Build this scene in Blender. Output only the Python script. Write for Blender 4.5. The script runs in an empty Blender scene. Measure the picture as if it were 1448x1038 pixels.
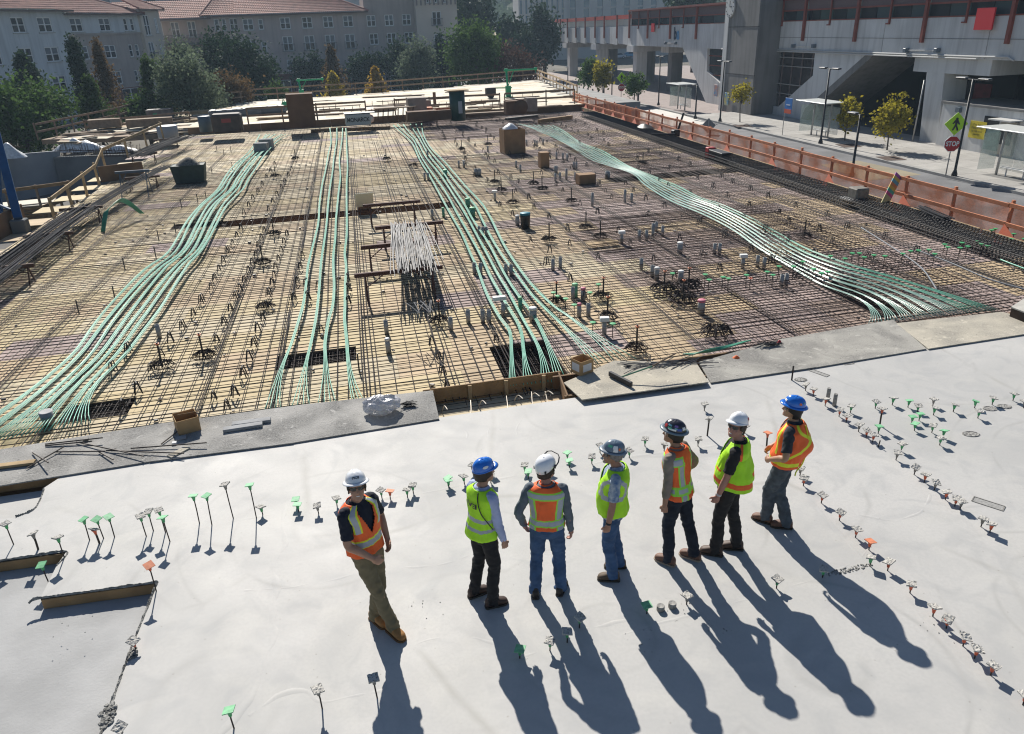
import bpy, bmesh, math, random
import numpy as np
from mathutils import Vector, Matrix, noise as mnoise
random.seed(7)
R = math.radians
SC = bpy.context.scene
COL = SC.collection

# ---------------------------------------------------------------- camera
CAM_H = 5.9
PITCH, ROLL, FPX = R(24.1), R(2.1), 1072.0
FWD = Vector((0, math.cos(PITCH), -math.sin(PITCH)))
_r0 = Vector((1, 0, 0)); _u0 = Vector((0, math.sin(PITCH), math.cos(PITCH)))
RGT = _r0*math.cos(ROLL) - _u0*math.sin(ROLL)
UPV = _u0*math.cos(ROLL) + _r0*math.sin(ROLL)
cam = bpy.data.cameras.new('camera')
cam.sensor_width = 36; cam.lens = FPX/1448*36; cam.clip_start = .1; cam.clip_end = 5000
cob = bpy.data.objects.new('camera', cam); COL.objects.link(cob)
m3 = Matrix((RGT, UPV, -FWD)).transposed()
cob.matrix_world = Matrix.Translation((0, 0, CAM_H)) @ m3.to_4x4()
SC.camera = cob

# ---------------------------------------------------------------- sky, sun, exposure
SUN_AZ, SUN_EL = R(-15.5), R(37)
world = bpy.data.worlds.new('World'); SC.world = world; world.use_nodes = True
wn = world.node_tree.nodes; wl = world.node_tree.links
sky = wn.new('ShaderNodeTexSky'); sky.sky_type = 'NISHITA'; sky.sun_disc = False
sky.sun_elevation = SUN_EL; sky.sun_rotation = SUN_AZ; sky.air_density = 1.0; sky.dust_density = .5; sky.ozone_density = 3.0
wl.new(sky.outputs[0], wn['Background'].inputs[0]); wn['Background'].inputs[1].default_value = .058
sun = bpy.data.lights.new('sun', 'SUN'); sun.energy = 5.0; sun.angle = R(.53); sun.color = (1, .95, .87)
sob = bpy.data.objects.new('sun', sun); COL.objects.link(sob)
SUNV = Vector((math.sin(SUN_AZ)*math.cos(SUN_EL), math.cos(SUN_AZ)*math.cos(SUN_EL), math.sin(SUN_EL)))
sob.rotation_euler = (-SUNV).to_track_quat('-Z', 'Y').to_euler()
SC.view_settings.view_transform = 'Standard'; SC.view_settings.look = 'None'
SC.view_settings.gamma = 1; SC.view_settings.use_curve_mapping = False
SC.view_settings.exposure = .50
SC.cycles.max_bounces = 6; SC.cycles.diffuse_bounces = 3; SC.cycles.glossy_bounces = 3
SC.cycles.transmission_bounces = 4; SC.cycles.transparent_max_bounces = 10; SC.cycles.volume_bounces = 0
SC.cycles.use_denoising = True; SC.cycles.filter_width = 1.15

# ---------------------------------------------------------------- place helpers (points of the site, from sight lines)
CP = Vector((0, 0, CAM_H))
def ray(x, y): return FWD + RGT*((x-724)/FPX) - UPV*((y-519)/FPX)
def at(x, y, z=0.0):
    d = ray(x, y); return CP + d*((z-CAM_H)/d.z)
def atY(x, y, Y):
    d = ray(x, y); return CP + d*(Y/d.y)
def atplane(x, y, p0, n):
    d = ray(x, y); return CP + d*((p0-CP).dot(n)/d.dot(n))

# ---------------------------------------------------------------- materials
MATS = {}
def M(name, col=(.5, .5, .5), rough=.75, metal=0., spec=.4, var=0., vs=4., bump=0., bs=25., rnd=0., col2=None, trans=0., alpha=1., coat=0., detail=5., lo=.35, hi=.65, streak=0.):
    if name in MATS: return MATS[name]
    m = bpy.data.materials.new(name); m.use_nodes = True; MATS[name] = m
    n = m.node_tree.nodes; l = m.node_tree.links; b = n['Principled BSDF']
    b.inputs['Base Color'].default_value = (*col, 1); b.inputs['Roughness'].default_value = rough
    b.inputs['Metallic'].default_value = metal; b.inputs['Specular IOR Level'].default_value = spec
    if trans: b.inputs['Transmission Weight'].default_value = trans
    if alpha < 1: b.inputs['Alpha'].default_value = alpha
    if coat: b.inputs['Coat Weight'].default_value = coat
    tc = None
    if var or bump:
        tc = n.new('ShaderNodeTexCoord')
    if var or rnd:
        c2 = col2 or tuple(max(0, c*(1-var)) for c in col)
        mix = n.new('ShaderNodeMix'); mix.data_type = 'RGBA'
        mix.inputs['A'].default_value = (*col, 1); mix.inputs['B'].default_value = (*c2, 1)
        if var:
            t = n.new('ShaderNodeTexNoise'); t.inputs['Scale'].default_value = vs; t.inputs['Detail'].default_value = detail
            l.new(tc.outputs['Object'], t.inputs['Vector'])
            mr = n.new('ShaderNodeMapRange'); mr.inputs[1].default_value = lo; mr.inputs[2].default_value = hi
            l.new(t.outputs[0], mr.inputs[0]); l.new(mr.outputs[0], mix.inputs['Factor'])
        else: mix.inputs['Factor'].default_value = 0
        out = mix.outputs['Result']
        if rnd:
            oi = n.new('ShaderNodeObjectInfo'); mr2 = n.new('ShaderNodeMapRange')
            mr2.inputs[3].default_value = 1-rnd; mr2.inputs[4].default_value = 1+rnd
            l.new(oi.outputs['Random'], mr2.inputs[0])
            h = n.new('ShaderNodeHueSaturation'); l.new(mr2.outputs[0], h.inputs['Value']); l.new(out, h.inputs['Color']); out = h.outputs[0]
        if streak:
            mpn = n.new('ShaderNodeMapping'); mpn.inputs['Scale'].default_value = (1.6, 1.6, .12); l.new(tc.outputs['Object'], mpn.inputs['Vector'])
            ts = n.new('ShaderNodeTexNoise'); ts.inputs['Scale'].default_value = 1.5; ts.inputs['Detail'].default_value = 6; l.new(mpn.outputs[0], ts.inputs['Vector'])
            ms = n.new('ShaderNodeMapRange'); ms.inputs[1].default_value = .45; ms.inputs[2].default_value = .7; ms.inputs[3].default_value = 1.; ms.inputs[4].default_value = 1-streak; l.new(ts.outputs[0], ms.inputs[0])
            hs = n.new('ShaderNodeHueSaturation'); l.new(ms.outputs[0], hs.inputs['Value']); l.new(out, hs.inputs['Color']); out = hs.outputs[0]
        l.new(out, b.inputs['Base Color'])
    if bump:
        t2 = n.new('ShaderNodeTexNoise'); t2.inputs['Scale'].default_value = bs; t2.inputs['Detail'].default_value = 6
        l.new(tc.outputs['Object'], t2.inputs['Vector'])
        bp = n.new('ShaderNodeBump'); bp.inputs['Strength'].default_value = bump; bp.inputs['Distance'].default_value = .02
        l.new(t2.outputs[0], bp.inputs['Height']); l.new(bp.outputs[0], b.inputs['Normal'])
    return m

# ---------------------------------------------------------------- mesh helpers
class MB:
    def __init__(s): s.v = []; s.f = []; s.m = []; s.cur = 0; s.mats = []
    def mat(s, m):
        if m not in s.mats: s.mats.append(m)
        s.cur = s.mats.index(m); return s
    def add(s, vs, fs):
        o = len(s.v); s.v += [tuple(p) for p in vs]
        for f in fs: s.f.append(tuple(i+o for i in f)); s.m.append(s.cur)
        return s
    def box(s, c, d, rz=0., ch=0., M4=None):
        hx, hy, hz = d[0]/2, d[1]/2, d[2]/2
        if ch <= 0:
            vs = [(x*hx, y*hy, z*hz) for z in (-1, 1) for y in (-1, 1) for x in (-1, 1)]
            fs = [(0, 2, 3, 1), (4, 5, 7, 6), (0, 1, 5, 4), (2, 6, 7, 3), (0, 4, 6, 2), (1, 3, 7, 5)]
        else:
            vs = []; fs = []; k = {}
            for X in (-1, 1):
                for Y in (-1, 1):
                    for Z in (-1, 1):
                        for a in range(3):
                            p = [X*(hx-ch), Y*(hy-ch), Z*(hz-ch)]; p[a] = (X*hx, Y*hy, Z*hz)[a]
                            k[(X, Y, Z, a)] = len(vs); vs.append(tuple(p))
            for a in range(3):
                o = [i for i in range(3) if i != a]
                for sg in (-1, 1):
                    q = []
                    for (p1, p2) in ((-1, -1), (1, -1), (1, 1), (-1, 1)):
                        t = [0, 0, 0]; t[a] = sg; t[o[0]] = p1; t[o[1]] = p2; q.append(k[(*t, a)])
                    if (sg > 0) != (a != 1): q.reverse()
                    fs.append(tuple(q))
            for a in range(3):
                b_, c_ = [i for i in range(3) if i != a]
                for sb in (-1, 1):
                    for sc in (-1, 1):
                        t1 = [0, 0, 0]; t1[b_] = sb; t1[c_] = sc; t1[a] = -1; t2 = list(t1); t2[a] = 1
                        fs.append((k[(*t1, b_)], k[(*t2, b_)], k[(*t2, c_)], k[(*t1, c_)]))
            for X in (-1, 1):
                for Y in (-1, 1):
                    for Z in (-1, 1): fs.append(tuple(k[(X, Y, Z, a)] for a in range(3)))
        cr, sr = math.cos(rz), math.sin(rz)
        if M4 is not None: vs = [tuple(M4 @ Vector(p)) for p in vs]
        vs = [(c[0]+p[0]*cr-p[1]*sr, c[1]+p[0]*sr+p[1]*cr, c[2]+p[2]) for p in vs]
        return s.add(vs, fs)
    def bar(s, a, b, w, h, up=(0, 0, 1), ch=0.):
        a = Vector(a); b = Vector(b); x = (b-a); L = x.length; x.normalize(); up = Vector(up)
        y = up.cross(x)
        if y.length < 1e-4: y = Vector((1, 0, 0)).cross(x)
        y.normalize(); z = x.cross(y); m = Matrix((x, y, z)).transposed().to_4x4()
        return s.box((a+b)/2, (L, w, h), 0, ch, m)
    def tube(s, pts, r, n=6, cap=True, rs=None):
        pts = [Vector(p) for p in pts]; N = len(pts); vs = []; fs = []; prev = None
        for i, p in enumerate(pts):
            t = (pts[min(i+1, N-1)]-pts[max(i-1, 0)])
            if t.length < 1e-9: t = Vector((0, 0, 1))
            t.normalize()
            if prev is None:
                a = Vector((0, 0, 1)) if abs(t.z) < .9 else Vector((1, 0, 0))
                u = a.cross(t).normalized()
            else:
                u = prev - t*prev.dot(t)
                u = u.normalized() if u.length > 1e-6 else Vector((1, 0, 0))
            prev = u; w = t.cross(u); rr = rs[i] if rs else r
            for k in range(n):
                a = 2*math.pi*k/n; vs.append(p+u*(rr*math.cos(a))+w*(rr*math.sin(a)))
        for i in range(N-1):
            for k in range(n):
                k2 = (k+1) % n; fs.append((i*n+k, i*n+k2, (i+1)*n+k2, (i+1)*n+k))
        if cap: fs.append(tuple(reversed(range(n)))); fs.append(tuple(range((N-1)*n, N*n)))
        return s.add(vs, fs)
    def lathe(s, prof, c=(0, 0, 0), n=20, sx=1., sy=1., cap=True):
        vs = []; fs = []
        for (r, z) in prof:
            for k in range(n):
                a = 2*math.pi*k/n; vs.append((c[0]+r*sx*math.cos(a), c[1]+r*sy*math.sin(a), c[2]+z))
        for i in range(len(prof)-1):
            for k in range(n):
                k2 = (k+1) % n; fs.append((i*n+k, i*n+k2, (i+1)*n+k2, (i+1)*n+k))
        if cap: fs.append(tuple(reversed(range(n)))); fs.append(tuple(range((len(prof)-1)*n, len(prof)*n)))
        return s.add(vs, fs)
    def prism(s, poly, z0, z1):
        n = len(poly); vs = [(p[0], p[1], z0) for p in poly]+[(p[0], p[1], z1) for p in poly]
        ar = sum(poly[i][0]*poly[(i+1) % n][1]-poly[(i+1) % n][0]*poly[i][1] for i in range(n))
        fs = [tuple(range(n-1, -1, -1)), tuple(range(n, 2*n))]+[(i, (i+1) % n, n+(i+1) % n, n+i) for i in range(n)]
        if ar < 0: fs = [tuple(reversed(f)) for f in fs]
        return s.add(vs, fs)
    def poly(s, pts): return s.add(pts, [tuple(range(len(pts)))])
    def mesh(s, name, mats=None, smooth=False):
        me = bpy.data.meshes.new(name); me.from_pydata(s.v, [], s.f)
        for m in (mats or s.mats): me.materials.append(m)
        if len(s.mats) > 1 or (mats and len(mats) > 1): me.polygons.foreach_set('material_index', s.m)
        if smooth: me.polygons.foreach_set('use_smooth', [True]*len(s.f))
        me.update(); return me
    def obj(s, name, mat=None, parent=None, smooth=False, loc=None):
        me = s.mesh(name, [mat] if mat is not None else None, smooth)
        return link(name, me, parent, loc)
def link(name, me, parent=None, loc=None, rz=None):
    o = bpy.data.objects.new(name, me); COL.objects.link(o)
    if parent is not None: o.parent = parent
    if loc is not None: o.location = loc
    if rz is not None: o.rotation_euler = (0, 0, rz)
    return o
def tag(o, label=None, cat=None, group=None, kind=None):
    if label: o['label'] = label
    if cat: o['category'] = cat
    if group: o['group'] = group
    if kind: o['kind'] = kind
    return o
def empty(name, loc=(0, 0, 0), rz=0., label=None, cat=None, group=None):
    o = bpy.data.objects.new(name, None); COL.objects.link(o); o.location = loc; o.rotation_euler = (0, 0, rz)
    o.empty_display_size = .1
    return tag(o, label, cat, group)
def copy_tree(o, parent=None):
    c = o.copy(); COL.objects.link(c)
    if parent is not None: c.parent = parent
    for ch in list(o.children): copy_tree(ch, c)
    return c
def sub(o, root): o.parent = root; o.matrix_parent_inverse = Matrix.Translation(-Vector(root.location)); return o
def lerp(a, b, t): return a+(b-a)*t
def interp(pts, n):
    """catmull-rom through points, n samples per span"""
    P = [Vector(p) for p in pts]; out = []
    for i in range(len(P)-1):
        p0 = P[max(i-1, 0)]; p1 = P[i]; p2 = P[i+1]; p3 = P[min(i+2, len(P)-1)]
        for k in range(n):
            t = k/n; out.append(.5*((2*p1)+(p2-p0)*t+(2*p0-5*p1+4*p2-p3)*t*t+(3*p1-p0-3*p2+p3)*t**3))
    out.append(P[-1]); return out
NTH = ['first', 'second', 'third', 'fourth', 'fifth', 'sixth', 'seventh', 'eighth', 'ninth', 'tenth', 'eleventh', 'twelfth', 'thirteenth', 'fourteenth', 'fifteenth', 'sixteenth', 'seventeenth', 'eighteenth', 'nineteenth', 'twentieth', 'twenty-first', 'twenty-second', 'twenty-third', 'twenty-fourth', 'twenty-fifth', 'twenty-sixth', 'twenty-seventh', 'twenty-eighth']

# site frame: U runs along the pour joint, V runs away from the camera along the rebar deck
UA, VA = R(13.5), R(10.8)
UD = Vector((math.cos(UA), math.sin(UA), 0)); VD = Vector((-math.sin(VA), math.cos(VA), 0)); ORG = Vector((0, 11.53, 0))
def D(u, v, z=0.): return ORG+UD*u+VD*v+Vector((0, 0, z))
def UV(p):
    q = Vector((p[0], p[1], 0))-ORG; det = UD.x*VD.y-UD.y*VD.x
    return ((q.x*VD.y-q.y*VD.x)/det, (UD.x*q.y-UD.y*q.x)/det)
DZ = -.30      # top of the plywood deck
SZ = -2.8      # street level
FZ = .15       # far formwork deck

# ================================================================ materials of the site
def concrete_slab_mat():
    m = bpy.data.materials.new('slab_concrete'); m.use_nodes = True; n = m.node_tree.nodes; l = m.node_tree.links; b = n['Principled BSDF']
    tc = n.new('ShaderNodeTexCoord')
    def noise(sc, det=5, dist=0., vec=None):
        t = n.new('ShaderNodeTexNoise'); t.inputs['Scale'].default_value = sc; t.inputs['Detail'].default_value = det; t.inputs['Distortion'].default_value = dist
        l.new(vec or tc.outputs['Object'], t.inputs['Vector']); return t.outputs[0]
    def mr(x, a, b_, c=0., d=1.):
        q = n.new('ShaderNodeMapRange'); q.inputs[1].default_value = a; q.inputs[2].default_value = b_; q.inputs[3].default_value = c; q.inputs[4].default_value = d
        l.new(x, q.inputs[0]); return q.outputs[0]
    def mix(f, a, b_, mode='MIX'):
        q = n.new('ShaderNodeMix'); q.data_type = 'RGBA'; q.blend_type = mode
        for key, v in (('A', a), ('B', b_)):
            if isinstance(v, tuple): q.inputs[key].default_value = (*v, 1)
            else: l.new(v, q.inputs[key])
        if isinstance(f, float): q.inputs['Factor'].default_value = f
        else: l.new(f, q.inputs['Factor'])
        return q.outputs['Result']
    def math_(op, a, b_=None):
        q = n.new('ShaderNodeMath'); q.operation = op
        for i, v in enumerate((a, b_)):
            if v is None: continue
            if isinstance(v, (int, float)): q.inputs[i].default_value = v
            else: l.new(v, q.inputs[i])
        return q.outputs[0]
    c = mix(mr(noise(.35, 4, 1.2), .35, .65), (.405, .40, .385), (.475, .465, .445))
    c = mix(mr(noise(1.3, 8, 2.2), .48, .70, 0, .55), c, (.335, .338, .337))
    c = mix(mr(noise(.5, 7, 3.), .55, .66, 0, .30), c, (.52, .505, .465))
    c = mix(mr(noise(26, 4), .4, .75, 0, .35), c, (.36, .357, .347))
    # power-trowel arcs: distorted rings round scattered centres
    vo = n.new('ShaderNodeTexVoronoi'); vo.inputs['Scale'].default_value = .42; vo.feature = 'F1'
    mp = n.new('ShaderNodeMix'); mp.data_type = 'VECTOR'; mp.inputs['Factor'].default_value = .12
    nz = n.new('ShaderNodeTexNoise'); nz.inputs['Scale'].default_value = .8; l.new(tc.outputs['Object'], nz.inputs['Vector'])
    l.new(tc.outputs['Object'], mp.inputs[4]); l.new(nz.outputs['Color'], mp.inputs[5]); l.new(mp.outputs[1], vo.inputs['Vector'])
    ring = math_('ABSOLUTE', math_('SINE', math_('MULTIPLY', vo.outputs['Distance'], 16.)))
    ringm = math_('MULTIPLY', mr(ring, .0, .22, 1, 0), mr(noise(.9, 3), .44, .62))
    c = mix(math_('MULTIPLY', ringm, .62), c, (.34, .335, .32))
    # hairline cold joints
    wv = n.new('ShaderNodeTexVoronoi'); wv.feature = 'DISTANCE_TO_EDGE'; wv.inputs['Scale'].default_value = .23
    nz2 = n.new('ShaderNodeTexNoise'); nz2.inputs['Scale'].default_value = 1.1; nz2.inputs['Detail'].default_value = 6; l.new(tc.outputs['Object'], nz2.inputs['Vector'])
    mp2 = n.new('ShaderNodeMix'); mp2.data_type = 'VECTOR'; mp2.inputs['Factor'].default_value = .16
    l.new(tc.outputs['Object'], mp2.inputs[4]); l.new(nz2.outputs['Color'], mp2.inputs[5]); l.new(mp2.outputs[1], wv.inputs['Vector'])
    crack = math_('MULTIPLY', mr(wv.outputs['Distance'], .0, .012, 1, 0), mr(noise(.7, 4), .45, .6))
    c = mix(math_('MULTIPLY', crack, .62), c, (.27, .262, .24))
    halo = math_('MULTIPLY', mr(wv.outputs['Distance'], .0, .10, 1, 0), mr(noise(.7, 4), .45, .6))
    c = mix(math_('MULTIPLY', halo, .25), c, (.50, .485, .45))
    # specks
    sp = n.new('ShaderNodeTexVoronoi'); sp.inputs['Scale'].default_value = 5.5; l.new(tc.outputs['Object'], sp.inputs['Vector'])
    c = mix(math_('MULTIPLY', mr(sp.outputs['Distance'], .03, .06, 1, 0), .55), c, (.22, .20, .17))
    l.new(c, b.inputs['Base Color'])
    l.new(mr(noise(1.1, 5, 1.), .3, .7, .62, .72), b.inputs['Roughness'])
    b.inputs['Specular IOR Level'].default_value = .36
    bp = n.new('ShaderNodeBump'); bp.inputs['Strength'].default_value = .07; bp.inputs['Distance'].default_value = .012
    l.new(math_('ADD', noise(.9, 6, .8), math_('MULTIPLY', noise(16, 4), .12)), bp.inputs['Height']); l.new(bp.outputs[0], b.inputs['Normal'])
    return m
SLAB = concrete_slab_mat()
ROUGHC = M('rough_concrete', (.36, .355, .33), .95, var=.6, vs=14, bump=1., bs=40)
FORMW = M('form_wood', (.36, .22, .10), .8, var=.35, vs=3, bump=.3)
FORMD = M('form_wood_dark', (.20, .12, .06), .85, var=.3, vs=3)
STEEL = M('rebar_steel', (.045, .033, .030), .75, metal=.2, var=.4, vs=2)
STEELR = M('rebar_rust', (.085, .045, .03), .8, var=.4, vs=3)
LUMB = M('lumber', (.46, .33, .18), .85, var=.35, vs=4, rnd=.12)
LUMD = M('lumber_weathered', (.27, .19, .125), .85, var=.3, vs=4, rnd=.1)
BLACKP = M('black_plastic', (.018, .018, .02), .5)

# ================================================================ street, pavement, ground
def sheet(name, pts, z, mat, label=None):
    o = MB().poly([(p[0], p[1], z) for p in pts]).obj(name, mat); o['kind'] = 'structure'
    if label: o['label'] = label
    return o
ASPH = M('asphalt', (.20, .20, .205), .9, var=.35, vs=.5, bump=.3, bs=30)
EARTH = M('site_earth', (.13, .115, .09), .95, var=.4, vs=.2)
PAVE = M('pavement_concrete', (.36, .345, .325), .85, var=.22, vs=.6)
BRICKP = M('pink_paving', (.33, .275, .255), .9, var=.2, vs=2.)
sheet('ground', [(-690, -90), (690, -90), (690, 890), (-690, 890)], SZ-.012, EARTH)
def DP(u, v): p = D(u, v); return (p.x, p.y)
sheet('road', [DP(16, -30), DP(31, -30), DP(31, 160), DP(16, 160)], SZ-.006, ASPH, 'grey asphalt street between orange fence and station')
sheet('cross_street', [DP(-140, 90), DP(31, 90), DP(31, 112), DP(-140, 112)], SZ-.002, ASPH, 'street running behind the far deck')
# pavement with kerb: slabs laid along the kerb
def pavement():
    root = empty('pavement', D(31, 40, SZ)); root['kind'] = 'structure'; root['label'] = 'pale concrete pavement along the station'
    mb = MB(); mb.prism([DP(31.3, -20), DP(40, -20), DP(40, 62), DP(31.3, 62)], SZ-.02, SZ+.13)
    sub(mb.obj('paving_bed', PAVE), root)
    me = None
    for i in range(28):
        v0 = -18+i*2.9
        mb = MB(); mb.prism([DP(31, v0+.01), DP(31.3, v0+.01), DP(31.3, v0+2.89), DP(31, v0+2.89)], SZ-.02, SZ+.145)
        sub(mb.obj('kerb_stone', M('kerb_stone', (.33, .325, .31), .85, var=.2, vs=2)), root)
    for j in range(3):
        for i in range(26):
            v0 = 14+i*1.9; u0 = 31.35+j*2.15
            if v0 > 61: continue
            mb = MB(); mb.prism([DP(u0, v0), DP(u0+2.13, v0), DP(u0+2.13, v0+1.88), DP(u0, v0+1.88)], SZ+.125, SZ+.136)
            sub(mb.obj('paving_slab', M('paving_slab', (.385, .37, .345), .85, var=.15, vs=1.5, rnd=.10)), root)
    sheet('plaza', [DP(31.3, 62), DP(70, 62), DP(70, 150), DP(31.3, 150)], SZ+.01, BRICKP, 'pinkish brick paved plaza under the tracks')
    mb = MB(); mb.prism([DP(31, 62), DP(31.3, 62), DP(31.3, 110), DP(31, 110)], SZ-.02, SZ+.14); k = mb.obj('kerb', M('kerb_stone'), None); k['kind'] = 'structure'
    sheet('station_floor', [DP(38, -20), DP(80, -20), DP(80, 62), DP(38, 62)], SZ+.12, M('station_floor', (.10, .10, .105), .8, var=.2, vs=.5))  # floor colour darkened to carry the shade under the station
    sheet('road_patch', [tuple(at(x, y, SZ)[:2]) for x, y in ((1160, 233), (1213, 227), (1303, 247), (1225, 256))], SZ+.0, M('road_patch', (.30, .255, .17), .9, var=.2, vs=.8), 'sandy yellow patch of road surface by the kerb')
    sheet('road_pad', [tuple(at(x, y, SZ)[:2]) for x, y in ((893, 160), (932, 153), (1003, 174), (985, 177), (950, 178))], SZ+.004, M('white_pad', (.62, .60, .55), .8, var=.12, vs=.6), 'bright white concrete pad on the street behind the fence')
pavement()

# ================================================================ podium body
PW = M('podium_wall', (.30, .295, .28), .9, var=.3, vs=1)
mb = MB()
mb.prism([DP(-14, -40), DP(17.2, -40), DP(17.2, 49), DP(-14, 49)], SZ-.5, DZ-1.2)
o = mb.obj('podium_base', PW); o['kind'] = 'structure'
mb = MB(); mb.prism([DP(-14, 49.2), DP(21, 49.2), DP(21, 82), DP(3, 74.5), DP(-11, 72), DP(-14, 69.5)], SZ-.5, FZ-.06)
o = mb.obj('far_podium_base', PW); o['kind'] = 'structure'

# ================================================================ finished slab with its stepped recesses
RD = -.15
def P2(x, y, z=0): p = at(x, y, z); return (p.x, p.y)
far_left, far_right = DP(-30, 0), DP(30, 0)
n1 = [P2(-160, 712), P2(62, 690), P2(56, 707), P2(47, 722), P2(22, 732), P2(-160, 752)]       # notch at the joint
n2 = [P2(-200, 822), P2(94, 780), P2(80, 800), P2(57, 846), P2(222, 823), P2(212, 850), P2(190, 905), P2(168, 965), P2(140, 1045), P2(90, 1200), P2(-260, 1240)]
mb = MB()
near = [(-30, -8), (30, -8)]
slab_poly = [far_right, (near[1][0], near[1][1]), (n2[9][0], near[0][1])] + [n2[i] for i in (9, 8, 7, 6, 5, 4, 3, 2, 1, 0)] + [n1[5], n1[4], n1[3], n1[2], n1[1], DP(-6.95, 0)]
o = MB().poly([(x, y, 0) for x, y in slab_poly])
def walls(mb, pts, z0, z1):
    for a, b in zip(pts, pts[1:]): mb.poly([(*a, z0), (*b, z0), (*b, z1), (*a, z1)])
o.mat(SLAB)
slab = o.obj('slab', SLAB); slab['kind'] = 'structure'; slab['label'] = 'pale trowelled concrete floor slab'
mb = MB(); walls(mb, [far_right, DP(-6.95, 0)], -.6, 0); mb.obj('edge_face', ROUGHC, slab)
mb = MB(); walls(mb, [n2[2], n2[3]], RD, 0); walls(mb, [n2[4], n2[5], n2[6], n2[7], n2[8], n2[9], (n2[9][0], near[0][1])], RD, 0); mb.obj('step_face', ROUGHC, slab)
mb = MB(); walls(mb, n1[1:], RD, 0); mb.obj('notch_face', ROUGHC, slab)
RECF = M('recess_concrete', (.40, .40, .395), .9, var=.22, vs=1.3, bump=.15, bs=30, detail=9.)
fl = MB().poly([(-30, -8, RD), (n2[9][0]+.3, -8, RD), (n2[4][0]+.4, n2[4][1]+.05, RD), (n2[1][0]+.3, n2[1][1], RD), (-30, n2[0][1]+2.0, RD)]).obj('recess_floor', RECF, slab)
fl = MB().poly([(-30, 6, RD), (*P2(70, 745), RD), (*P2(66, 680), RD), (*DP(-30, .02), RD)]).obj('notch_floor', SLAB, slab)
fl = MB().poly([(*n1[5], 0.), (*n1[4], 0.), (*n1[3], RD+.004), (*P2(-160, 735), RD+.004)]).obj('notch_ramp', SLAB, slab)
# timber faces of the two steps
def timber(a, b, z0, z1, th, name, label):
    a = Vector((*a, 0)); b = Vector((*b, 0)); d = (b-a).normalized(); nrm = Vector((d.y, -d.x, 0))
    if nrm.y > 0: nrm = -nrm
    mb = MB(); c = (a+b)/2+nrm*(th/2+.004); ang = math.atan2(d.y, d.x)
    mb.box((c.x, c.y, (z0+z1)/2), ((b-a).length-.02, th, z1-z0), ang, .004)
    return tag(mb.obj(name, FORMW), label, 'form board')
timber(n2[0], n2[1], RD+.004, -.012, .02, 'step_form', 'brown timber face of the upper slab step on the left')
timber(n2[3], n2[4], RD+.004, -.012, .02, 'step_form', 'brown timber face of the lower slab step, below the orange capped pin')
mb = MB(); a, b = Vector((*DP(-20, .10), 0)), Vector((*DP(-6.95, .02), 0)); mb.bar(a+Vector((0, 0, -.09)), b+Vector((0, 0, -.09)), .03, .2, ch=.004)
tag(mb.obj('edge_form', FORMW), 'tan timber form board under the walkway at the slab notch', 'form board')
# rough concrete ridges along the step edges
def ridge(pts, w, h, name, label, seed, res=.03):
    rg = random.Random(seed); path = interp([Vector((*p, 0)) for p in pts], 24); mb = MB(); N = len(path); K = 7; vs = []; fs = []
    for i, p in enumerate(path):
        t = (path[min(i+1, N-1)]-path[max(i-1, 0)]).normalized(); s = Vector((t.y, -t.x, 0))
        ww = w*(.45+.9*mnoise.noise(p*3.1+Vector((seed, 0, 0)))**2*2+.3*rg.random())
        for k in range(K):
            a = k/(K-1)*2-1; q = p+s*(a*ww)
            hh = (1-a*a)*h*(.5+rg.random()*1.0)*(.5+abs(mnoise.noise(p*6)))
            vs.append((q.x, q.y, hh-.004))
    for i in range(N-1):
        for k in range(K-1): fs.append((i*K+k, i*K+k+1, (i+1)*K+k+1, (i+1)*K+k))
    mb.add(vs, fs); return tag(mb.obj(name, ROUGHC), label, 'concrete spill')
ridge([n2[4], n2[5], n2[6], n2[7], n2[8], P2(128, 1075)], .022, .035, 'concrete_spill', 'rough grey concrete ridge running down the slab step to the bottom edge', 3)
ridge([P2(40, 853), n2[3], P2(130, 836), n2[4]], .02, .03, 'concrete_spill', 'rough concrete lip on top of the lower timber step', 4)
ridge([P2(-40, 799), P2(40, 787), n2[1], n2[2]], .02, .03, 'concrete_spill', 'rough concrete lip on top of the upper timber step', 5)
ridge([P2(62, 692), P2(57, 706), P2(47, 721), P2(22, 731)], .02, .03, 'concrete_spill', 'crumbling concrete edge of the notch by the walkway', 6)

# ================================================================ rebar deck: plywood sheets
PLY = [M('ply_yellow', (.58, .465, .27), .8, var=.18, vs=1.2, rnd=.07), M('ply_tan', (.53, .40, .25), .8, var=.2, vs=1.2, rnd=.07),
       M('ply_pale', (.58, .485, .325), .8, var=.15, vs=1.2, rnd=.06), M('ply_pinkgrey', (.42, .325, .295), .85, var=.25, vs=1.2, rnd=.08), M('ply_greybrown', (.38, .285, .235), .85, var=.25, vs=1.2, rnd=.08)]
deck = empty('formwork_deck', D(0, 0, DZ)); deck['kind'] = 'structure'; deck['label'] = 'plywood formwork deck under the reinforcing bars'
PU, PV = 2.44, 1.22
def skew_plate(w, d, th, g=.004, ch=.0):
    mb = MB(); q = [UD*(-w/2+g)+VD*(-d/2+g), UD*(w/2-g)+VD*(-d/2+g), UD*(w/2-g)+VD*(d/2-g), UD*(-w/2+g)+VD*(d/2-g)]
    return mb.prism([(p.x, p.y) for p in q], -th, 0)
def _uv(x, y): return UV(at(x, y, DZ))
TRENCH = []
def add_trench(x0, y0, x1, w, shift=0.):
    u0, v0 = _uv(x0, y0); u1, _ = _uv(x1, y0-(x1-x0)*.14); TRENCH.append((u0, u1, v0+shift, v0+shift+w))
add_trench(388, 523, 504, .75); add_trench(78, 600, 180, .75); add_trench(716, 543, 803, 1.9)
u0, v0 = _uv(1165, 405); _, v1 = _uv(1228, 452); TRENCH.append((u0-.05, u0+.85, v1, v0+.3))
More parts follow.
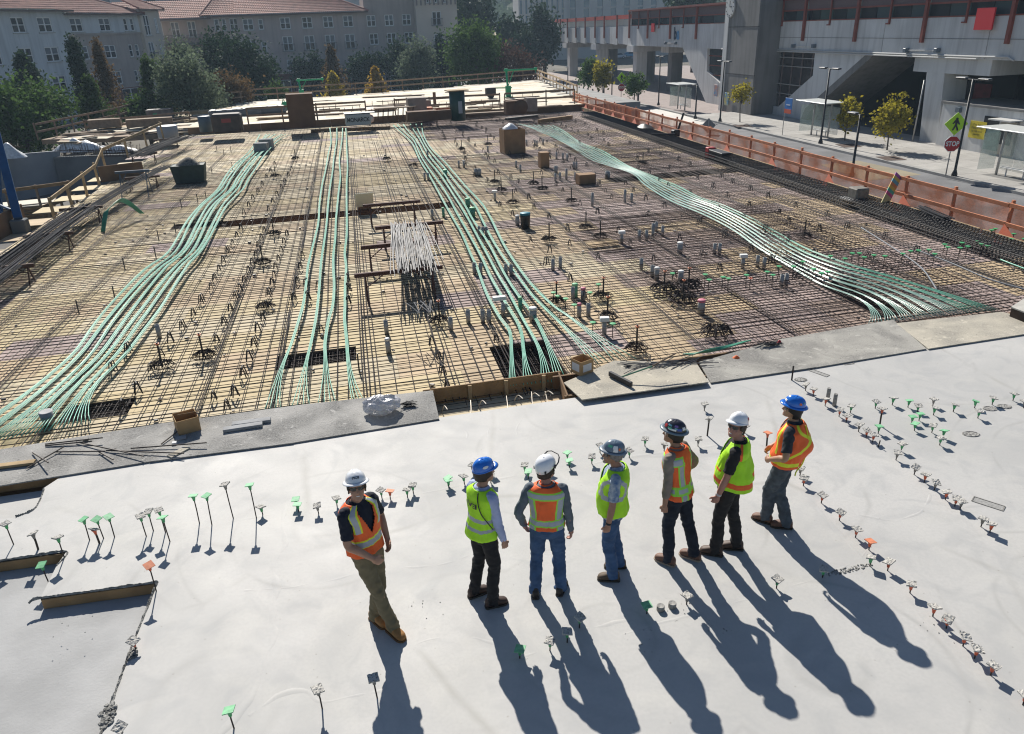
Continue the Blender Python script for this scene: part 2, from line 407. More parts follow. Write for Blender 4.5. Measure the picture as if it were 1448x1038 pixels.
u0, v0 = _uv(303, 322); u1, _ = _uv(640, 284); TRENCH.append((u0, u1, v0-.1, v0+1.0))
u0, v0 = _uv(240, 325); u1, _ = _uv(312, 318); TRENCH.append((u0, u1, v0, v0+.8))
u0, v0 = _uv(870, 258); u1, _ = _uv(1060, 243); TRENCH.append((u0, u1, v0, v0+1.))
for ti, (a0, a1, b0, b1) in enumerate(TRENCH):
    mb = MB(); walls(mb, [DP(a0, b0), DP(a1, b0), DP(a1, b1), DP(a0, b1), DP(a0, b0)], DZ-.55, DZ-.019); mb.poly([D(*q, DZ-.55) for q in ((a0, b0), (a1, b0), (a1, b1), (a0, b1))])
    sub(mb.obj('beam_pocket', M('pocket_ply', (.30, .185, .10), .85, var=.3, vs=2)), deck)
sheet_me = [skew_plate(PU, PV, .018).mesh('plywood_sheet', [m]) for m in PLY]
rest = {i: MB() for i in range(5)}; count = 0
for j in range(41):
    v = .3+PV*(j+.5)-.3
    for i in range(13):
        u = -14+PU*(i+.5)-(PU/2 if j % 2 else 0)
        if u > 16.2 or u < -14.3: continue
        rg = random.Random(i*91+j*7); a = rg.random()
        if u < -1: k = 2 if a < .35 else (0 if a < .8 else (1 if a < .95 else 3))
        elif u < 5 and v > 14: k = 1 if a < .45 else (2 if a < .75 else (3 if a < .9 else 0))
        elif u < 5: k = 1 if a < .5 else (0 if a < .7 else (3 if a < .85 else 2))
        elif u < 10: k = 3 if a < .5 else (4 if a < .7 else 1)
        else: k = 1 if a < .4 else (3 if a < .7 else 4)
        if v > 36 and u > 2: k = 3 if a < .6 else 4
        p = D(u, v, DZ+rg.uniform(-.002, .002))
        hit = [t for t in TRENCH if t[0] < u+PU/2 and t[1] > u-PU/2 and t[2] < v+PV/2 and t[3] > v-PV/2]
        if hit:
            rects = [(u-PU/2, u+PU/2, v-PV/2, v+PV/2)]
            for t in hit:
                new = []
                for (a0, a1, b0, b1) in rects:
                    x0, x1, y0, y1 = max(a0, t[0]), min(a1, t[1]), max(b0, t[2]), min(b1, t[3])
                    if x0 >= x1 or y0 >= y1: new.append((a0, a1, b0, b1)); continue
                    new += [r for r in ((a0, x0, b0, b1), (x1, a1, b0, b1), (x0, x1, b0, y0), (x0, x1, y1, b1)) if r[1]-r[0] > .01 and r[3]-r[2] > .01]
                rects = new
            mbp = MB()
            for (a0, a1, b0, b1) in rects: mbp.prism([tuple(D(*q)[:2]) for q in ((a0, b0), (a1, b0), (a1, b1), (a0, b1))], DZ-.018, DZ)
            if mbp.v: sub(mbp.obj('plywood_sheet', PLY[k]), deck); count += 1
            continue
        if v < 29:
            o = link('plywood_sheet', sheet_me[k], deck, p-deck.location); count += 1
        else:
            q = skew_plate(PU, PV, .018); rest[k].add([(x+p.x-deck.location.x, y+p.y-deck.location.y, z+p.z-deck.location.z) for x, y, z in q.v], q.f)
for k, mbk in rest.items():
    if mbk.v: o = mbk.obj('plywood_sheets_far', PLY[k], deck); o['kind'] = 'stuff'

# ================================================================ reinforcing mats (far too many bars to count)
def bars_v(mb, us, v0, v1, z, r, seed, wob=.035, seg=2.2):
    rg = random.Random(seed)
    for u in us:
        a, b = v0+rg.uniform(-.2, .4), v1-rg.uniform(0, .5); n = max(2, int((b-a)/seg)); off = rg.uniform(-.03, .03); ph = rg.uniform(0, 99)
        mb.tube([D(u+off+wob*mnoise.noise(Vector((ph, (a+(b-a)*i/n)*.35, 0))), a+(b-a)*i/n, z+rg.uniform(-.008, .012)) for i in range(n+1)], r*rg.uniform(.85, 1.15), 4, True)
def bars_u(mb, vs, u0, u1, z, r, seed, wob=.03, seg=2.0):
    rg = random.Random(seed)
    for v in vs:
        a, b = u0+rg.uniform(-.3, .5), u1-rg.uniform(0, .4); n = max(2, int(abs(b-a)/seg)); off = rg.uniform(-.03, .03); ph = rg.uniform(0, 99)
        mb.tube([D(a+(b-a)*i/n, v+off+wob*mnoise.noise(Vector((ph, (a+(b-a)*i/n)*.4, 0))), z+rg.uniform(-.008, .012)) for i in range(n+1)], r*rg.uniform(.85, 1.15), 4, True)
rg = random.Random(5)
def span(a, b, s, j=.25): 
    out = []; x = a
    while x < b: out.append(x); x += s*(1+rg.uniform(-j, j))
    return out
mb = MB(); bars_u(mb, span(.7, 30, .19), -13.8, 16.0, DZ+.045, .0085, 1); bars_u(mb, span(30, 48.5, .42), -13.6, 16.0, DZ+.045, .009, 2)
tag(mb.obj('cross_bars', STEEL), 'dark steel reinforcing bars laid across the plywood deck', 'reinforcing bars', kind='stuff')
mb = MB(); bars_v(mb, span(-13.8, 3.2, .27), .75, 48.3, DZ+.065, .0085, 3); bars_v(mb, span(3.2, 16, .205), 1.2, 48.3, DZ+.065, .0085, 4)
for u in (-12.4, -11.0, -9.6, -8.1, -5.5, -4.2, -2.4, -.9, .45, 1.5, 4.4, 6.6, 9.0, 11.4, 13.2):
    bars_v(mb, [u-.07, u, u+.07], .9, rg.uniform(30, 48), DZ+.085, .010, int(u*10)+300)
tag(mb.obj('long_bars', STEEL), 'dark steel reinforcing bars running away along the deck', 'reinforcing bars', kind='stuff')
# a second, denser top mat over the right-hand bays
mb = MB(); bars_u(mb, span(1.4, 13, .16), 4.6, 12.2, DZ+.16, .007, 7); bars_v(mb, span(4.6, 12.2, .24), 1.2, 13.2, DZ+.175, .007, 8)
bars_u(mb, span(20, 46, .42), 9.3, 13.8, DZ+.15, .008, 9); bars_v(mb, span(9.3, 13.8, .40), 3, 47, DZ+.165, .008, 10)
bars_u(mb, span(36, 47.5, .36), 1.5, 9.3, DZ+.15, .008, 11); bars_v(mb, span(1.5, 9.3, .32), 36, 48, DZ+.165, .008, 12)
tag(mb.obj('top_bars', STEELR), 'second layer of dark reinforcing bars over the grey bays', 'reinforcing bars', kind='stuff')

# ================================================================ plywood walkway on the joint
def walk_mat(name, light, dark, amt):
    """plywood crusted with spilled concrete: soft stains, gritty crust and pale scrapes"""
    m = bpy.data.materials.new(name); m.use_nodes = True; MATS[name] = m; n = m.node_tree.nodes; l = m.node_tree.links; b = n['Principled BSDF']; b.inputs['Roughness'].default_value = .95; b.inputs['Specular IOR Level'].default_value = .2
    tc = n.new('ShaderNodeTexCoord')
    def nz(sc, det, dist=0.):
        t = n.new('ShaderNodeTexNoise'); t.inputs['Scale'].default_value = sc; t.inputs['Detail'].default_value = det; t.inputs['Distortion'].default_value = dist; l.new(tc.outputs['Object'], t.inputs['Vector']); return t.outputs[0]
    def mr(x, a, c, d=0., e=1.):
        q = n.new('ShaderNodeMapRange'); q.inputs[1].default_value = a; q.inputs[2].default_value = c; q.inputs[3].default_value = d; q.inputs[4].default_value = e; l.new(x, q.inputs[0]); return q.outputs[0]
    def mix(f, a, c):
        q = n.new('ShaderNodeMix'); q.data_type = 'RGBA'; l.new(f, q.inputs['Factor'])
        for k, v in (('A', a), ('B', c)):
            if isinstance(v, tuple): q.inputs[k].default_value = (*v, 1)
            else: l.new(v, q.inputs[k])
        return q.outputs['Result']
    mul = n.new('ShaderNodeMath'); mul.operation = 'MULTIPLY'; l.new(mr(nz(1.1, 9, .6), .38, .62, 0., amt), mul.inputs[0]); grit = nz(38, 8); l.new(mr(grit, .3, .62, 1.15, .45), mul.inputs[1])
    c = mix(mul.outputs[0], light, dark); c = mix(mr(nz(7, 10, .8), .60, .70, 0., .7), c, tuple(min(1, q*1.25) for q in light)); c = mix(mr(nz(17, 6), .66, .72, 0., .8), c, tuple(q*.6 for q in dark))
    l.new(c, b.inputs['Base Color']); bp = n.new('ShaderNodeBump'); bp.inputs['Strength'].default_value = 1.; bp.inputs['Distance'].default_value = .012; l.new(grit, bp.inputs['Height']); l.new(bp.outputs[0], b.inputs['Normal']); return m
WALKM = walk_mat('walk_board', (.37, .355, .32), (.17, .165, .155), 1.); WALKP = walk_mat('walk_board_pale', (.48, .44, .36), (.22, .21, .19), .8); WALKD = walk_mat('walk_board_dark', (.36, .35, .33), (.15, .148, .142), 1.)
def board(pts, z, th, mat, label):
    q = [at(x, y, z) for x, y in pts]; mb = MB(); mb.prism([(p.x, p.y) for p in q], z-th, z)
    return tag(mb.obj('walkway_board', mat), label, 'plywood board', 'plywood walkway boards along the pour joint')
WZ = .03
board([(-120, 655), (228.6, 598.5), (211, 652.6), (-120, 706)], WZ-.004, .02, WALKD, 'dirty plywood walkway board under the crossed offcut bars')
board([(228.5, 598.5), (420, 573), (415, 626), (211, 652.5)], WZ, .02, WALKD, 'grey plywood walkway board carrying the open tan box')
board([(419, 573), (612, 552), (621, 592), (414, 626)], WZ-.004, .02, WALKD, 'grey plywood walkway board under the clear plastic sack')
board([(797, 541), (868, 510), (984, 512), (1002, 540), (823, 565)], WZ+.05, .02, WALKP, 'pale plywood walkway board under the push broom')
board([(988, 512), (1107, 478.5), (1154, 519), (1005, 541)], WZ, .02, WALKM, 'grey plywood walkway board with the orange rag on it')
board([(1106, 479), (1263, 452), (1310, 493), (1153, 519.5)], WZ-.004, .02, WALKM, 'plywood walkway board with a dark grey stain, third from right edge')
board([(1267, 457), (1416, 441), (1470, 452), (1470, 469), (1313, 493)], WZ, .02, WALKP, 'yellowish plywood walkway board with gravel on it at right edge')
# joists carrying the walkway, seen along the joint
for u0, u1 in ((-13, -1.5), (.95, 13)):
    mb = MB()
    for v in (.12, .95):
        mb.bar(D(u0, v, -.15), D(u1, v, -.15), .05, .30)
    tag(mb.obj('walkway_joist', FORMD), 'dark timber joists below the walkway boards %s the open trench' % ('left of' if u0 < -5 else 'right of'), 'joist')
# open trench between the boards
tr = empty('trench_form', D(-.3, .6, -.5), 0, 'brown plywood trench form with upright studs and hooked bars', 'formwork')
mb = MB(); mb.bar(D(-1.45, 1.10, -.22), D(1.15, 1.10, -.22), .03, .48, ch=.004); sub(mb.obj('back_board', FORMW), tr)
mb = MB(); mb.bar(D(-1.45, .1, -.22), D(-1.43, 1.08, -.22), .03, .46, ch=.004); sub(mb.obj('end_board', FORMD), tr)
mb = MB(); mb.bar(D(1.0, .1, -.22), D(1.1, 1.08, -.22), .03, .46, ch=.004); sub(mb.obj('end_board', FORMD), tr)
for u in (-1.3, -.6, .08, .8):
    mb = MB(); mb.bar(D(u, 1.045, -.46), D(u, 1.045, .01), .045, .07, up=(1, 0, 0), ch=.004); sub(mb.obj('stud', LUMB), tr)
for i, u in enumerate((-1.12, -.75, -.45, -.1, .2, .35, .5, .62, .75)):
    mb = MB(); rg = random.Random(i); a = D(u, .03, -.1); 
    pts = [a, D(u+.06, .35, -.12), D(u+.1+.05*rg.random(), .7, -.16+.05*rg.random())] if i % 2 else [D(u-.05, .75, -.3), D(u-.02, .5, -.05), D(u, .15, .05)]
    mb.tube(interp(pts, 5), .008, 6); sub(mb.obj('hooked_bar', M('bar_bright', (.42, .38, .33), .5, metal=.5)), tr)

# ================================================================ pins with square caps
def speckle_mat(name, base, dark, thr=.5):
    m = bpy.data.materials.new(name); m.use_nodes = True; n = m.node_tree.nodes; l = m.node_tree.links; b = n['Principled BSDF']; MATS[name] = m
    tc = n.new('ShaderNodeTexCoord'); oi = n.new('ShaderNodeObjectInfo'); ad = n.new('ShaderNodeVectorMath'); ad.operation = 'ADD'
    l.new(tc.outputs['Object'], ad.inputs[0]); l.new(oi.outputs['Location'], ad.inputs[1])
    t = n.new('ShaderNodeTexNoise'); t.inputs['Scale'].default_value = 55; t.inputs['Detail'].default_value = 5; l.new(ad.outputs[0], t.inputs['Vector'])
    r = n.new('ShaderNodeValToRGB'); r.color_ramp.elements[0].position = thr-.07; r.color_ramp.elements[0].color = (*dark, 1)
    r.color_ramp.elements[1].position = thr+.05; r.color_ramp.elements[1].color = (*base, 1)
    l.new(t.outputs[0], r.inputs[0]); l.new(r.outputs[0], b.inputs['Base Color']); b.inputs['Roughness'].default_value = .95
    bp = n.new('ShaderNodeBump'); bp.inputs['Strength'].default_value = 1; bp.inputs['Distance'].default_value = .01; l.new(t.outputs[0], bp.inputs['Height']); l.new(bp.outputs[0], b.inputs['Normal'])
    return m
SPK = speckle_mat('cap_spatter', (.46, .445, .41), (.16, .15, .14), .42)
GRN = M('cap_green', (.07, .40, .15), .5, var=.3, vs=30); GRNP = M('cap_green_pale', (.20, .52, .27), .6, var=.3, vs=20)
ORN = M('cap_orange', (.62, .12, .05), .5, var=.3, vs=30); ORNP = M('cap_orange_pale', (.70, .24, .12), .6, var=.25, vs=20)
RODM = M('pin_rod', (.05, .038, .033), .7, metal=.3, var=.4, vs=20)
GREYC = M('cap_grey', (.25, .24, .22), .8, var=.3, vs=20)
capmesh = {}
def cap_plate(key, tilt):
    if key in capmesh: return capmesh[key]
    rg = random.Random(key); mb = MB(); s = .052; n = 5; vs = []; fs = []
    lump = key.endswith('s')
    for zz in (0, 1):
        for j in range(n+1):
            for i in range(n+1):
                x, y = (i/n*2-1)*s, (j/n*2-1)*s
                if lump and rg.random() < .25: x *= 1+rg.uniform(-.05, .05); y *= 1+rg.uniform(-.05, .05)
                z = (.007+(rg.random()*.012 if lump else .0)) if zz else -.002
                vs.append((x, y, z))
    W = n+1; o2 = W*W
    for j in range(n):
        for i in range(n):
            a = j*W+i; fs.append((o2+a, o2+a+1, o2+a+1+W, o2+a+W)); fs.append((a, a+W, a+W+1, a+1))
    for i in range(n):
        for (p, q) in ((i, i+1), ((n)*W+i+1, n*W+i), ((i+1)*W, i*W), (i*W+n, (i+1)*W+n)): fs.append((p, q, o2+q, o2+p))
    mb.add(vs, fs)
    capmesh[key] = mb; return mb
collar = MB(); collar.lathe([(.015, -.075), (.018, -.05), (.026, -.022), (.036, -.003)], n=10)
pin_me = {}
def pin_meshes(col, top, h, thick, var):
    k = (col, top, round(h, 2), thick, var)
    if k in pin_me: return pin_me[k]
    r = .013 if thick else .0075
    rod = MB(); rg = random.Random(var); rod.tube([(0, 0, -.02), (rg.uniform(-.004, .004), 0, h*.5), (0, 0, h-.02)], r, 7)
    stem = {'G': GRN, 'O': ORN, 'K': GREYC}[col]
    topm = SPK if top == 's' else {'G': GRNP, 'O': ORNP, 'K': GREYC}[col]
    pl = cap_plate('%d%s' % (var, top), 0); 
    pin_me[k] = (rod.mesh('rod', [RODM]), collar.mesh('collar', [stem]), pl.mesh('cap', [topm]), pl, stem); return pin_me[k]
PINN = 0
def pin(x, y, h, col, top, label, z=0., thick=False, group=None, tilt=None, cat='capped pin', scale=1.):
    global PINN; PINN += 1; rg = random.Random(PINN*13+5)
    rod, colm, capm, _, _ = pin_meshes(col, top, h, thick, PINN % 6)
    p = at(x, y, z); e = empty('capped_pin', p, rg.uniform(-.8, .8), label, cat, group)
    lean = (rg.uniform(-.05, .05), rg.uniform(-.05, .05)); e.rotation_euler = (lean[0], lean[1], rg.uniform(-.8, .8))
    link('rod', rod, e)
    c = link('collar', colm, e, (0, 0, h)); q = link('cap', capm, e, (0, 0, h))
    t = tilt if tilt is not None else .22
    q.rotation_euler = (rg.uniform(-t, t), rg.uniform(-t, t), 0)
    if scale != 1: q.scale = (scale,)*3; c.scale = (scale,)*3
    return e
def hpx(x, y, yt, z=0.):
    p = at(x, y, z); lo, hi = 0., 1.5
    for _ in range(40):
        m = (lo+hi)/2; v = p+Vector((0, 0, m))-CP; py = 519-FPX*v.dot(UPV)/v.dot(FWD)
        if py > yt: lo = m
        else: hi = m
    return lo
def cname(c, t): return ('concrete-spattered ' if t == 's' else 'clean ')+{'G': 'green', 'O': 'orange', 'K': 'grey'}[c]
def pin_row(lst, where, group, order='left'):
    for i, e in enumerate(lst):
        x, y, yt, c, t = e[:5]; kw = e[5] if len(e) > 5 else {}
        z = kw.get('z', 0.); h = hpx(x, y, yt, z)*.95 if yt else kw.get('h', .125)
        pin(x, y, h, c, t, '%s cap pin, %s from %s %s' % (cname(c, t), NTH[i], order, where), z, kw.get('k', False), group, kw.get('tilt'))
S = 's'; Cn = 'c'
pin_row([(19.3, 770, 739, 'G', S), (54, 777, 754, 'K', S, dict(k=True)), (91, 789, 758, 'G', S), (70.6, 827.6, 797, 'G', Cn, dict(z=RD)),
         (126.7, 764, 733, 'G', Cn), (140.8, 768.6, 747, 'O', S, dict(k=True, tilt=.6)), (146.6, 761.5, 732, 'G', Cn), (162, 759.5, 729, 'G', Cn),
         (207, 758.4, 728, 'G', S), (217, 750.6, 722, 'G', S), (221, 836, 796, 'O', Cn), (234, 753, 719, 'G', S), (240.4, 766, 730, 'G', Cn)],
        'among tall pins by the slab steps', 'tall pins by the slab steps', 'left')
pin_row([(282, 740, 699, 'G', Cn), (299.7, 742.5, 699, 'G', Cn), (330, 733, 683.5, 'K', S), (362.6, 732.7, 682, 'G', Cn)], 'of the four tallest pins', 'four tallest pins', 'left')
pin_row([(371.5, 727.7, 0, 'G', S), (419.5, 717, 0, 'G', Cn), (422.5, 724, 0, 'G', Cn), (450.6, 726, 0, 'K', S), (476.7, 715.4, 0, 'G', S), (501, 712.5, 0, 'G', S), (540, 703.8, 0, 'G', S), (552, 704.8, 0, 'O', Cn), (576, 702.9, 0, 'G', S), (584.6, 697, 0, 'G', S),
         (633.5, 686, 0, 'G', Cn), (635, 690, 0, 'G', Cn), (656.6, 684, 0, 'G', S), (668, 668, 0, 'K', S), (694, 683, 0, 'G', S), (696, 671, 0, 'G', S), (742, 668, 0, 'G', S), (747, 676.6, 0, 'G', Cn), (776, 668, 0, 'G', Cn),
         (802.5, 650, 0, 'G', Cn), (805, 661, 0, 'G', Cn), (837, 656, 0, 'G', S), (848.5, 640, 0, 'G', S), (873, 637, 0, 'G', Cn), (889.7, 647, 0, 'G', S), (912, 631, 0, 'G', S), (939, 638, 0, 'K', S), (987, 631, 0, 'K', S)][:28],
        'in row behind the workers', 'short pins in a row behind the workers', 'left')
pin_row([(996, 580.7, 0, 'K', S), (1000, 616, 590, 'K', S, dict(k=True)), (1053, 612, 0, 'G', S), (1084, 632, 611, 'O', Cn, dict(k=True))], 'among pins behind the two right-hand workers', 'pins behind the right-hand workers', 'left')
pin_row([(1139, 552.5, 0, 'K', S), (1150, 559.6, 0, 'O', S), (1166.7, 574, 0, 'O', S), (1186.3, 588.9, 0, 'O', S), (1196.4, 597, 0, 'O', S), (1214, 610.4, 0, 'K', S), (1224.7, 618.5, 0, 'O', S), (1233.9, 625.3, 0, 'O', S), (1267, 650.5, 0, 'K', S), (1274, 638, 0, 'G', S), (1292.5, 671.3, 0, 'K', S), (1307, 682, 0, 'O', S), (1321, 692.8, 0, 'K', S), (1336.8, 706.8, 0, 'O', S), (1350, 716, 0, 'O', S), (1357.4, 720.4, 0, 'K', S), (1387, 745, 0, 'K', S), (1399.7, 753, 0, 'O', S)],
        'in long diagonal row', 'pins in the long diagonal row', 'far end')
pin_row([(1131, 673, 0, 'K', S), (1136, 687, 0, 'O', S), (1161.4, 711.3, 0, 'O', S), (1186.8, 736, 0, 'O', S), (1209.5, 760, 0, 'O', S), (1228.7, 777.7, 0, 'O', Cn), (1255, 807, 0, 'O', S), (1286.8, 838.5, 0, 'O', S), (1319, 871.7, 0, 'O', S), (1338, 888.5, 0, 'O', S, dict(tilt=.5)), (1361.4, 913.7, 0, 'O', S), (1378, 931, 0, 'O', S), (1400.5, 955, 0, 'O', S), (1446.5, 997, 0, 'O', S)],
        'in near diagonal row of orange-stemmed pins', 'pins in the near diagonal row', 'far end')
pin_row([(1202.5, 583.5, 0, 'G', S), (1237.5, 577.4, 0, 'G', S), (1241.6, 613, 0, 'G', Cn), (1244, 601.7, 576, 'O', S, dict(k=True)), (1261.5, 572.7, 0, 'G', S), (1283.8, 576, 0, 'G', Cn), (1289, 598.8, 0, 'G', Cn), (1293, 609, 0, 'G', Cn), (1297, 583, 0, 'G', S), (1299.5, 594.7, 0, 'G', Cn), (1317.4, 611.8, 0, 'G', S), (1319, 574, 0, 'K', S), (1320, 587, 0, 'G', S), (1328.6, 629.6, 0, 'G', S), (1333, 619, 0, 'G', Cn), (1348, 582.4, 0, 'G', S), (1377.9, 577, 0, 'G', Cn), (1382.6, 591.3, 0, 'G', S), (1402.9, 572.5, 0, 'G', S), (1432.3, 566.7, 0, 'G', S), (1447, 577, 0, 'K', S)],
        'in far right cluster', 'pins in the far right cluster', 'left')
pin_row([(331, 1030, 1003, 'G', Cn), (455.6, 1002, 973, 'K', S), (533.5, 987, 958, 'K', S), (735, 931, 0, 'G', Cn), (777.6, 920, 905, 'G', S), (802, 908.6, 892, 'G', S), (819.5, 888, 872, 'G', S), (914.5, 868, 0, 'G', Cn), (971, 855, 842, 'K', S), (1098, 832, 0, 'G', S), (1163, 816.7, 0, 'G', S), (1229.8, 800.4, 0, 'G', S)],
        'among pins in front of the workers', 'pins in front of the workers', 'left')
pin_row([(176, 1046, 1027, 'K', S, dict(tilt=.3)), (192, 919, 906, 'O', S, dict(tilt=.7))], 'by the rough concrete ridge', 'pins by the concrete ridge', 'bottom')
# bare stakes and stub pipes on the slab
mb = MB(); p = at(1119.5, 537.6); mb.box((p.x, p.y, .13), (.03, .012, .30), .3, .002); tag(mb.obj('steel_stake', RODM), 'bare flat steel stake standing at the walkway edge', 'stake')
mb = MB(); p = at(1242, 632); mb.tube([p, p+Vector((.01, 0, .11))], .009, 8); tag(mb.obj('bare_rod', RODM), 'short bare black rod beside the long diagonal pin row', 'rod')
PIPEC = M('stub_concrete', (.34, .33, .31), .9, var=.4, vs=25, bump=.6)
for x, y, h, r, lb in ((1170, 566.6, .235, .032, 'farther of two speckled grey stub pipes in the diagonal pin row'), (1179.5, 574, .225, .032, 'nearer of two speckled grey stub pipes in the diagonal pin row'),
                       (934, 862.5, .062, .044, 'low concrete-filled stub, left of the pair in the shadows'), (950.5, 858.5, .062, .044, 'low concrete-filled stub, right of the pair in the shadows')):
    p = at(x, y); mb = MB(); mb.lathe([(r, 0), (r, h-.005), (r*.93, h), (r*.8, h-.003)], n=18); e = tag(mb.obj('stub_pipe', PIPEC, None, True, p), lb, 'pipe stub')
# flush plates and outlines cast into the slab
PLATE = speckle_mat('plate_rim', (.42, .41, .38), (.12, .115, .11), .52)
for i, (x, y, lb) in enumerate(((1373, 614, 'oval dark-rimmed cover plate set in the slab, alone at right'), (1399.7, 578, 'round cover plate with spilled mortar, left of a touching pair'), (1420, 575, 'round dark cover plate, right of a touching pair'), (1132, 537, 'small round cover plate beside the steel stake'))):
    mb = MB(); mb.lathe([(.10, 0), (.10, .006), (.085, .012), (.07, .007), (.0, .007)], n=22); o = mb.obj('cover_plate', PLATE, None, False, at(x, y)); o.scale = (1.15, .85, 1) if i else (1.3, .9, 1); tag(o, lb, 'cover plate')
for x, y, w, d, rz, lb in ((1397.5, 712.5, .36, .13, -.75, 'rectangular cast-in frame in the slab beside the diagonal row'), (1158, 527.5, .36, .10, -.95, 'rectangular cast-in frame near the walkway'), (1199, 514, .2, .09, .2, 'small cast-in frame at the slab edge')):
    e = empty('cast_in_frame', at(x, y), rz, lb, 'frame'); 
    for (cx, cy, sx, sy) in ((0, d/2, w, .012), (0, -d/2, w, .012), (w/2, 0, .012, d), (-w/2, 0, .012, d)):
        MB().box((cx, cy, .002), (sx, sy, .01)).obj('rim', GREYC, e)
    MB().box((0, 0, -.001), (w*.94, d*.85, .006)).obj('infill', M('infill', (.37, .365, .35), .95, var=.35, vs=30), e)
def crumbs(name, label, c, rx, ry, n, s0, s1, mat, seed, rz=0., z=0.):
    rg = random.Random(seed); mb = MB()
    for _ in range(n):
        a, r = rg.uniform(0, 6.28), rg.random()**.6; x, y = rx*r*math.cos(a), ry*r*math.sin(a); cr, sr = math.cos(rz), math.sin(rz)
        s = rg.uniform(s0, s1); mb.box((c[0]+x*cr-y*sr, c[1]+x*sr+y*cr, z+s*.25), (s, s*rg.uniform(.5, 1), s*.6), rg.uniform(0, 3), s*.15)
    return tag(mb.obj(name, mat), label, 'debris', kind='stuff')
a = at(1200, 806); crumbs('mortar_crumbs', 'dark mortar crumbs spilled on the slab by two green pins', a, .35, .045, 160, .005, .02, ROUGHC, 1, .25)
crumbs('ridge_rubble', 'rubble clump at the foot of the concrete ridge', at(152, 1012), .07, .17, 80, .012, .045, ROUGHC, 2, .3)
crumbs('ridge_rubble', 'rubble clump by the tilted orange pin', at(187, 925), .05, .09, 40, .01, .035, ROUGHC, 3, .3)
for i, (x, y) in enumerate(((105, 887), (900, 905), (1330, 890), (600, 862), (957, 862), (1030, 890))):
    crumbs('grit', 'scattered grit on the slab', at(x, y), .25, .2, 12, .004, .014, ROUGHC, 20+i)

# ================================================================ green tendon bands
TEND = M('tendon_sheath', (.115, .43, .30), .38, spec=.5, var=.2, vs=3, rnd=.05)
TENDS = M('tendon_sheath_shiny', (.32, .55, .46), .26, spec=.6, var=.2, vs=3, rnd=.05)
TENDD = M('tendon_sheath_deep', (.05, .27, .16), .3, spec=.6, var=.2, vs=3)
def band(pxs, ends, ns, label, group, z=-.10, mat=TEND, sp=.0178, zend=-.12, seed=0, rad=.0088):
    """ends: end pixels of the strands; pxs: band centre line"""
    rg = random.Random(seed)
    c = [at(x, y, z) for x, y in pxs]; root = empty('tendon_band', c[0], 0, label, 'tendon band', group)
    N = len(c); tot = sum((c[i+1]-c[i]).length for i in range(N-1))
    path = interp(c, 5); L = 0
    for k in range(ns):
        off = (k-(ns-1)/2)*sp; pts = []; L = 0
        for i, p in enumerate(path):
            t = (path[min(i+1, len(path)-1)]-path[max(i-1, 0)]).normalized(); s = Vector((t.y, -t.x, 0))
            if s.x < 0: s = -s
            if i: L += (p-path[i-1]).length
            f = L/tot
            q = p+s*(off+.018*mnoise.noise(Vector((seed*7.3, f*9, 0)))); q.z = z+.05*math.sin(f*math.pi*7+.6+seed*.35)+.02*mnoise.noise(Vector((seed*3.1+5, f*14, k*.2)))+.004*k*(k % 2)
            pts.append(q)
        e = at(ends[k][0], ends[k][1], zend); a = pts[-1]; b = pts[-4]
        tdir = (a-b).normalized(); d = (e-a).length
        for j in range(1, 7):
            t = j/6; q = (a+tdir*d*t)*(1-t)+(a.lerp(e, t))*t
            q.z = lerp(a.z, zend, t); pts.append(q)
        mb = MB(); mb.tube([p-c[0] for p in pts], rad, 6); mb.obj('strand', mat, root, True)
    return root
def edge_band(L, Rr, t): return [(lerp(a[0], b[0], t), lerp(a[1], b[1], t)) for a, b in zip(L, Rr)]
# bundle 1 (left)
rows = [(191, 368, 412), (199, 364, 392), (220, 346, 374), (247, 319, 353), (268, 305, 343), (291, 283, 320), (315, 264, 306), (353, 240, 288), (380, 206, 265), (428, 161, 231), (460, 134, 205), (496, 106, 177), (530, 68, 146)]
def bundle1():
    nb = 7
    for b in range(nb):
        t = b/(nb-1); j = lambda y: 1.5*math.sin(b*2.1+y*.03)
        px = [(lerp(l, r, t)+j(y), y) for y, l, r in rows]
        ends = [(lerp(-95, 128, (b*5+k)/34), lerp(640, 598, (b*5+k)/34)) for k in range(5)]
        band(px, ends, 5, 'pale green tendon band, %s from left in the wide left bundle' % NTH[b], 'tendon bands of the left bundle', seed=b)
bundle1()
b2 = [[466.5, 468, 463, 458, 453, 450, 445, 440, 436, 433, 429, 423, 413, 406], [476.5, 476, 472, 469, 465, 462, 459, 456, 454, 452, 449, 446, 440, 436], [484.5, 483, 480, 481, 478, 475, 474, 472, 472, 473, 471, 465, 460, 460], [489, 490, 491, 491, 490, 490, 490, 488, 490, 488, 487.5, 487, 490, 491]]
yy = [182, 200, 225, 250, 280, 310, 335, 360, 380, 405, 430, 450, 480, 497]
e2 = [[373, 381, 390, 397], [411, 419, 430, 439], [448, 458, 468, 477], [499, 503, 510, 517]]
for b in range(4):
    band(list(zip(b2[b], yy)), [(x, 584-(x-370)*.09) for x in e2[b]], 4, 'green tendon band, %s from left of the four straight bands' % NTH[b], 'four straight tendon bands', seed=20+b)
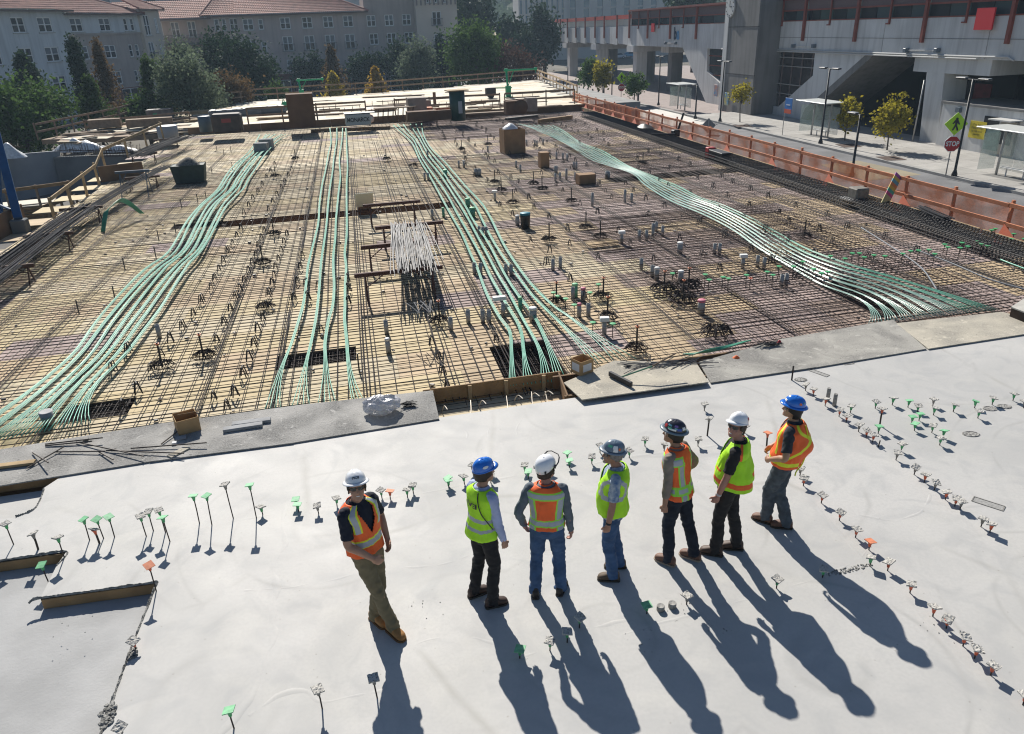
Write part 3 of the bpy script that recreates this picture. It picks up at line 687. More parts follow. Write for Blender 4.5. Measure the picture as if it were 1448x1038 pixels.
B3 = [[(556, 178), (577, 195), (590, 218), (605, 245), (622, 276), (634, 295), (650, 324), (665, 360), (675, 381), (688, 415), (705, 445), (720, 465), (723, 490)],
      [(562, 177), (582, 195), (594, 218), (611, 245), (633, 276), (645, 297), (662, 330), (683, 370), (694, 392), (711, 420), (730, 450), (737, 468), (740, 492)],
      [(570, 176), (586, 195), (600, 218), (620, 245), (645, 280), (660, 305), (675, 335), (700, 381), (716, 405), (727, 425), (743, 455), (755, 477)],
      [(580, 175), (592, 195), (606, 218), (630, 250), (655, 285), (668, 310), (690, 345), (713, 385), (733, 415), (752, 440), (764, 463)],
      [(588, 174), (596, 195), (612, 218), (638, 250), (668, 285), (683, 315), (703, 350), (732, 388), (752, 415), (775, 440), (790, 455)],
      [(596, 174), (600, 195), (620, 220), (644, 247), (677, 282), (691, 305), (712, 345), (742, 388), (765, 415), (785, 435), (800, 446)]]
E3 = [[(719, 545), (722, 545), (726, 545), (730, 544)], [(740, 544), (746, 543), (752, 543), (758, 542)], [(764, 541), (769, 541), (775, 540), (780, 540)], [(785, 539), (790, 538), (795, 536), (799, 534)],
      [(838, 517), (846, 514), (852, 513), (859, 511)], [(868, 510), (878, 509), (888, 508), (899, 507)]]
for b in range(6):
    band(B3[b], E3[b], 4, 'green tendon band, %s from left in the bundle past the trench' % NTH[b], 'tendon bands of the bundle past the trench', seed=40+b)
L4 = [(734, 176), (757, 182), (790, 199), (805, 206), (820, 214), (838, 226), (862, 236), (895, 247), (912, 260), (951, 284), (993, 304), (1038, 328), (1071, 349), (1118, 375), (1160, 399), (1198, 414)]
R4 = [(781, 176), (800, 188), (816, 198), (832, 205), (850, 213), (866, 223), (885, 233), (916, 244), (951, 260), (985, 279), (1021, 290), (1063, 307), (1100, 327), (1145, 355), (1200, 377), (1260, 394)]
for b in range(8):
    t = b/7
    ends = [(lerp(1228, 1412, (b*5+k)/39), lerp(458, 438, (b*5+k)/39)) for k in range(5)]
    band(edge_band(L4, R4, t), ends, 5, 'shiny pale green tendon band, %s from left in the right bundle' % NTH[b], 'tendon bands of the right bundle', mat=TENDS if b < 6 else TEND, seed=60+b, sp=.0115, rad=.0072)
px = [(836, 160), (852, 165), (868, 172), (882, 177)]
band(px, [(886, 178), (887, 178.5), (888, 179), (889, 179.5)], 4, 'short pale green tendon band in the far right deck corner', None, seed=90)
# loose green arc on the left and the green line at right edge
mb = MB()
rt = empty('tendon_coil', at(150, 328, DZ), 0, 'arched bundle of loose green tendons on the left of the deck', 'tendons')
for k in range(7):
    a, b_, c, d_ = at(143+k*.8, 328+k*.3, DZ), atY(152+k, 300, 27.6), atY(172+k, 290, 28.6), at(198+k, 302, DZ+.2)
    q = interp([a, a.lerp(b_, .6)+Vector((0, 0, .2)), Vector((b_.x, b_.y, .35+k*.02)), Vector((c.x, c.y, .45+k*.02)), d_], 6)
    MB().tube([p-Vector(rt.location) for p in q], .013, 6).obj('strand', TENDD, rt, True)
mb = MB(); mb.tube(interp([at(1415, 367, DZ+.2), at(1430, 373, DZ+.2), at(1460, 384, DZ+.2)], 5), .02, 8); tag(mb.obj('green_tendon', TEND, None, True), 'single green tendon along the dark edge cage at right edge', 'tendon')

# ---- low cement ridges and cold joints left by the pour
RIDGE = M('cement_ridge', (.47, .455, .425), .95, var=.3, vs=9)
def seam(pp, w, h, label, seed):
    path = interp([at(x, y, 0) for x, y in pp], 10); N = len(path); vs = []; fs = []; K = 5
    for i, p in enumerate(path):
        t = (path[min(i+1, N-1)]-path[max(i-1, 0)]).normalized(); sd = Vector((t.y, -t.x, 0)); f = abs(mnoise.noise(p*2.3+Vector((seed, 0, 0))))*2; jit = sd*(.02*mnoise.noise(p*5+Vector((0, seed, 0))))
        for k in range(K): a = k/(K-1)*2-1; q = p+jit+sd*(a*w*3.2*(.4+f)); vs.append((q.x, q.y, (1-a*a)**.8*h*.9*(.15+f)*(1 if a < 0 else .6)-.0008))
    for i in range(N-1):
        for k in range(K-1): fs.append((i*K+k, i*K+k+1, (i+1)*K+k+1, (i+1)*K+k))
    mb = MB(); mb.add(vs, fs); sub(mb.obj('pour_ridge', SLAB, None, True), slab)
for i, (pp, w, h) in enumerate((([(405, 705), (400, 740), (403, 770), (386, 800), (391, 830), (385, 870), (388, 900), (375, 930), (362, 970), (340, 1005), (310, 1040)], .013, .007),
    ([(300, 745), (340, 735), (420, 722), (520, 708), (600, 697), (660, 685), (740, 672), (800, 664), (880, 648), (990, 633), (1050, 622)], .010, .005), ([(345, 835), (400, 832), (460, 822), (540, 805), (620, 800), (662, 786)], .007, .004), ([(585, 912), (630, 900), (690, 907), (745, 932)], .007, .005), ([(352, 1012), (392, 985), (432, 978), (452, 992), (500, 985), (545, 975)], .010, .006),
    ([(1140, 565), (1200, 615), (1260, 660), (1320, 705), (1400, 768), (1448, 812)], .008, .004), ([(1120, 680), (1170, 735), (1220, 790), (1280, 850), (1350, 925), (1448, 1015)], .009, .005), ([(1215, 728), (1260, 735), (1300, 725), (1316, 700)], .006, .004), ([(860, 905), (940, 880), (1010, 862), (1090, 838), (1165, 815)], .007, .004), ([(640, 800), (760, 790), (900, 768), (1000, 745)], .005, .003), ([(1150, 820), (1185, 805), (1222, 785), (1228, 760)], .006, .004), ([(720, 935), (780, 915), (830, 890), (900, 875)], .007, .004), ([(380, 880), (420, 900), (500, 870), (540, 830)], .005, .003), ([(620, 640), (660, 620), (650, 600)], .005, .003), ([(705, 640), (690, 615), (700, 590)], .005, .003), ([(750, 635), (730, 610), (745, 582)], .005, .003))):
    seam(pp, w, h, None, i*3.7)

# ================================================================ far formwork deck
PALEPLY = [M('far_ply_a', (.60, .525, .39), .8, var=.10, vs=.8, rnd=.05), M('far_ply_b', (.64, .58, .47), .8, var=.08, vs=.8, rnd=.05), M('far_ply_c', (.55, .455, .31), .8, var=.12, vs=.8, rnd=.05)]
fd = empty('far_formwork_deck', D(0, 50, FZ)); fd['kind'] = 'structure'; fd['label'] = 'pale plywood formwork deck beyond the rebar bays'
fme = [skew_plate(PU, PV, .018).mesh('plywood_sheet', [m]) for m in PALEPLY]; frest = [MB(), MB(), MB()]; cnt_ = 0
for j in range(27):
    v = 49.3+PV*(j+.5)
    for i in range(16):
        u = -15+PU*(i+.5)-(PU/2 if j % 2 else 0)
        vmax = 71.5+max(0, (u+11.6))*.15 if u < 1.3 else 73.5+(u-1.3)*.44
        vmin = 49.2
        if v > vmax or u > 16.3+(v-49)*.12 or u < -14.2+max(0, v-66)*.5: continue
        k = random.Random(i*31+j).choice((0, 1, 1, 2)); p = D(u, v, FZ+random.Random(i+j*50).uniform(-.003, .003))
        if cnt_ < 296: link('plywood_sheet', fme[k], fd, p-fd.location); cnt_ += 1
        else:
            q = skew_plate(PU, PV, .018); frest[k].add([(x+p.x-fd.location.x, y+p.y-fd.location.y, z+p.z-fd.location.z) for x, y, z in q.v], q.f)
for k in range(3):
    if frest[k].v: o = frest[k].obj('plywood_sheets_far', PALEPLY[k], fd); o['kind'] = 'stuff'
ef = empty('far_edge_form', D(0, 48.7, DZ), 0, 'brown timber edge form between the rebar bays and the far deck', 'form board')
for i in range(6):
    u0 = -13.6+i*4.98; mb = MB(); mb.bar(D(u0, 48.85, (DZ+FZ)/2-.02), D(u0+4.95, 48.85, (DZ+FZ)/2-.02), .05, FZ-DZ+.12, ch=.005); sub(mb.obj('board', M('form_brown', (.20, .12, .065), .85, var=.3, vs=1.5, rnd=.1)), ef)
def rail(pts, label, h=1.07, sp=2.3, mat=None, mat2=None, group='guard rails round the decks', post=(.09, .09), railw=(.04, .14), z2=.55, extra=None, rails=(1.0, .52), name='guard_rail', jit=.0):
    mat = mat or LUMD; root = empty(name, pts[0], 0, label, 'guard rail', group); rg = random.Random(label); o0 = Vector(pts[0])
    for a, b in zip(pts, pts[1:]):
        a, b = Vector(a), Vector(b); L = (b-a).length; n = max(1, round(L/sp)); d = (b-a).normalized(); nn = Vector((d.y, -d.x, 0))
        for i in range(n+1):
            p = a.lerp(b, i/n); t = Vector((rg.uniform(-jit, jit), rg.uniform(-jit, jit), 0)); mb = MB(); mb.bar(p-o0, p-o0+t+Vector((0, 0, h+rg.uniform(0, .12))), *post, up=(1, 0, 0), ch=.005); mb.obj('post', mat, root)
        for f in rails:
            mb = MB(); mb.bar(a-o0+nn*.065+Vector((0, 0, h*f)), b-o0+nn*.065+Vector((0, 0, h*f+rg.uniform(-.03, .03))), *railw, ch=.004); mb.obj('rail', mat2 or mat, root)
    return root
Zf = FZ
rail([D(-11.6, 71.8, Zf), D(-4, 72.9, Zf), D(1.3, 73.9, Zf), D(10.5, 78, Zf), D(20.3, 82.4, Zf)], 'weathered timber guard rail along the back of the far deck')
rail([D(-24, 51, Zf-.4), D(-21, 61, Zf-.3), D(-19.6, 65.7, Zf), D(-15.5, 67.5, Zf), D(-12.2, 69.5, Zf), D(-11.8, 71.4, Zf)], 'crooked timber guard rail by the left trees', jit=.08)
rail([D(20.3, 82.3, Zf), D(19.4, 74, Zf), D(18.0, 62, Zf), D(17.0, 54, Zf)], 'sunlit pale guard rail along the right side of the far deck', mat=LUMB)
rail([D(-9.5, 49.4, Zf), D(-4.6, 49.6, Zf), D(-1.0, 49.7, Zf)], 'low timber rail at the deck step left of the crate', sp=2.5)
rail([D(1.2, 49.7, Zf), D(6.5, 49.8, Zf), D(9.4, 49.8, Zf)], 'low timber rail at the deck step behind the long pallet', sp=2.6); rail([D(9.8, 49.8, Zf), D(13.2, 49.9, Zf), D(15.6, 50.0, Zf)], 'low timber rail at the deck step by the right green crane', sp=2.8)
rail([D(-22, 55, Zf-.5), D(-17.5, 54.5, Zf-.4), D(-14.3, 54.0, Zf-.2)], 'low crooked rail across the cluttered left deck corner', h=.9, jit=.12)
lc = empty('left_corner_deck', D(-18, 56, FZ)); lc['kind'] = 'structure'; lc['label'] = 'cluttered plywood corner of the far deck beside the left trees'
mb = MB(); mb.prism([DP(-14, 50.5), DP(-14, 69.4), DP(-19.6, 65.5), DP(-21, 61), DP(-24, 51.5), DP(-19, 50.2)], FZ-.75, FZ-.42); sub(mb.obj('bed', LUMD), lc)
for u, v in ((-15, 51.5), (-19, 51.5), (-23, 52.3), (-21, 58), (-19.5, 64), (-15, 60), (-15, 67), (-18, 57)): mb = MB(); mb.bar(D(u, v, SZ), D(u, v, FZ-.7), .15, .15, up=(1, 0, 0)); sub(mb.obj('shore', LUMD), lc)
rgl = random.Random(4)
for i in range(40):
    u, v = rgl.uniform(-22.5, -14.6), rgl.uniform(51.3, 66); 
    if v > 52+(u+24)*2.2+12 or u < -24+(v-51)*.33: continue
    q = skew_plate(PU*rgl.uniform(.6, 1), PV*rgl.uniform(.6, 1), .018); o = q.obj('plywood_sheet', PALEPLY[i % 3] if rgl.random() < .7 else LUMD, None, False, D(u, v, FZ-.40+rgl.random()*.05)); o.rotation_euler = (0, 0, rgl.uniform(-.5, .5)); sub(o, lc)
# ---- items standing on the far deck
CARD = M('cardboard', (.31, .185, .095), .9, var=.2, vs=3, rnd=.08); CARDD = M('cardboard_dark', (.14, .075, .042), .9, var=.2, vs=2)
def carton(name, label, base, w, d, h, rz, mat=CARD, openT=True, cat='box', flaps=True):
    e = empty(name, base, rz, label, cat); t = .012
    for nm, c, s in (('side', (-w/2, 0, h/2), (t, d, h)), ('side', (w/2, 0, h/2), (t, d, h)), ('side', (0, -d/2, h/2), (w-t, t, h)), ('side', (0, d/2, h/2), (w-t, t, h)), ('bottom', (0, 0, t), (w-t, d-t, t))): MB().box(c, s).obj(nm, mat, e)
    if not openT: MB().box((0, 0, h), (w+.01, d+.01, t)).obj('lid', mat, e)
    return e
carton('crate', 'tall dark brown crate standing at the deck step', at(429, 179, FZ), 1.75, 1.2, 2.15, UA, CARDD, False)
e = empty('site_box', at(512, 176, FZ), UA, 'white-fronted site box lettered MONARCK at the deck step', 'box'); MB().box((-.25, 0, .36), (1.7, .9, .72), 0, .02).obj('body', M('box_white', (.36, .38, .38), .6), e); MB().box((-.1, .05, .76), (2.1, .95, .05), .03, .01).obj('lid', DARKI if 'DARKI' in globals() else BLACKP, e)
cu = bpy.data.curves.new('t', 'FONT'); cu.body = 'MONARCK'; cu.size = .42; cu.align_x = 'CENTER'; cu.align_y = 'CENTER'; cu.offset = .012; o = bpy.data.objects.new('t', cu); COL.objects.link(o); me = bpy.data.meshes.new_from_object(o.evaluated_get(bpy.context.evaluated_depsgraph_get())); bpy.data.objects.remove(o)
for q in me.vertices: q.co = Vector((q.co.x*.72-.25, -.462, .36+q.co.y*.9))
me.materials.clear(); me.materials.append(BLACKP); link('lettering', me, e)
mb = MB(); mb.lathe([(.02, -.3), (.2, -.22), (.3, 0), (.2, .22), (.02, .3)], (0, 0, 0), 16); tag(mb.obj('float_ball', M('red_white', (.55, .06, .06), .5, var=1., vs=1.4, col2=(.7, .68, .65)), None, True, at(524, 174, FZ)+Vector((0, 0, .3))), 'red and white ball beside the lettered site box', 'ball')
GREENM = M('crane_green', (.01, .30, .13), .45, var=.15, vs=4)
def davit(px, py, toppx, reach, label, rz):
    b = at(px, py, FZ); h = hp2_(b, toppx); e = empty('davit_crane', b, rz, label, 'crane', 'green davit cranes'); mb = MB(); mb.box((0, 0, .05), (.7, .7, .1), 0, .01); mb.box((.0, 0, .55), (.45, .4, .9), 0, .03); mb.obj('base', GREENM, e)
    MB().tube([(0, 0, .1), (-.12, 0, h)], .09, 10).obj('mast', GREENM, e, True); mb = MB(); mb.tube([(-.35, 0, h-.02), (reach, 0, h-.02)], .075, 10); mb.box((-.12, 0, h), (.3, .24, .26), 0, .02); mb.obj('boom', GREENM, e); mb = MB(); mb.tube([(reach, 0, h-.05), (reach, 0, h-.35)], .02, 6); mb.box((reach, 0, h-.0), (.25, .22, .24), 0, .02); mb.obj('hook_block', GREENM, e)
    MB().tube([(-.03, 0, .9), (.55, 0, h-.1)], .035, 6).obj('brace', GREENM, e)
def hp2_(b, pyt):
    lo, hi = 0., 20.
    for _ in range(40):
        m = (lo+hi)/2; v = b+Vector((0, 0, m))-CP; py = 519-FPX*v.dot(UPV)/v.dot(FWD)
        if py > pyt: lo = m
        else: hi = m
    return lo
davit(428, 142, 113, 2.1, 'green davit crane on the left of the far deck', UA); davit(719, 138, 99, 2.6, 'green davit crane on the right of the far deck', UA)
e = empty('generator', at(694, 139, FZ), UA, 'dark wheeled engine linked to the right green crane', 'generator'); MB().box((0, 0, .6), (.9, .6, .6), 0, .05).obj('engine', BLACKP, e); MB().tube([(.4, 0, .85), (2., 0, .8)], .05, 8).obj('drive_shaft', GREENM, e)
for y in (-.33, .33): MB().tube([(0, y-.05, .25), (0, y+.05, .25)], .25, 14).obj('wheel', BLACKP, e)
e = empty('winch', at(404, 155, FZ), UA, 'small green winch left of the tall dark crate', 'winch'); MB().box((0, 0, .12), (1.2, .8, .24), 0, .03).obj('base', GREENM, e); mb = MB(); mb.tube([(0, -.3, .45), (0, .3, .45)], .22, 12); mb.tube([(-.35, 0, .2), (-.1, 0, .85), (.25, 0, .2)], .06, 8); mb.obj('drum', GREENM, e)
def planks(px, py, L, n, label, rz=0., z=FZ, mat=LUMD, w=.2, layers=1, jit=.08, name='plank_pile', cat='planks'):
    rg = random.Random(label); e = empty(name, at(px, py, z), UA+rz, label, cat, 'plank piles on the far deck')
    for l_ in range(layers):
        for i in range(n): mb = MB(); mb.box((rg.uniform(-.2, .2), (i-(n-1)/2)*(w+.03), .03+.055*l_), (L*rg.uniform(.85, 1.05), w, .045), rg.uniform(-jit, jit)*.3, .004); mb.obj('plank', mat, e)
    return e
for i, (px, py, L, n, lb) in enumerate(((469, 151, 5.2, 2, 'long dark planks lying right of the tall dark crate'), (549, 137, 4.6, 3, 'stacked dark planks near the far rail before the orange-topped tree'), (553, 143, 3.0, 2, 'short dark plank pair in the middle of the far deck'), (553, 150, 3.0, 2, 'plank pair nearest the pallet trestles'), (655, 130, 4.0, 2, 'dark planks right behind the green column form'), (676, 136, 2.6, 1, 'single plank with blocks right of the column form'), (682, 143, 2.6, 1, 'plank with brackets left of the right crane'), (748, 132, 3.0, 2, 'dark planks right of the right crane mast'), (700, 160, 4.8, 3, 'brown planks beside the low rail at the right crane'), (455, 143, 2.6, 1, 'short plank left of the first yellow tree'), (735, 146, 5., 2, 'long planks on blocks before the right crane'))):
    planks(px, py, L, n, lb, random.Random(i).uniform(-.06, .06), layers=2 if i in (1, 8) else 1)
mb = MB()
e = empty('trestle', at(560, 168, FZ), UA, 'rusty trestle rack in the middle of the deck step', 'trestle')
for i in range(8):
    x = -1.3+i*.36
    for y in (-.3, .3): MB().tube([(x, y, 0), (x+.1, y*.6, .75)], .02, 5).obj('leg', STEELR, e)
MB().box((0, 0, .78), (3.0, .7, .07), .05, .01).obj('top', LUMD, e)
carton('carton', 'grey-brown wrapped pallet, left of a pair on the far deck', at(590, 164, FZ), 1.35, 1.1, 1.3, UA, M('wrap_grey', (.30, .25, .21), .8, var=.2, vs=3), False); carton('carton', 'smaller grey-brown wrapped pallet behind the orange crate', at(601, 160, FZ), .9, .9, .95, UA, M('wrap_grey'), False)
carton('crate', 'low orange crate on the far deck', at(600, 163, FZ), 1.2, .8, .55, UA, M('crate_orange', (.50, .13, .04), .7), False); carton('crate', 'long dark brown box at the deck step', at(608, 170, FZ), 3.2, .9, .65, UA+.03, CARDD, False)
carton('crate', 'orange-fronted bin right of the long dark box', at(627, 168, FZ), 1.1, .7, .7, UA, M('crate_orange'), True); carton('carton', 'small open brown carton before the long dark box', at(581, 171, FZ), .6, .5, .4, UA)
MB_ = MB(); MB_.box((0, 0, .5), (.25, .2, 1.), 0, .02); tag(MB_.obj('marker_stake', CARDD, None, False, at(615, 148, FZ)), 'short brown marker stake in the middle of the far deck', 'stake')
e = empty('column_form', at(648, 170, FZ-.1), UA, 'dark green column form with a pale board on top', 'column form'); MB().lathe([(.55, 0), (.55, 1.95)], n=18).obj('drum', M('form_green', (.012, .055, .045), .4, var=.2, vs=3), e, True); MB().box((0, 0, 2.0), (1.5, 1.1, .07), .05, .01).obj('cap_board', LUMB, e); MB().box((.1, -.56, .9), (.28, .03, .8), 0, .01).obj('label_plate', PALE if 'PALE' in globals() else M('plate_grey', (.30, .33, .36), .5), e)
carton('carton', 'brown box by the right crane, left of the wheel', at(723, 161, FZ), .9, .8, .9, UA, CARDD, False); carton('carton', 'grey-brown box by the right crane, right of the wheel', at(751, 157, FZ), .8, .7, .95, UA, M('wrap_grey'), False)
mb = MB(); mb.tube([(0, -.15, .5), (0, .15, .5)], .5, 20); tag(mb.obj('wheel_drum', CARDD, None, True, at(737, 161, FZ)), 'brown cable drum between two boxes near the right crane', 'drum'); bpy.context.scene.objects[-1] if False else None
rgp = random.Random(21)
for i in range(14):
    px = 450+i*22+rgp.uniform(-6, 6); py = lerp(160, 146, (px-450)/310)+rgp.uniform(-9, 4); o = empty('bracket_plank', at(px, py, FZ), UA+rgp.uniform(-.1, .1), 'low plank with upright brackets on the far deck, %s from left' % NTH[i], 'plank', 'bracketed planks on the far deck')
    L = rgp.uniform(1.6, 3.2); MB().box((0, 0, .05), (L, .22, .07), 0, .006).obj('plank', LUMD, o)
    for x in (-L*.3, 0, L*.3): MB().tube([(x, 0, .08), (x+rgp.uniform(-.05, .05), 0, rgp.uniform(.25, .5))], .025, 5).obj('bracket', STEELR, o)
for i, (px, py, L, n_, ly, rz, lb) in enumerate(((395, 168, 3.0, 3, 3, .1, 'small lumber pile left of the tall dark crate'), (460, 163, 2.6, 3, 2, -.1, 'small lumber pile right of the tall dark crate'), (540, 158, 2.4, 2, 4, .2, 'narrow lumber pile left of the trestle rack'), (668, 158, 3.2, 3, 3, .05, 'lumber pile right of the column form'), (685, 152, 2.4, 3, 2, -.2, 'short lumber pile before the right crane base'), (770, 152, 3.0, 3, 2, .15, 'lumber pile near the far fence end'), (620, 140, 3.4, 2, 2, .1, 'low lumber pile in the back of the far deck'), (580, 136, 2.6, 2, 2, -.1, 'low lumber pile near the back rail'), (120, 190, 3.0, 3, 3, .4, 'lumber pile nearest the pit in the left corner'), (180, 182, 3.2, 4, 3, -.3, 'lumber pile in the middle of the left corner'), (250, 172, 3.0, 3, 4, .2, 'lumber pile at the right of the left corner'), (210, 188, 2.6, 3, 2, .6, 'skewed lumber pile by the deck edge rail'))):
    planks(px, py, L, n_, lb, rz, layers=ly, mat=LUMB if i % 3 == 0 else LUMD, jit=.3, z=FZ if px > 240 else FZ-.35)
# left corner stacks
planks(300, 160, 4.2, 5, 'pale lumber stack near the left trees', .1, layers=5, mat=LUMB, jit=.2); planks(290, 170, 3.4, 4, 'tilted pale shutter panels before the lumber stack', .5, layers=3, mat=LUMB, jit=.3); planks(268, 172, 4.5, 3, 'brown planks at the left of the lumber stack', -.05, layers=2)
for px, py, L, lb, rz in ((333, 164, 5.0, 'grey tarp-covered stack before the lumber pile', .12), (368, 161, 5.2, 'grey tarp-covered stack right of the lumber pile', .18)):
    e = empty('covered_stack', at(px, py, FZ), UA+rz, lb, 'stack'); MB().box((0, 0, .28), (L*.8, 1.3, .5), 0, .1).obj('cover', M('tarp_grey', (.13, .145, .16), .6, var=.3, vs=2), e); MB().box((0, 0, .05), (L*.7, 1.1, .1)).obj('pallet', LUMD, e)
    for i in range(5): MB().box((-L*.32+i*L*.16, 0, .55), (.35, 1.2, .03), .05, .01).obj('slat', M('slat_pale', (.45, .44, .40), .6), e)
e = empty('site_bin', at(324, 187, FZ), UA, 'dark brown bin with rounded lid at the deck step', 'bin'); MB().box((0, 0, .6), (1.9, 1.3, 1.2), 0, .12).obj('body', M('bin_brown', (.075, .055, .045), .7, var=.3, vs=3), e); MB().box((0, -.66, .8), (.6, .02, .25), 0).obj('plate', M('bin_red', (.25, .05, .04), .7), e)
mb = MB(); mb.lathe([(.42, 0), (.42, .95), (.38, 1.0), (.1, .99)], n=20); tag(mb.obj('drum_barrel', M('barrel_blue', (.06, .10, .14), .5), None, True, at(292, 186, FZ)), 'blue-grey barrel left of the dark brown bin', 'barrel'); mb = MB(); mb.lathe([(.62, 0), (.64, .95), (.6, .98), (.1, .9)], n=22); tag(mb.obj('tub', M('tub_grey', (.28, .30, .33), .5), None, True, at(240, 200, FZ-.2)), 'pale grey round tub at the left end of the deck step', 'tub')
for i, (px, py, w, d_, h, rz, lb) in enumerate(((213, 178, 3.2, .9, .55, .1, 'long brown timber box in the left deck corner'), (228, 168, 1.9, 1.2, .75, .0, 'dark skip with a green mark by the left rail'), (150, 180, 2.2, 1.0, .6, .1, 'brown shuttering box by the crooked rail'))):
    e = carton('shutter_box', lb, at(px, py, FZ-.1), w, d_, h, UA+rz, [LUMD, M('skip_grey', (.15, .13, .12), .7, var=.3, vs=3), LUMD][i], False)
    if i == 1: MB().box((-.3, -d_/2-.012, .4), (.3, .01, .18)).obj('green_mark', GREENM, e)
rgx = random.Random(12)
for i in range(16):
    px, py = rgx.uniform(70, 255), 0; py = lerp(196, 178, (px-70)/185)+rgx.uniform(-8, 9); mb = MB(); mb.box((0, 0, .02), (rgx.uniform(1.2, 2.6), rgx.uniform(.7, 1.2), .03), 0, .004)
    o = mb.obj('loose_sheet', PALEPLY[i % 3] if i % 4 else LUMD, None, False, at(px, py, FZ-.25)); o.rotation_euler = (rgx.uniform(-.08, .08), rgx.uniform(-.08, .08), UA+rgx.uniform(-.5, .5)); tag(o, 'loose plywood sheet in the cluttered left deck corner, %s from left' % NTH[sorted(range(16)).index(i)], 'plywood sheet', 'loose sheets in the left deck corner')

# ================================================================ left pit, walls and edge
PITW = M('pit_wall', (.17, .18, .185), .9, var=.35, vs=.6)
sheet('pit_floor', [DP(-60, -10), DP(-14.0, -10), DP(-14.0, 49), DP(-60, 49)], SZ-.006+.003, M('pit_floor', (.16, .15, .14), .95, var=.4, vs=.3))
def wall_px(x0, x1, Y0, Y1, ytop, label, mat=PITW, th=.3, z0=SZ):
    a, b = atY(x0, ytop, Y0), atY(x1, ytop, Y1); zt = a.z; mb = MB(); mb.bar((a.x, a.y, (z0+zt)/2), (b.x, b.y, (z0+(b.z if abs(b.z-zt) < 3 else zt))/2), th, zt-z0); return tag(mb.obj('pit_wall', mat), label, 'wall')
wall_px(75, 205, 50, 52, 222, 'dark grey concrete pit wall left of the deck'); wall_px(-30, 82, 46, 50.5, 222, 'lighter grey concrete pit wall panel at the left edge', M('pit_wall_pale', (.30, .32, .34), .9, var=.25, vs=.5))
def starters(x0, x1, Y, ypx, n, label, h=.8):
    e = empty('starter_bars', atY(x0, ypx, Y), 0, label, 'starter bars'); rg = random.Random(label); mb = MB()
    for i in range(n):
        p = atY(lerp(x0, x1, i/n), ypx, Y)-Vector(e.location); mb.tube([p, p+Vector((rg.uniform(-.1, .1), rg.uniform(-.1, .1), h*rg.uniform(.6, 1.1)))], .012, 4)
        if i % 3 == 0: mb.tube([p+Vector((0, 0, h*.5)), p+Vector((.8, 0, h*.5+rg.uniform(-.1, .1)))], .01, 4)
    o = mb.obj('bars', STEELR, e); o['kind'] = 'stuff'; return e
starters(80, 205, 50.6, 222, 90, 'tangle of starter bars on top of the dark pit wall'); starters(-5, 25, 48, 222, 20, 'starter bars on the pale pit wall at the left edge', 1.2)
mb = MB(); a = atY(80, 216, 51.5)
def heap(px, py, Y, rx, ry, h, mat, label, seed, name='heap', cat='heap'):
    c = atY(px, py, Y); n = 22; m = 9; vs = []; fs = []
    for j in range(m+1):
        r = j/m
        for k in range(n):
            a = 2*math.pi*k/n; x, y = rx*r*math.cos(a), ry*r*math.sin(a); vs.append((x, y, h*(1-r**1.6)*(1+.35*mnoise.noise(Vector((x*2+seed, y*2, 0))))))
    for j in range(m):
        for k in range(n): fs.append((j*n+k, (j+1)*n+k, (j+1)*n+(k+1) % n, j*n+(k+1) % n))
    mb = MB(); mb.add(vs, fs); return tag(mb.obj(name, mat, None, True, c), label, cat)
WHITEP = M('white_plastic', (.66, .67, .68), .4, var=.3, vs=6, bump=.8, bs=8)
heap(112, 213, 53, 1.9, .8, .75, WHITEP, 'crumpled white plastic heap on the pit wall', 1, 'plastic_heap'); heap(160, 214, 53.5, 1.8, .6, .45, WHITEP, 'long white plastic sheet behind the starter bars', 2, 'plastic_heap'); heap(12, 223, 46.9, 1.1, .6, .8, WHITEP, 'white wrapped bundle at the left edge above the pit', 3, 'wrapped_bundle', 'bundle')
BLUEM = M('brace_blue', (.012, .075, .19), .5, var=.2, vs=3)
e = empty('brace_tower', at(12, 330, -1.5), 0, 'blue steel raking brace at the left edge', 'brace')
pA, pB, pC = atY(-8, 180, 30), atY(26, 310, 27.5), atY(2, 318, 28.5); L0 = Vector(e.location)
for a, b, w, nm in ((pA, pB, .28, 'leg'), (atY(-4, 215, 29.5), pC, .14, 'leg'), (atY(-12, 285, 28.5), atY(24, 300, 27.6), .08, 'tie'), (atY(-8, 265, 29), atY(3, 300, 28.5), .07, 'tie')): mb = MB(); mb.bar(a-L0, b-L0, w, w*.8, ch=.01); mb.obj(nm, BLUEM, e)
MB().box(pB-L0+Vector((0, 0, (SZ-pB.z)/2)), (.5, .45, pB.z-SZ), .2, .03).obj('foot', PITW, e)
e = empty('plywood_stack', at(46, 326, SZ), UA+.1, 'stack of plywood sheets in the pit beside the blue brace', 'plywood stack')
for i in range(24): rg = random.Random(i); MB().box((rg.uniform(-.12, .12), rg.uniform(-.1, .1), .03+.06*i), (2.5, 1.3, .045), rg.uniform(-.06, .06), .004).obj('sheet', [LUMD, FORMW, LUMB][i % 3] if i < 22 else PALEPLY[1], e)
for i, (x0, y0, x1, y1, z, lb) in enumerate(((-5, 272, 100, 258, -.4, 'long brown timber rail across the pit'), (60, 293, 108, 277, -.6, 'shorter brown timber rail below the long pit rail'))):
    e = empty('timber_rail', at(x0, y0, z), 0, lb, 'timber'); mb = MB(); mb.bar(at(x0, y0, z), at(x1, y1, z), .06, .16, ch=.005); sub(mb.obj('rail', FORMW), e)
    for t in (.1, .5, .95): q = at(x0, y0, z).lerp(at(x1, y1, z), t); mb = MB(); mb.bar((q.x, q.y+.08, SZ), (q.x, q.y+.08, q.z+.1), .09, .09, up=(1, 0, 0)); sub(mb.obj('post', LUMD), e)
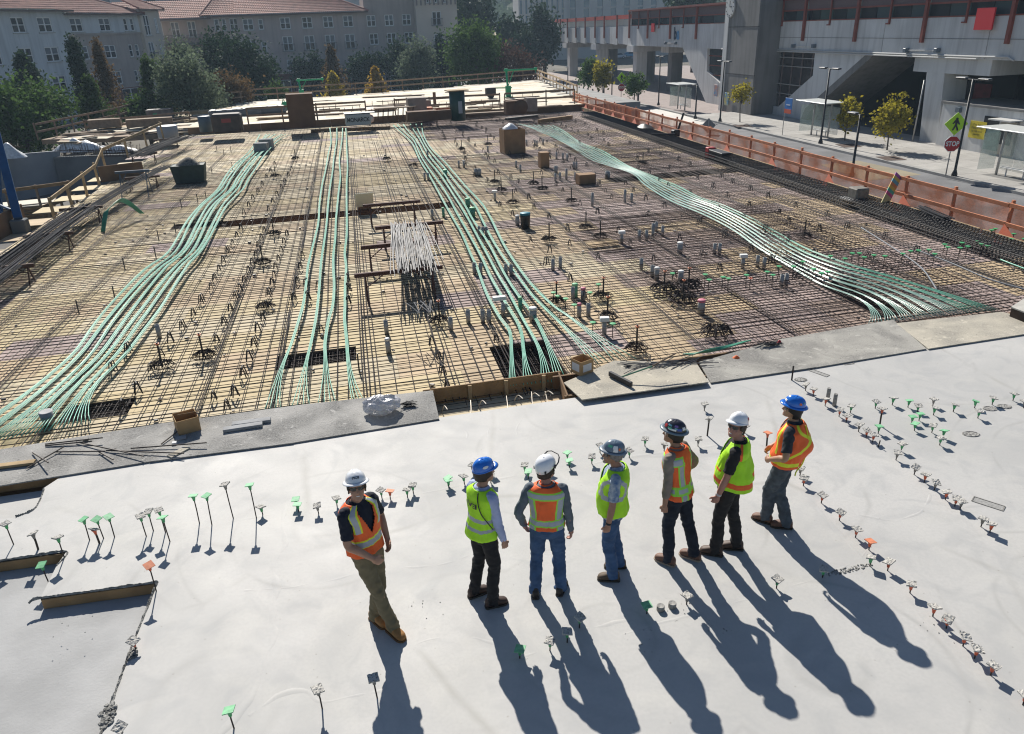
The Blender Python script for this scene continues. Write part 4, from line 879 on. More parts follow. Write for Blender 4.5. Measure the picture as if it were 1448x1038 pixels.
# deck edge at left: guard posts with rails, edge boards
rail([at(80, 318, DZ), at(141, 262, DZ), at(150, 240, DZ+.4), at(232, 198, DZ+.5)], 'pale timber guard rail along the left deck edge', h=1.0, mat=LUMB, sp=3.4, rails=(.98,), jit=.06)
for i, (x0, y0, x1, y1, h, lb) in enumerate(((143, 258, 205, 250, .75, 'brown timber shutter at the left deck edge before the trestle'), (5, 385, 60, 345, .45, 'brown timber shutter on the left deck edge under the bar bundle'), (-10, 345, 38, 318, .8, 'tall brown timber shutter at the left edge'))):
    a, b = at(x0, y0, DZ), at(x1, y1, DZ); mb = MB(); mb.bar(a+Vector((0, 0, h/2)), b+Vector((0, 0, h/2)), .06, h, ch=.006); tag(mb.obj('edge_shutter', M('form_brown')), lb, 'form board')
def bundle(p0, p1, n, w, hgt, r, label, mat, sag=.12, spread=.08, seed=0):
    rg = random.Random(seed); p0, p1 = Vector(p0), Vector(p1); root = empty('bar_bundle', p0, 0, label, 'bar bundle'); d = (p1-p0); L = d.length; d.normalize(); s = Vector((d.y, -d.x, 0))
    mb = MB()
    for i in range(n):
        a, b = rg.uniform(-.03, .08), rg.uniform(.86, 1.04); off = rg.uniform(-w/2, w/2); zz = rg.uniform(0, hgt); off2 = off+rg.uniform(-spread, spread); pts = []
        for k in range(7): t = lerp(a, b, k/6); pts.append(d*(L*t)+s*lerp(off, off2, k/6)+Vector((0, 0, zz-sag*4*(t-.5)**2*(1.3 if k in (0, 6) else 1)))+Vector((0, 0, (p1.z-p0.z)*0)))
        mb.tube(pts, r, 5)
    o = mb.obj('bars', mat, root); o['kind'] = 'stuff'; return root
BARG = M('bar_grey', (.07, .07, .078), .85, spec=.1, var=.75, vs=9); BARD = M('bar_dark', (.045, .045, .05), .85, spec=.1, var=.4, vs=3)
def sawhorse(c, w, h, label, rz=UA, mat=STEELR, depth=.5, group='trestles on the rebar deck'):
    e = empty('trestle', c, rz, label, 'trestle', group); MB().box((0, 0, h), (w, .10, .10), 0, .008).obj('beam', mat, e)
    for x in (-w*.38, w*.38):
        for y in (-depth/2, depth/2): MB().tube([(x, 0, h-.03), (x, y, 0)], .022, 5).obj('leg', mat, e)
        MB().tube([(x, 0, h*.55), (x+(w*.2 if x < 0 else -w*.2), 0, h-.05)], .016, 5).obj('brace', mat, e)
    return e
# long bar bundles on trestles along the left edge
a, b = at(-60, 450, DZ)+Vector((0, 0, .55)), at(235, 235, DZ)+Vector((0, 0, .55))
def seg(t0, t1): q0, q1 = at(-40, 412, .25), at(128, 288, .25); return q0.lerp(q1, t0), q0.lerp(q1, t1)
bundle(*seg(-.1, 1.0), 60, .95, .12, .013, 'long bundle of grey bars on trestles at the left deck edge', BARG, .05, .15, 1)
bundle(at(118, 300, .2), at(238, 232, .3), 34, .5, .10, .013, 'bundle of thin grey bars running back along the left edge', BARD, .1, .2, 2)
bundle(at(190, 222, .3), at(262, 192, .4), 44, 1.1, .10, .014, 'dark bar bundle on trestles before the far left deck step', BARD, .04, .1, 3)
for i, (px, py, lb) in enumerate(((15, 405, 'rusty trestle nearest the camera under the left bars'), (75, 355, 'rusty trestle second from the camera under the left bars'), (120, 315, 'rusty trestle under the thin grey bars'), (205, 268, 'rusty trestle behind the blue-grey trestle'), (205, 232, 'dark trestle under the far dark bars'), (238, 210, 'dark trestle at the far end of the dark bars'))): sawhorse(at(px, py, DZ), 1.5, .55, lb)
e = sawhorse(at(195, 277, DZ), 1.4, 1.05, 'blue-grey wooden A-frame trestle on the left of the deck', UA, M('trestle_blue', (.075, .10, .135), .7), 1.1)
# bar bundle on four trestles in the middle
for i, (px, py, w, lb) in enumerate(((557, 318, 2.0, 'rusty trestle farthest of the four under the grey bars'), (582, 352, 2.1, 'rusty trestle second farthest under the grey bars'), (562, 382, 1.9, 'rusty trestle third farthest under the grey bars'), (568, 424, 2.2, 'rusty trestle nearest of the four under the grey bars'))): sawhorse(at(px, py, DZ), w, .75, lb, UA, M('trestle_rust', (.10, .04, .03), .8, var=.3, vs=3))
bundle(at(603, 442, .50), at(598, 425, .50), 8, .5, .03, .010, 'a few longer grey bars sticking out of the middle bar bundle', M('bar_silver', (.17, .17, .175), .6, var=.5, vs=3), .02, .3, 14)
bundle(at(577, 318, .52), at(590, 386, .52), 85, 1.05, .20, .013, 'thick bundle of silver-grey bars lying on the four middle trestles', M('bar_silver', (.17, .17, .175), .6, var=.5, vs=3), .06, .18, 4)

# ================================================================ things standing in the rebar bays
BLACKB = M('bar_black', (.028, .026, .028), .6)
def cage(u0, u1, v0, v1, h, label, sx=.10, nb=6, mat=STEEL, z=DZ+.03, kind=None, sh=.006):
    if mat is STEEL: z = DZ-.26; sx *= 1.2
    """beam cage: stirrups and long bars"""
    e = empty('beam_cage', D((u0+u1)/2, (v0+v1)/2, z), 0, label, 'rebar cage', 'rebar cages on the deck'); along_u = (u1-u0) >= (v1-v0); mb = MB(); o0 = Vector(e.location); rg = random.Random(label)
    L = (u1-u0) if along_u else (v1-v0); n = int(L/sx)
    P = (lambda a, b, zz: D(u0+a, v0+b, z+zz)-o0) if along_u else (lambda a, b, zz: D(u0+b, v0+a, z+zz)-o0); W = (v1-v0) if along_u else (u1-u0)
    for i in range(n+1): a = i*sx+rg.uniform(-.02, .02); mb.tube([P(a, 0, 0), P(a, 0, h), P(a, W, h), P(a, W, 0), P(a, 0, 0)], sh, 4)
    o = mb.obj('stirrups', mat, e); o['kind'] = 'stuff'; mb = MB()
    for zz in (.01, h*.5, h-.01):
        for j in range(nb): b = W*j/(nb-1); mb.tube([P(-.1, b, zz), P(L+.1, b, zz)], .011, 5)
    o = mb.obj('long_bars', mat, e); o['kind'] = 'stuff'; return e
cage(14.5, 15.55, 3.0, 44.5, .32, 'dense black edge beam cage along the orange fence', .12, 9, BLACKB, sh=.010)
u0, v0 = UV(at(385, 522, DZ)); u1, v1 = UV(at(506, 505, DZ)); cage(u0, u1, v0, v0+.55, .24, 'black beam cage under the four straight tendon bands', .06, 8)
u0, v0 = UV(at(80, 596, DZ)); u1, _ = UV(at(180, 578, DZ)); cage(u0, u1, v0, v0+.6, .22, 'black beam cage under the splayed left tendons', .06, 8)
u0, v0 = UV(at(716, 545, DZ)); u1, _ = UV(at(805, 530, DZ)); cage(u0, u1, v0, v0+2.2, .16, 'dark beam cage where the tendons splay past the trench', .07, 14)
u0, v0 = UV(at(1165, 408, DZ)); u1, v1 = UV(at(1225, 455, DZ)); cage(u0-.1, u0+.8, min(v0, v1), max(v0, v1), .22, 'black beam cage at the start of the right tendon bundle', .07, 8)
u0, v0 = UV(at(870, 258, DZ)); u1, _ = UV(at(1062, 243, DZ)); cage(u0, u1, v0, v0+.9, .3, 'black beam cage crossing behind the right tendon bundle', .12, 8)
u0, v0 = UV(at(240, 325, DZ)); u1, _ = UV(at(315, 318, DZ)); cage(u0, u1, v0, v0+.7, .2, 'dark beam cage under the left tendons at the drop edge', .1, 6)
# level change across the left bays
dr = empty('drop_edge_form', D(-4, 45, DZ), 0, 'brown drop-edge form near the far deck step', 'form board'); pts = [at(440, 188, DZ), at(470, 186, DZ), at(552, 183, DZ)]
for a, b in zip(pts, pts[1:]): mb = MB(); mb.bar(a+Vector((0, 0, .11)), b+Vector((0, 0, .11)), .05, .22, ch=.004); sub(mb.obj('board', FORMD), dr)
mb = MB(); mb.bar(at(762, 176, DZ)+Vector((0, 0, .2)), at(808, 170, DZ)+Vector((0, 0, .2)), .3, .28, ch=.01); tag(mb.obj('timber_form', FORMW), 'orange-brown timber form behind the far end of the right tendons', 'form board'); mb = MB(); mb.bar(at(716, 178, DZ)+Vector((0, 0, .45)), at(760, 173, DZ)+Vector((0, 0, .45)), .3, .14, ch=.01); tag(mb.obj('timber_form', BLACKP), 'black beam form over the far end of the right tendons', 'form board')
# pale board on its post
e = empty('target_board', at(516, 297, DZ), UA, 'square pale board on a block before the drop edge', 'board'); MB().box((0, .1, .25), (.5, .4, .5), 0, .01).obj('block', CARDD, e); o = MB().box((0, -.15, .62), (.66, .03, .62), 0, .004).obj('panel', M('board_cream', (.74, .68, .50), .7), e); o.rotation_euler = (.5, 0, 0)
# cardboard boxes on the deck
e = carton('carton', 'large brown carton topped with white plastic in the far right bays', at(725, 216, DZ), 1.15, 1.1, 1.25, UA, CARD); b = at(722, 214, DZ)+Vector((0, 0, 1.2)); heap(0, 0, 10, .45, .4, .28, WHITEP, 'white plastic heaped in the large brown carton', 5, 'plastic_wrap', 'plastic').location = b
carton('carton', 'tall narrow brown carton right of the large one', at(769, 237, DZ), .42, .45, .72, UA, CARD, False); e = carton('carton', 'low brown carton with a blue end in the right bays', at(828, 260, DZ), .72, .5, .42, UA, CARD, False); MB().box((.375, 0, .21), (.012, .5, .4)).obj('blue_end', M('box_blue', (.06, .12, .3), .6), e)
e = empty('tote_crate', at(271, 258, DZ), UA, 'dark green crate piled with netting in the far left bays', 'crate')
mb = MB(); q = [(-.75, -.5), (.75, -.5), (.75, .5), (-.75, .5)]; mb.add([(x*.85, y*.85, .05) for x, y in q]+[(x, y, .85) for x, y in q]+[(x*.95, y*.95, .82) for x, y in q], [(3, 2, 1, 0), (0, 1, 5, 4), (1, 2, 6, 5), (2, 3, 7, 6), (3, 0, 4, 7), (4, 5, 9, 8), (5, 6, 10, 9), (6, 7, 11, 10), (7, 4, 8, 11), (8, 9, 10, 11)]); mb.obj('tub', M('crate_green', (.03, .05, .042), .7, var=.3, vs=4), e)
heap(0, 0, 10, .62, .42, .38, M('netting', (.24, .22, .18), .9, var=.8, vs=14, bump=1, bs=20, col2=(.06, .055, .05)), 'brown netting heaped in the dark green crate', 7, 'netting_heap', 'netting').location = at(271, 258, DZ)+Vector((0, 0, .78))
for px, py, lb in ((371, 217, 'grey concrete block, nearer of two at the left tendons'), (378, 211, 'grey concrete block, farther of two at the left tendons')): tag(MB().box((0, 0, .3), (.75, .55, .6), 0, .02).obj('concrete_block', M('block_grey', (.26, .265, .27), .9, var=.2, vs=4), None, False, at(px, py, DZ)), lb, 'block')
mb = MB(); mb.lathe([(.15, 0), (.17, .42), (.18, .46), (.14, .45)], n=18); tag(mb.obj('bucket', M('bucket_black', (.02, .025, .03), .5), None, True, at(743, 323, DZ)), 'black bucket with teal lid in the middle bays', 'bucket'); mb = MB(); mb.lathe([(.17, .46), (.18, .5), (.17, .53), (.02, .53)], n=18); mb.obj('lid', M('lid_teal', (.02, .18, .24), .5), SC.objects[-1] if False else [o for o in COL.objects if o.name == 'bucket'][0], True)
mb = MB(); mb.lathe([(.10, 0), (.115, .26), (.09, .255)], n=16); tag(mb.obj('bucket', M('bucket_grey', (.30, .30, .30), .6), None, True, at(70, 600, DZ)), 'small grey bucket among the splayed left tendons', 'bucket')
# pipe sleeves
SLV = M('sleeve_grey', (.34, .34, .325), .6, var=.25, vs=6); SLVG = M('sleeve_green', (.10, .30, .20), .6); SLVP = M('sleeve_pink', (.55, .16, .22), .6); SLVW = M('sleeve_white', (.68, .68, .66), .6)
sl_me = {}
def sleeve(px, py, h=.33, r=.048, cap='n'):
    k = (h, r, cap)
    if k not in sl_me:
        a = MB().lathe([(r, 0), (r, h), (r*.85, h), (r*.85, h-.03), (.01, h-.03)], n=14).mesh('sleeve', [SLVG if cap == 'g' else SLV], True)
        b = None
        if cap in 'wpgb':
            if cap == 'b': b = MB().box((0, 0, h+.03), (.2, .14, .09), 0, .008).mesh('cap', [SLVW])
            else: b = MB().lathe([(r*1.08, h-.03), (r*1.08, h+.015), (r*.9, h+.025), (.01, h+.025)], n=14).mesh('cap', [{'w': SLVW, 'p': SLVP, 'g': GRNP}[cap]], True)
        sl_me[k] = (a, b)
    return sl_me[k]
SL = [(662.5, 457), (683, 457), (692, 457), (712, 448), (736, 440, 'g'), (754, 455, 'w', .085), (638, 468), (547, 472), (549.5, 500, 'w'), (813, 420, 'g', .07), (810, 424), (824.5, 426, 'p', .06), (819, 449, 'p'), (832, 448), (854.5, 473, 'b'), (961, 359, 'w', .08), (1010, 360), (1017, 360), (906.6, 381.6), (922, 392), (928.5, 396, 'w', .065), (962, 401, 'w', .07), (991, 444, 'p', .085), (1050, 380, 'b'), (782, 382.5), (792.5, 379.6), (1070.6, 377.7), (1080, 380.6), (1104.5, 405.8), (1111, 404.8),
      (786, 245, 'n', .09), (785.4, 255.7), (792, 254.8), (801, 254.8, 'T'), (813.5, 254.8), (811.5, 239), (815, 239), (859, 252.8, 'n', .11), (837.6, 291.5, 'T'), (883.6, 286.7, 'T'), (893, 285.7), (923, 338, 'T'), (927.6, 328), (936.7, 334), (903.8, 340), (914, 340), (879, 344.7, 'b'), (700, 283.8, 'b'), (731.8, 318.6, 'w', .07), (736, 243), (730, 237), (756.4, 206), (759.3, 207.4), (744.8, 206), (796, 225.8), (802, 227.7, 'w'), (787, 224.8),
      (600.8, 254.8), (605.7, 254.8), (629.8, 251, 'g', .1), (611.5, 309), (627.3, 307, 'g'), (661.7, 293.4, 'g', .09), (668.5, 307, 'g', .1), (673.3, 249, 'n', .09), (678, 249, 'n', .09), (649, 237), (656, 237, 'w'), (678, 334), (683, 335), (688, 335), (671, 388), (680, 388), (715.7, 389.7), (723, 390.6), (226, 478), (605, 222), (690, 215), (768, 205)]
rows_lbl = {}
for i, sl in enumerate(sorted(SL, key=lambda s: (s[1], s[0]))):
    cap = sl[2] if len(sl) > 2 else 'n'; r = sl[3] if len(sl) > 3 else .05; h = .33
    if cap == 'T': cap = 'n'; h = .5
    a, b = sleeve(sl[0], sl[1], h, r, cap); e = empty('pipe_sleeve', at(sl[0], sl[1], DZ), 0, None, 'pipe sleeve', 'pipe sleeves standing in the bays'); link('tube', a, e)
    if b: link('cap', b, e)
    band_ = int((sl[1]-200)/30); rows_lbl.setdefault(band_, []).append((sl[0], e, cap))
place = {0: 'at the far end of the bays', 1: 'beyond the small cartons', 2: 'level with the low carton', 3: 'level with the drop edge', 4: 'level with the bar trestles', 5: 'behind the middle bays', 6: 'in the middle bays', 7: 'amid the orange-capped posts', 8: 'beside the tendon bundle past the trench', 9: 'in the near bays', 10: 'nearest the walkway'}
for k, lst in rows_lbl.items():
    for i, (x, e, cap) in enumerate(sorted(lst, key=lambda t: t[0])):
        e['label'] = '%s pipe sleeve, %s from left %s' % ({'n': 'plain grey', 'g': 'green', 'w': 'white-capped grey', 'p': 'pink-capped grey', 'b': 'white box-topped grey'}[cap], NTH[i], place.get(k, 'in the bays'))
# tangled hook clumps with posts
def clump_mesh(seed, R_=.26, h=.13, n=46):
    rg = random.Random(seed); mb = MB()
    for i in range(n):
        a = rg.uniform(0, 6.28); r0, r1 = rg.uniform(0, .15), R_*rg.uniform(.5, 1.1); b = a+rg.uniform(-.6, .6)
        mb.tube(interp([(r0*math.cos(a), r0*math.sin(a), h*rg.uniform(.5, 1.1)), (r1*.6*math.cos(b), r1*.6*math.sin(b), h*rg.uniform(.6, 1.2)), (r1*math.cos(b), r1*math.sin(b), rg.uniform(.0, .06))], 3), .0065, 4)
    for i in range(8):
        z = h*rg.uniform(.2, .9); r = R_*(1.05-z/h*.6); a0 = rg.uniform(0, 6); mb.tube([(r*math.cos(a0+t*.5), r*math.sin(a0+t*.5), z) for t in range(7)], .007, 4)
    return mb.mesh('hooks', [STEEL])
CM = [clump_mesh(s) for s in range(4)]
CL = [(700, 258.6, 1, 0), (709, 270, 1, 0), (754.5, 260.5, 1, 0), (766.6, 268, 1, 0), (725.5, 287.6, 1, 0), (808, 285.7, 1, 0), (828.5, 322.4, 1, 0), (849, 336, 1, 0), (776.7, 339.8, 1, 0), (909, 231.5, 1, 0), (939, 411.5, 1, 1), (965.6, 425, 1, 1), (973.4, 407, 1, 1), (853, 421, 1, 1), (859, 450, 1, 1), (900, 494.7, 1, 1), (1012, 473, 0, 0), (787, 428, 1, 1), (622, 455, 1, 1), (230, 519, 1, 1), (288, 505, 1, 1), (387.5, 332, 1, 0), (546.7, 225.8, 1, 0), (584, 235, 0, 0), (653, 212, 1, 0), (1137, 336, 1, 0), (390, 250, 1, 0), (372, 372, 1, 0), (418, 225, 1, 0), (690, 205, 1, 0), (375, 435, 0, 0)]
for i, (x, y, post, orange) in enumerate(sorted(CL, key=lambda t: t[1])):
    e = empty('hook_bar_clump', at(x, y, DZ+.08), i*1.3, 'dark clump of hooked bars%s, %s counting from the far end' % (' with an orange-capped post' if orange else (' round a black post' if post else ''), (NTH+['twenty-ninth', 'thirtieth', 'thirty-first', 'thirty-second'])[i]), 'rebar clump', 'clumps of hooked bars')
    o = link('hooks', CM[i % 4], e); o['kind'] = 'stuff'; s = 1.5 if y > 400 and x > 900 else 1.0; o.scale = (s, s, s)
    if post: link('post', POSTME[0] if 'POSTME' in globals() else MB().tube([(0, 0, 0), (0, 0, .55)], .02, 7).mesh('post', [BLACKP]), e)
    if orange: link('cap', MB().lathe([(.015, .47), (.02, .49), (.045, .51), (.045, .525), (.01, .53)], n=10).mesh('cap', [ORNP]), e)
# bare posts on the left bays
for i, (x, y) in enumerate(((112, 444), (163, 424), (177, 382), (221, 366), (225, 341), (249, 330), (280, 287), (292, 283), (257, 294), (307, 215), (327, 216), (286, 283) if False else (300, 246), (317, 220), (329, 240), (508, 525))):
    tag(MB().tube([(0, 0, 0), (0, .02, .38)], .016, 7).obj('bare_post', BLACKP, None, False, at(x, y, DZ)), 'bare black post, %s from left on the left bays' % NTH[sorted([112, 163, 177, 221, 225, 249, 257, 280, 292, 300, 307, 317, 327, 329, 508]).index(x)], 'post', 'bare posts on the left bays')
# green-capped rods in the right bays
GP = [(950, 404), (996, 405.8), (1001.4, 413.5), (1021, 409.6), (1028.5, 411.6), (1054, 406.7), (1059.6, 409.6), (1083, 402), (1091, 406.7), (1099.6, 394), (1120, 394), (1133, 387), (1148, 398), (1159.6, 403.8), (1168, 402), (1172, 378.7), (1192.4, 382.6), (1202.7, 374.8), (1212.8, 374.8), (1219.5, 380.6), (1233, 377.7), (1248.5, 379), (1273.5, 375.5), (1284.6, 371.6), (1295.7, 370.7), (1310.5, 369.7), (1318.4, 376), (1332.7, 362), (1337, 366), (1354, 367), (1356.8, 359.6), (1365, 365), (1379, 357.7), (1384.5, 361.4), (1393, 364), (1399, 341), (1404, 339), (1418, 343), (1426, 354), (1430, 346.6), (1444.7, 354), (783, 432), (789, 437), (800, 441), (812, 450), (834, 432), (846, 420), (866, 478), (838, 476)]
rodg = MB().tube([(0, 0, 0), (0, 0, .33)], .009, 6).mesh('rod', [RODM]); capg = MB().lathe([(.014, .28), (.02, .30), (.066, .325), (.068, .34), (.01, .344)], n=10).mesh('cap', [GRN]); capo = MB().lathe([(.012, .26), (.016, .275), (.05, .295), (.052, .305), (.01, .308)], n=10).mesh('cap', [ORN])
o19 = ['nineteenth']; big = NTH+['twenty-ninth', 'thirtieth', 'thirty-first', 'thirty-second', 'thirty-third', 'thirty-fourth', 'thirty-fifth', 'thirty-sixth', 'thirty-seventh', 'thirty-eighth', 'thirty-ninth', 'fortieth', 'forty-first', 'forty-second', 'forty-third', 'forty-fourth', 'forty-fifth', 'forty-sixth', 'forty-seventh', 'forty-eighth', 'forty-ninth', 'fiftieth']
for i, (x, y) in enumerate(sorted(GP)):
    red = abs(x-1059.6) < .1; e = empty('capped_rod', at(x, y, DZ), 0, '%s-capped thin rod, %s from left in the right bays' % ('red' if red else 'green', big[i]), 'capped rod', 'capped rods in the right bays'); link('rod', rodg, e); link('cap', capo if red else capg, e)
# bar chairs
ch = MB()
for y in (-.045, .045): ch.tube([(-.055, y, 0), (-.02, y, .17), (0, y, .195), (.02, y, .17), (.055, y, 0)], .011, 5)
ch.tube([(0, -.06, .19), (0, .06, .19)], .012, 5); ch.tube([(-.04, -.05, .07), (-.04, .05, .07)], .008, 4); ch.tube([(.04, -.05, .07), (.04, .05, .07)], .008, 4)
chm = ch.mesh('bar_chair', [M('chair_black', (.022, .02, .022), .6)])
CH = [(273.7, 445.8), (259, 465), (241.7, 484), (229, 504), (214.7, 525), (160.5, 525), (196, 556), (182, 498), (304, 396.4), (298.8, 409), (285.8, 428), (345.8, 399), (340, 412), (334, 421.6), (326.4, 440), (317.7, 459), (307, 484), (387.7, 391.6), (385.4, 403), (380.6, 418.7), (376.7, 435), (371.9, 452.5), (365, 469), (359.7, 490), (353, 509.6), (344.8, 532.8), (333, 560), (303, 565.6), (321.6, 579), (175, 580), (310, 383), (316, 371), (322, 358), (329, 346), (335, 335), (341, 325), (352, 386), (357, 374), (362, 362), (366, 350), (370, 339), (374, 328), (390, 380), (394, 368), (398, 356), (402, 344), (406, 333), (345, 303), (352, 292), (358, 282), (365, 272), (371, 262), (377, 252), (383, 243), (389, 234), (380, 298), (386, 287), (392, 277), (398, 267), (403, 258), (408, 249), (413, 241), (421, 400), (425, 380), (428, 363), (416, 425), (433, 405), (436, 425), (450, 408), (492, 398), (493, 412), (493, 430), (611, 488), (621, 507), (626, 530), (633, 552), (702, 483), (455, 470)]
rgc = random.Random(3)
for u in (2.9, 4.0, 5.6, 7.2, 8.5, 10.3, 11.6, 12.9):
    v = 5.0+rgc.uniform(0, 2)
    while v < 46:
        if random.Random(int(u*100+v*10)).random() < .85: CH.append(D(u+rgc.uniform(-.25, .25)+(v-5)*.02*(1 if u < 8 else 0), v))
        v += rgc.uniform(1.2, 1.9)
for i, c in enumerate(CH):
    p = at(c[0], c[1], DZ+.05) if isinstance(c, tuple) else c+Vector((0, 0, DZ+.08)); u, v = UV(p)
    o = link('bar_chair', chm, None, p, rgc.uniform(-.4, .4)+UA); s = rgc.uniform(.9, 1.25) if v < 20 else 1.1; o.scale = (s, s, s)
    bay = 'between the left and the straight tendon bundles' if u < -4.5 else ('beside the straight tendon bands' if u < -1.5 else ('between the straight bands and the trench bundle' if u < 2 else ('between the trench bundle and the right bundle' if u < 9 else 'between the right bundle and the edge cage')))
    tag(o, 'small black wire bar chair '+bay, 'bar chair', 'bar chairs '+bay)
# ties, dobies and offcuts
rg = random.Random(99); mb = MB(); mb2 = MB()
for i in range(420):
    p = D(rg.uniform(-13, 15), rg.uniform(1.3, 40)**1.0, DZ+.02); s = rg.uniform(.03, .075); (mb if i % 2 else mb2).box(p+Vector((0, 0, s*.3)), (s*1.4, s, s*.6), rg.uniform(0, 3), s*.1)
tag(mb.obj('spacer_blocks', M('dobie_pale', (.50, .46, .40), .9)), 'pale spacer blocks scattered under the bars', 'spacer blocks', kind='stuff'); tag(mb2.obj('tie_scraps', BLACKP), 'dark tie scraps scattered over the deck', 'scraps', kind='stuff')
for i, (pp, lb) in enumerate(((((1218, 322), (1262, 350), (1302, 378), (1325, 410)), 'grey conduit snaking across the right bays toward the fan of tendons'), (((1300, 355), (1345, 372), (1400, 395), (1460, 412)), 'grey conduit running to the right edge of the bays'))):
    mb = MB(); mb.tube(interp([at(x, y, DZ+.2) for x, y in pp], 8), .02, 7); tag(mb.obj('conduit', M('conduit_grey', (.15, .165, .185), .6), None, True), lb, 'conduit')
mb = MB(); mb.box((0, 0, .02), (1.0, .28, .03), UA, .004); tag(mb.obj('offcut_board', LUMB, None, False, at(852, 344, DZ+.1)), 'pale offcut board before a hook clump in the middle bays', 'board')
tag(MB().box((0, 0, .06), (.32, .14, .09), UA, .008).obj('channel_block', SLVW, None, False, at(706, 425, DZ+.25)), 'white channel piece lying on the tendons past the trench', 'block')
# grey box at right edge of the walkway
e = empty('steel_box', at(1440, 462, DZ), UA, 'dark steel box with pale lid at the right edge of the walkway', 'box'); mb = MB(); q = [at(1420, 447, 0), at(1460, 470, 0), at(1500, 462, 0), at(1450, 438, 0)]; o0 = Vector(e.location); mb.prism([(p.x-o0.x, p.y-o0.y) for p in q], 0, .52); mb.obj('body', M('box_rust', (.06, .035, .022), .7, var=.4, vs=4), e); mb = MB(); mb.prism([((p.x-o0.x)*1.03, (p.y-o0.y)*1.03) for p in q], .52, .545); mb.obj('lid', M('lid_pale', (.52, .50, .45), .8, var=.2, vs=6), e)

# ================================================================ things on the walkway
CARDT = M('card_tan', (.42, .27, .13), .9, var=.15, vs=5)
def open_box(px, py, w, d, h, rz, label, flap=True):
    e = empty('open_carton', at(px, py, WZ), rz, label, 'carton'); t = .008
    for c, s in (((-w/2, 0, h/2), (t, d, h)), ((w/2, 0, h/2), (t, d, h)), ((0, -d/2, h/2), (w-t, t, h)), ((0, d/2, h/2), (w-t, t, h))): MB().box(c, s).obj('side', CARDT, e)
    MB().box((0, 0, .01), (w-t, d-t, t)).obj('bottom', CARDT, e); return e
e = open_box(266, 606, .34, .36, .25, .55, 'open tan carton with a raised flap on the left walkway'); o = MB().box((.02, .0, .275), (.34, .15, .008), 0).obj('flap', M('card_inside', (.60, .42, .24), .9), e); o.rotation_euler = (-.45, .1, 0); o.location = (.02, -.10, .02)
e = open_box(823, 529, .30, .28, .27, .62, 'open tan carton with a white label on the pale walkway board'); e.location.z = WZ+.05; MB().box((-.156, 0, .14), (.004, .2, .15)).obj('label_sheet', M('paper', (.62, .62, .62), .8), e); MB().box((0, -.146, .13), (.2, .004, .14)).obj('label_sheet', M('paper'), e)
mb = MB(); n = 26; m = 16; vs = []; fs = []; nrm_ = random.Random(5)
for j in range(m+1):
    th = math.pi*j/m
    for k in range(n):
        a = 2*math.pi*k/n; d_ = Vector((math.sin(th)*math.cos(a), math.sin(th)*math.sin(a), math.cos(th))); r = 1+.22*mnoise.noise(d_*2.3)+.16*abs(mnoise.noise(d_*5.1))+.07*mnoise.noise(d_*11)
        vs.append((d_.x*.30*r, d_.y*.20*r, max(-.005, .14+d_.z*.16*r)))
for j in range(m):
    for k in range(n): fs.append((j*n+k, (j+1)*n+k, (j+1)*n+(k+1) % n, j*n+(k+1) % n))
mb.add(vs, fs); tag(mb.obj('plastic_sack', M('clear_sack', (.62, .62, .66), .18, spec=.7, alpha=.72, bump=1., bs=14, var=.3, vs=9), None, False, at(541, 583, WZ), ), 'crumpled clear plastic sack on the walkway board', 'plastic sack'); [o for o in COL.objects if o.name == 'plastic_sack'][0].rotation_euler = (0, 0, UA)
def scraps(px, py, rx, ry, n, L, mat, label, seed, name='rod_scraps', r=.007, z=WZ):
    rg = random.Random(seed); mb = MB(); c = at(px, py, z)
    for i in range(n):
        a = rg.uniform(-.6, .6)+UA; l_ = L*rg.uniform(.5, 1.1)/2; x, y = rg.uniform(-rx, rx), rg.uniform(-ry, ry); zz = rg.uniform(.01, .07); mb.tube([(x-math.cos(a)*l_, y-math.sin(a)*l_, zz+rg.uniform(0, .02)), (x+math.cos(a)*l_, y+math.sin(a)*l_, zz)], r, 5)
    return tag(mb.obj(name, mat, None, False, c), label, 'scraps', kind='stuff')
scraps(578, 574, .06, .06, 26, .22, BLACKP, 'black tie scraps beside the plastic sack', 1); scraps(940, 518, .55, .10, 40, .9, M('rod_dark', (.05, .052, .06), .5), 'pile of dark rods lying behind the push broom', 2); scraps(1085, 489, .18, .05, 26, .35, BLACKP, 'dark tool pile at the end of the green hose', 3); scraps(890, 522, .05, .05, 14, .15, BLACKP, 'black scraps behind the push broom head', 4)
mb = MB()
e = empty('push_broom', at(869, 537, WZ+.05), 0, 'push broom with black head and green handle on the pale board', 'broom'); a, b = at(862, 530, WZ+.08), at(893, 546, WZ+.08); o0 = Vector(e.location); mb.bar(a-o0+Vector((0, 0, .05)), b-o0+Vector((0, 0, .05)), .06, .05, ch=.006); mb.bar(a-o0+Vector((0, 0, .01)), b-o0+Vector((0, 0, .01)), .05, .05); mb.obj('head', BLACKP, e)
c = (a+b)/2; mb = MB(); mb.tube([c-o0+Vector((0, 0, .06)), at(922, 518, WZ+.30)-o0+Vector((.0, .0, 0))], .014, 8); mb.obj('handle', M('handle_green', (.03, .16, .09), .4), e); mb = MB(); mb.tube([at(922, 518, WZ+.30)-o0, at(955, 500, WZ+.42)-o0], .014, 8); mb.obj('grip', M('grip_brown', (.12, .08, .05), .7), e)
e = empty('green_hose', at(1010, 495, WZ), 0, 'bundle of dark green tubes lying at the deck edge', 'hose'); o0 = Vector(e.location)
for k in range(7): MB().tube(interp([at(966+k*2, 500.5+k*.3, WZ+.02)-o0, at(1000, 498-k*.5, WZ+.04+.01*k)-o0, at(1030, 491-k*.4, WZ+.05)-o0, at(1062-k*2, 481+k*.4, WZ+.03)-o0], 6), .013, 6).obj('tube', TENDD, e, True)
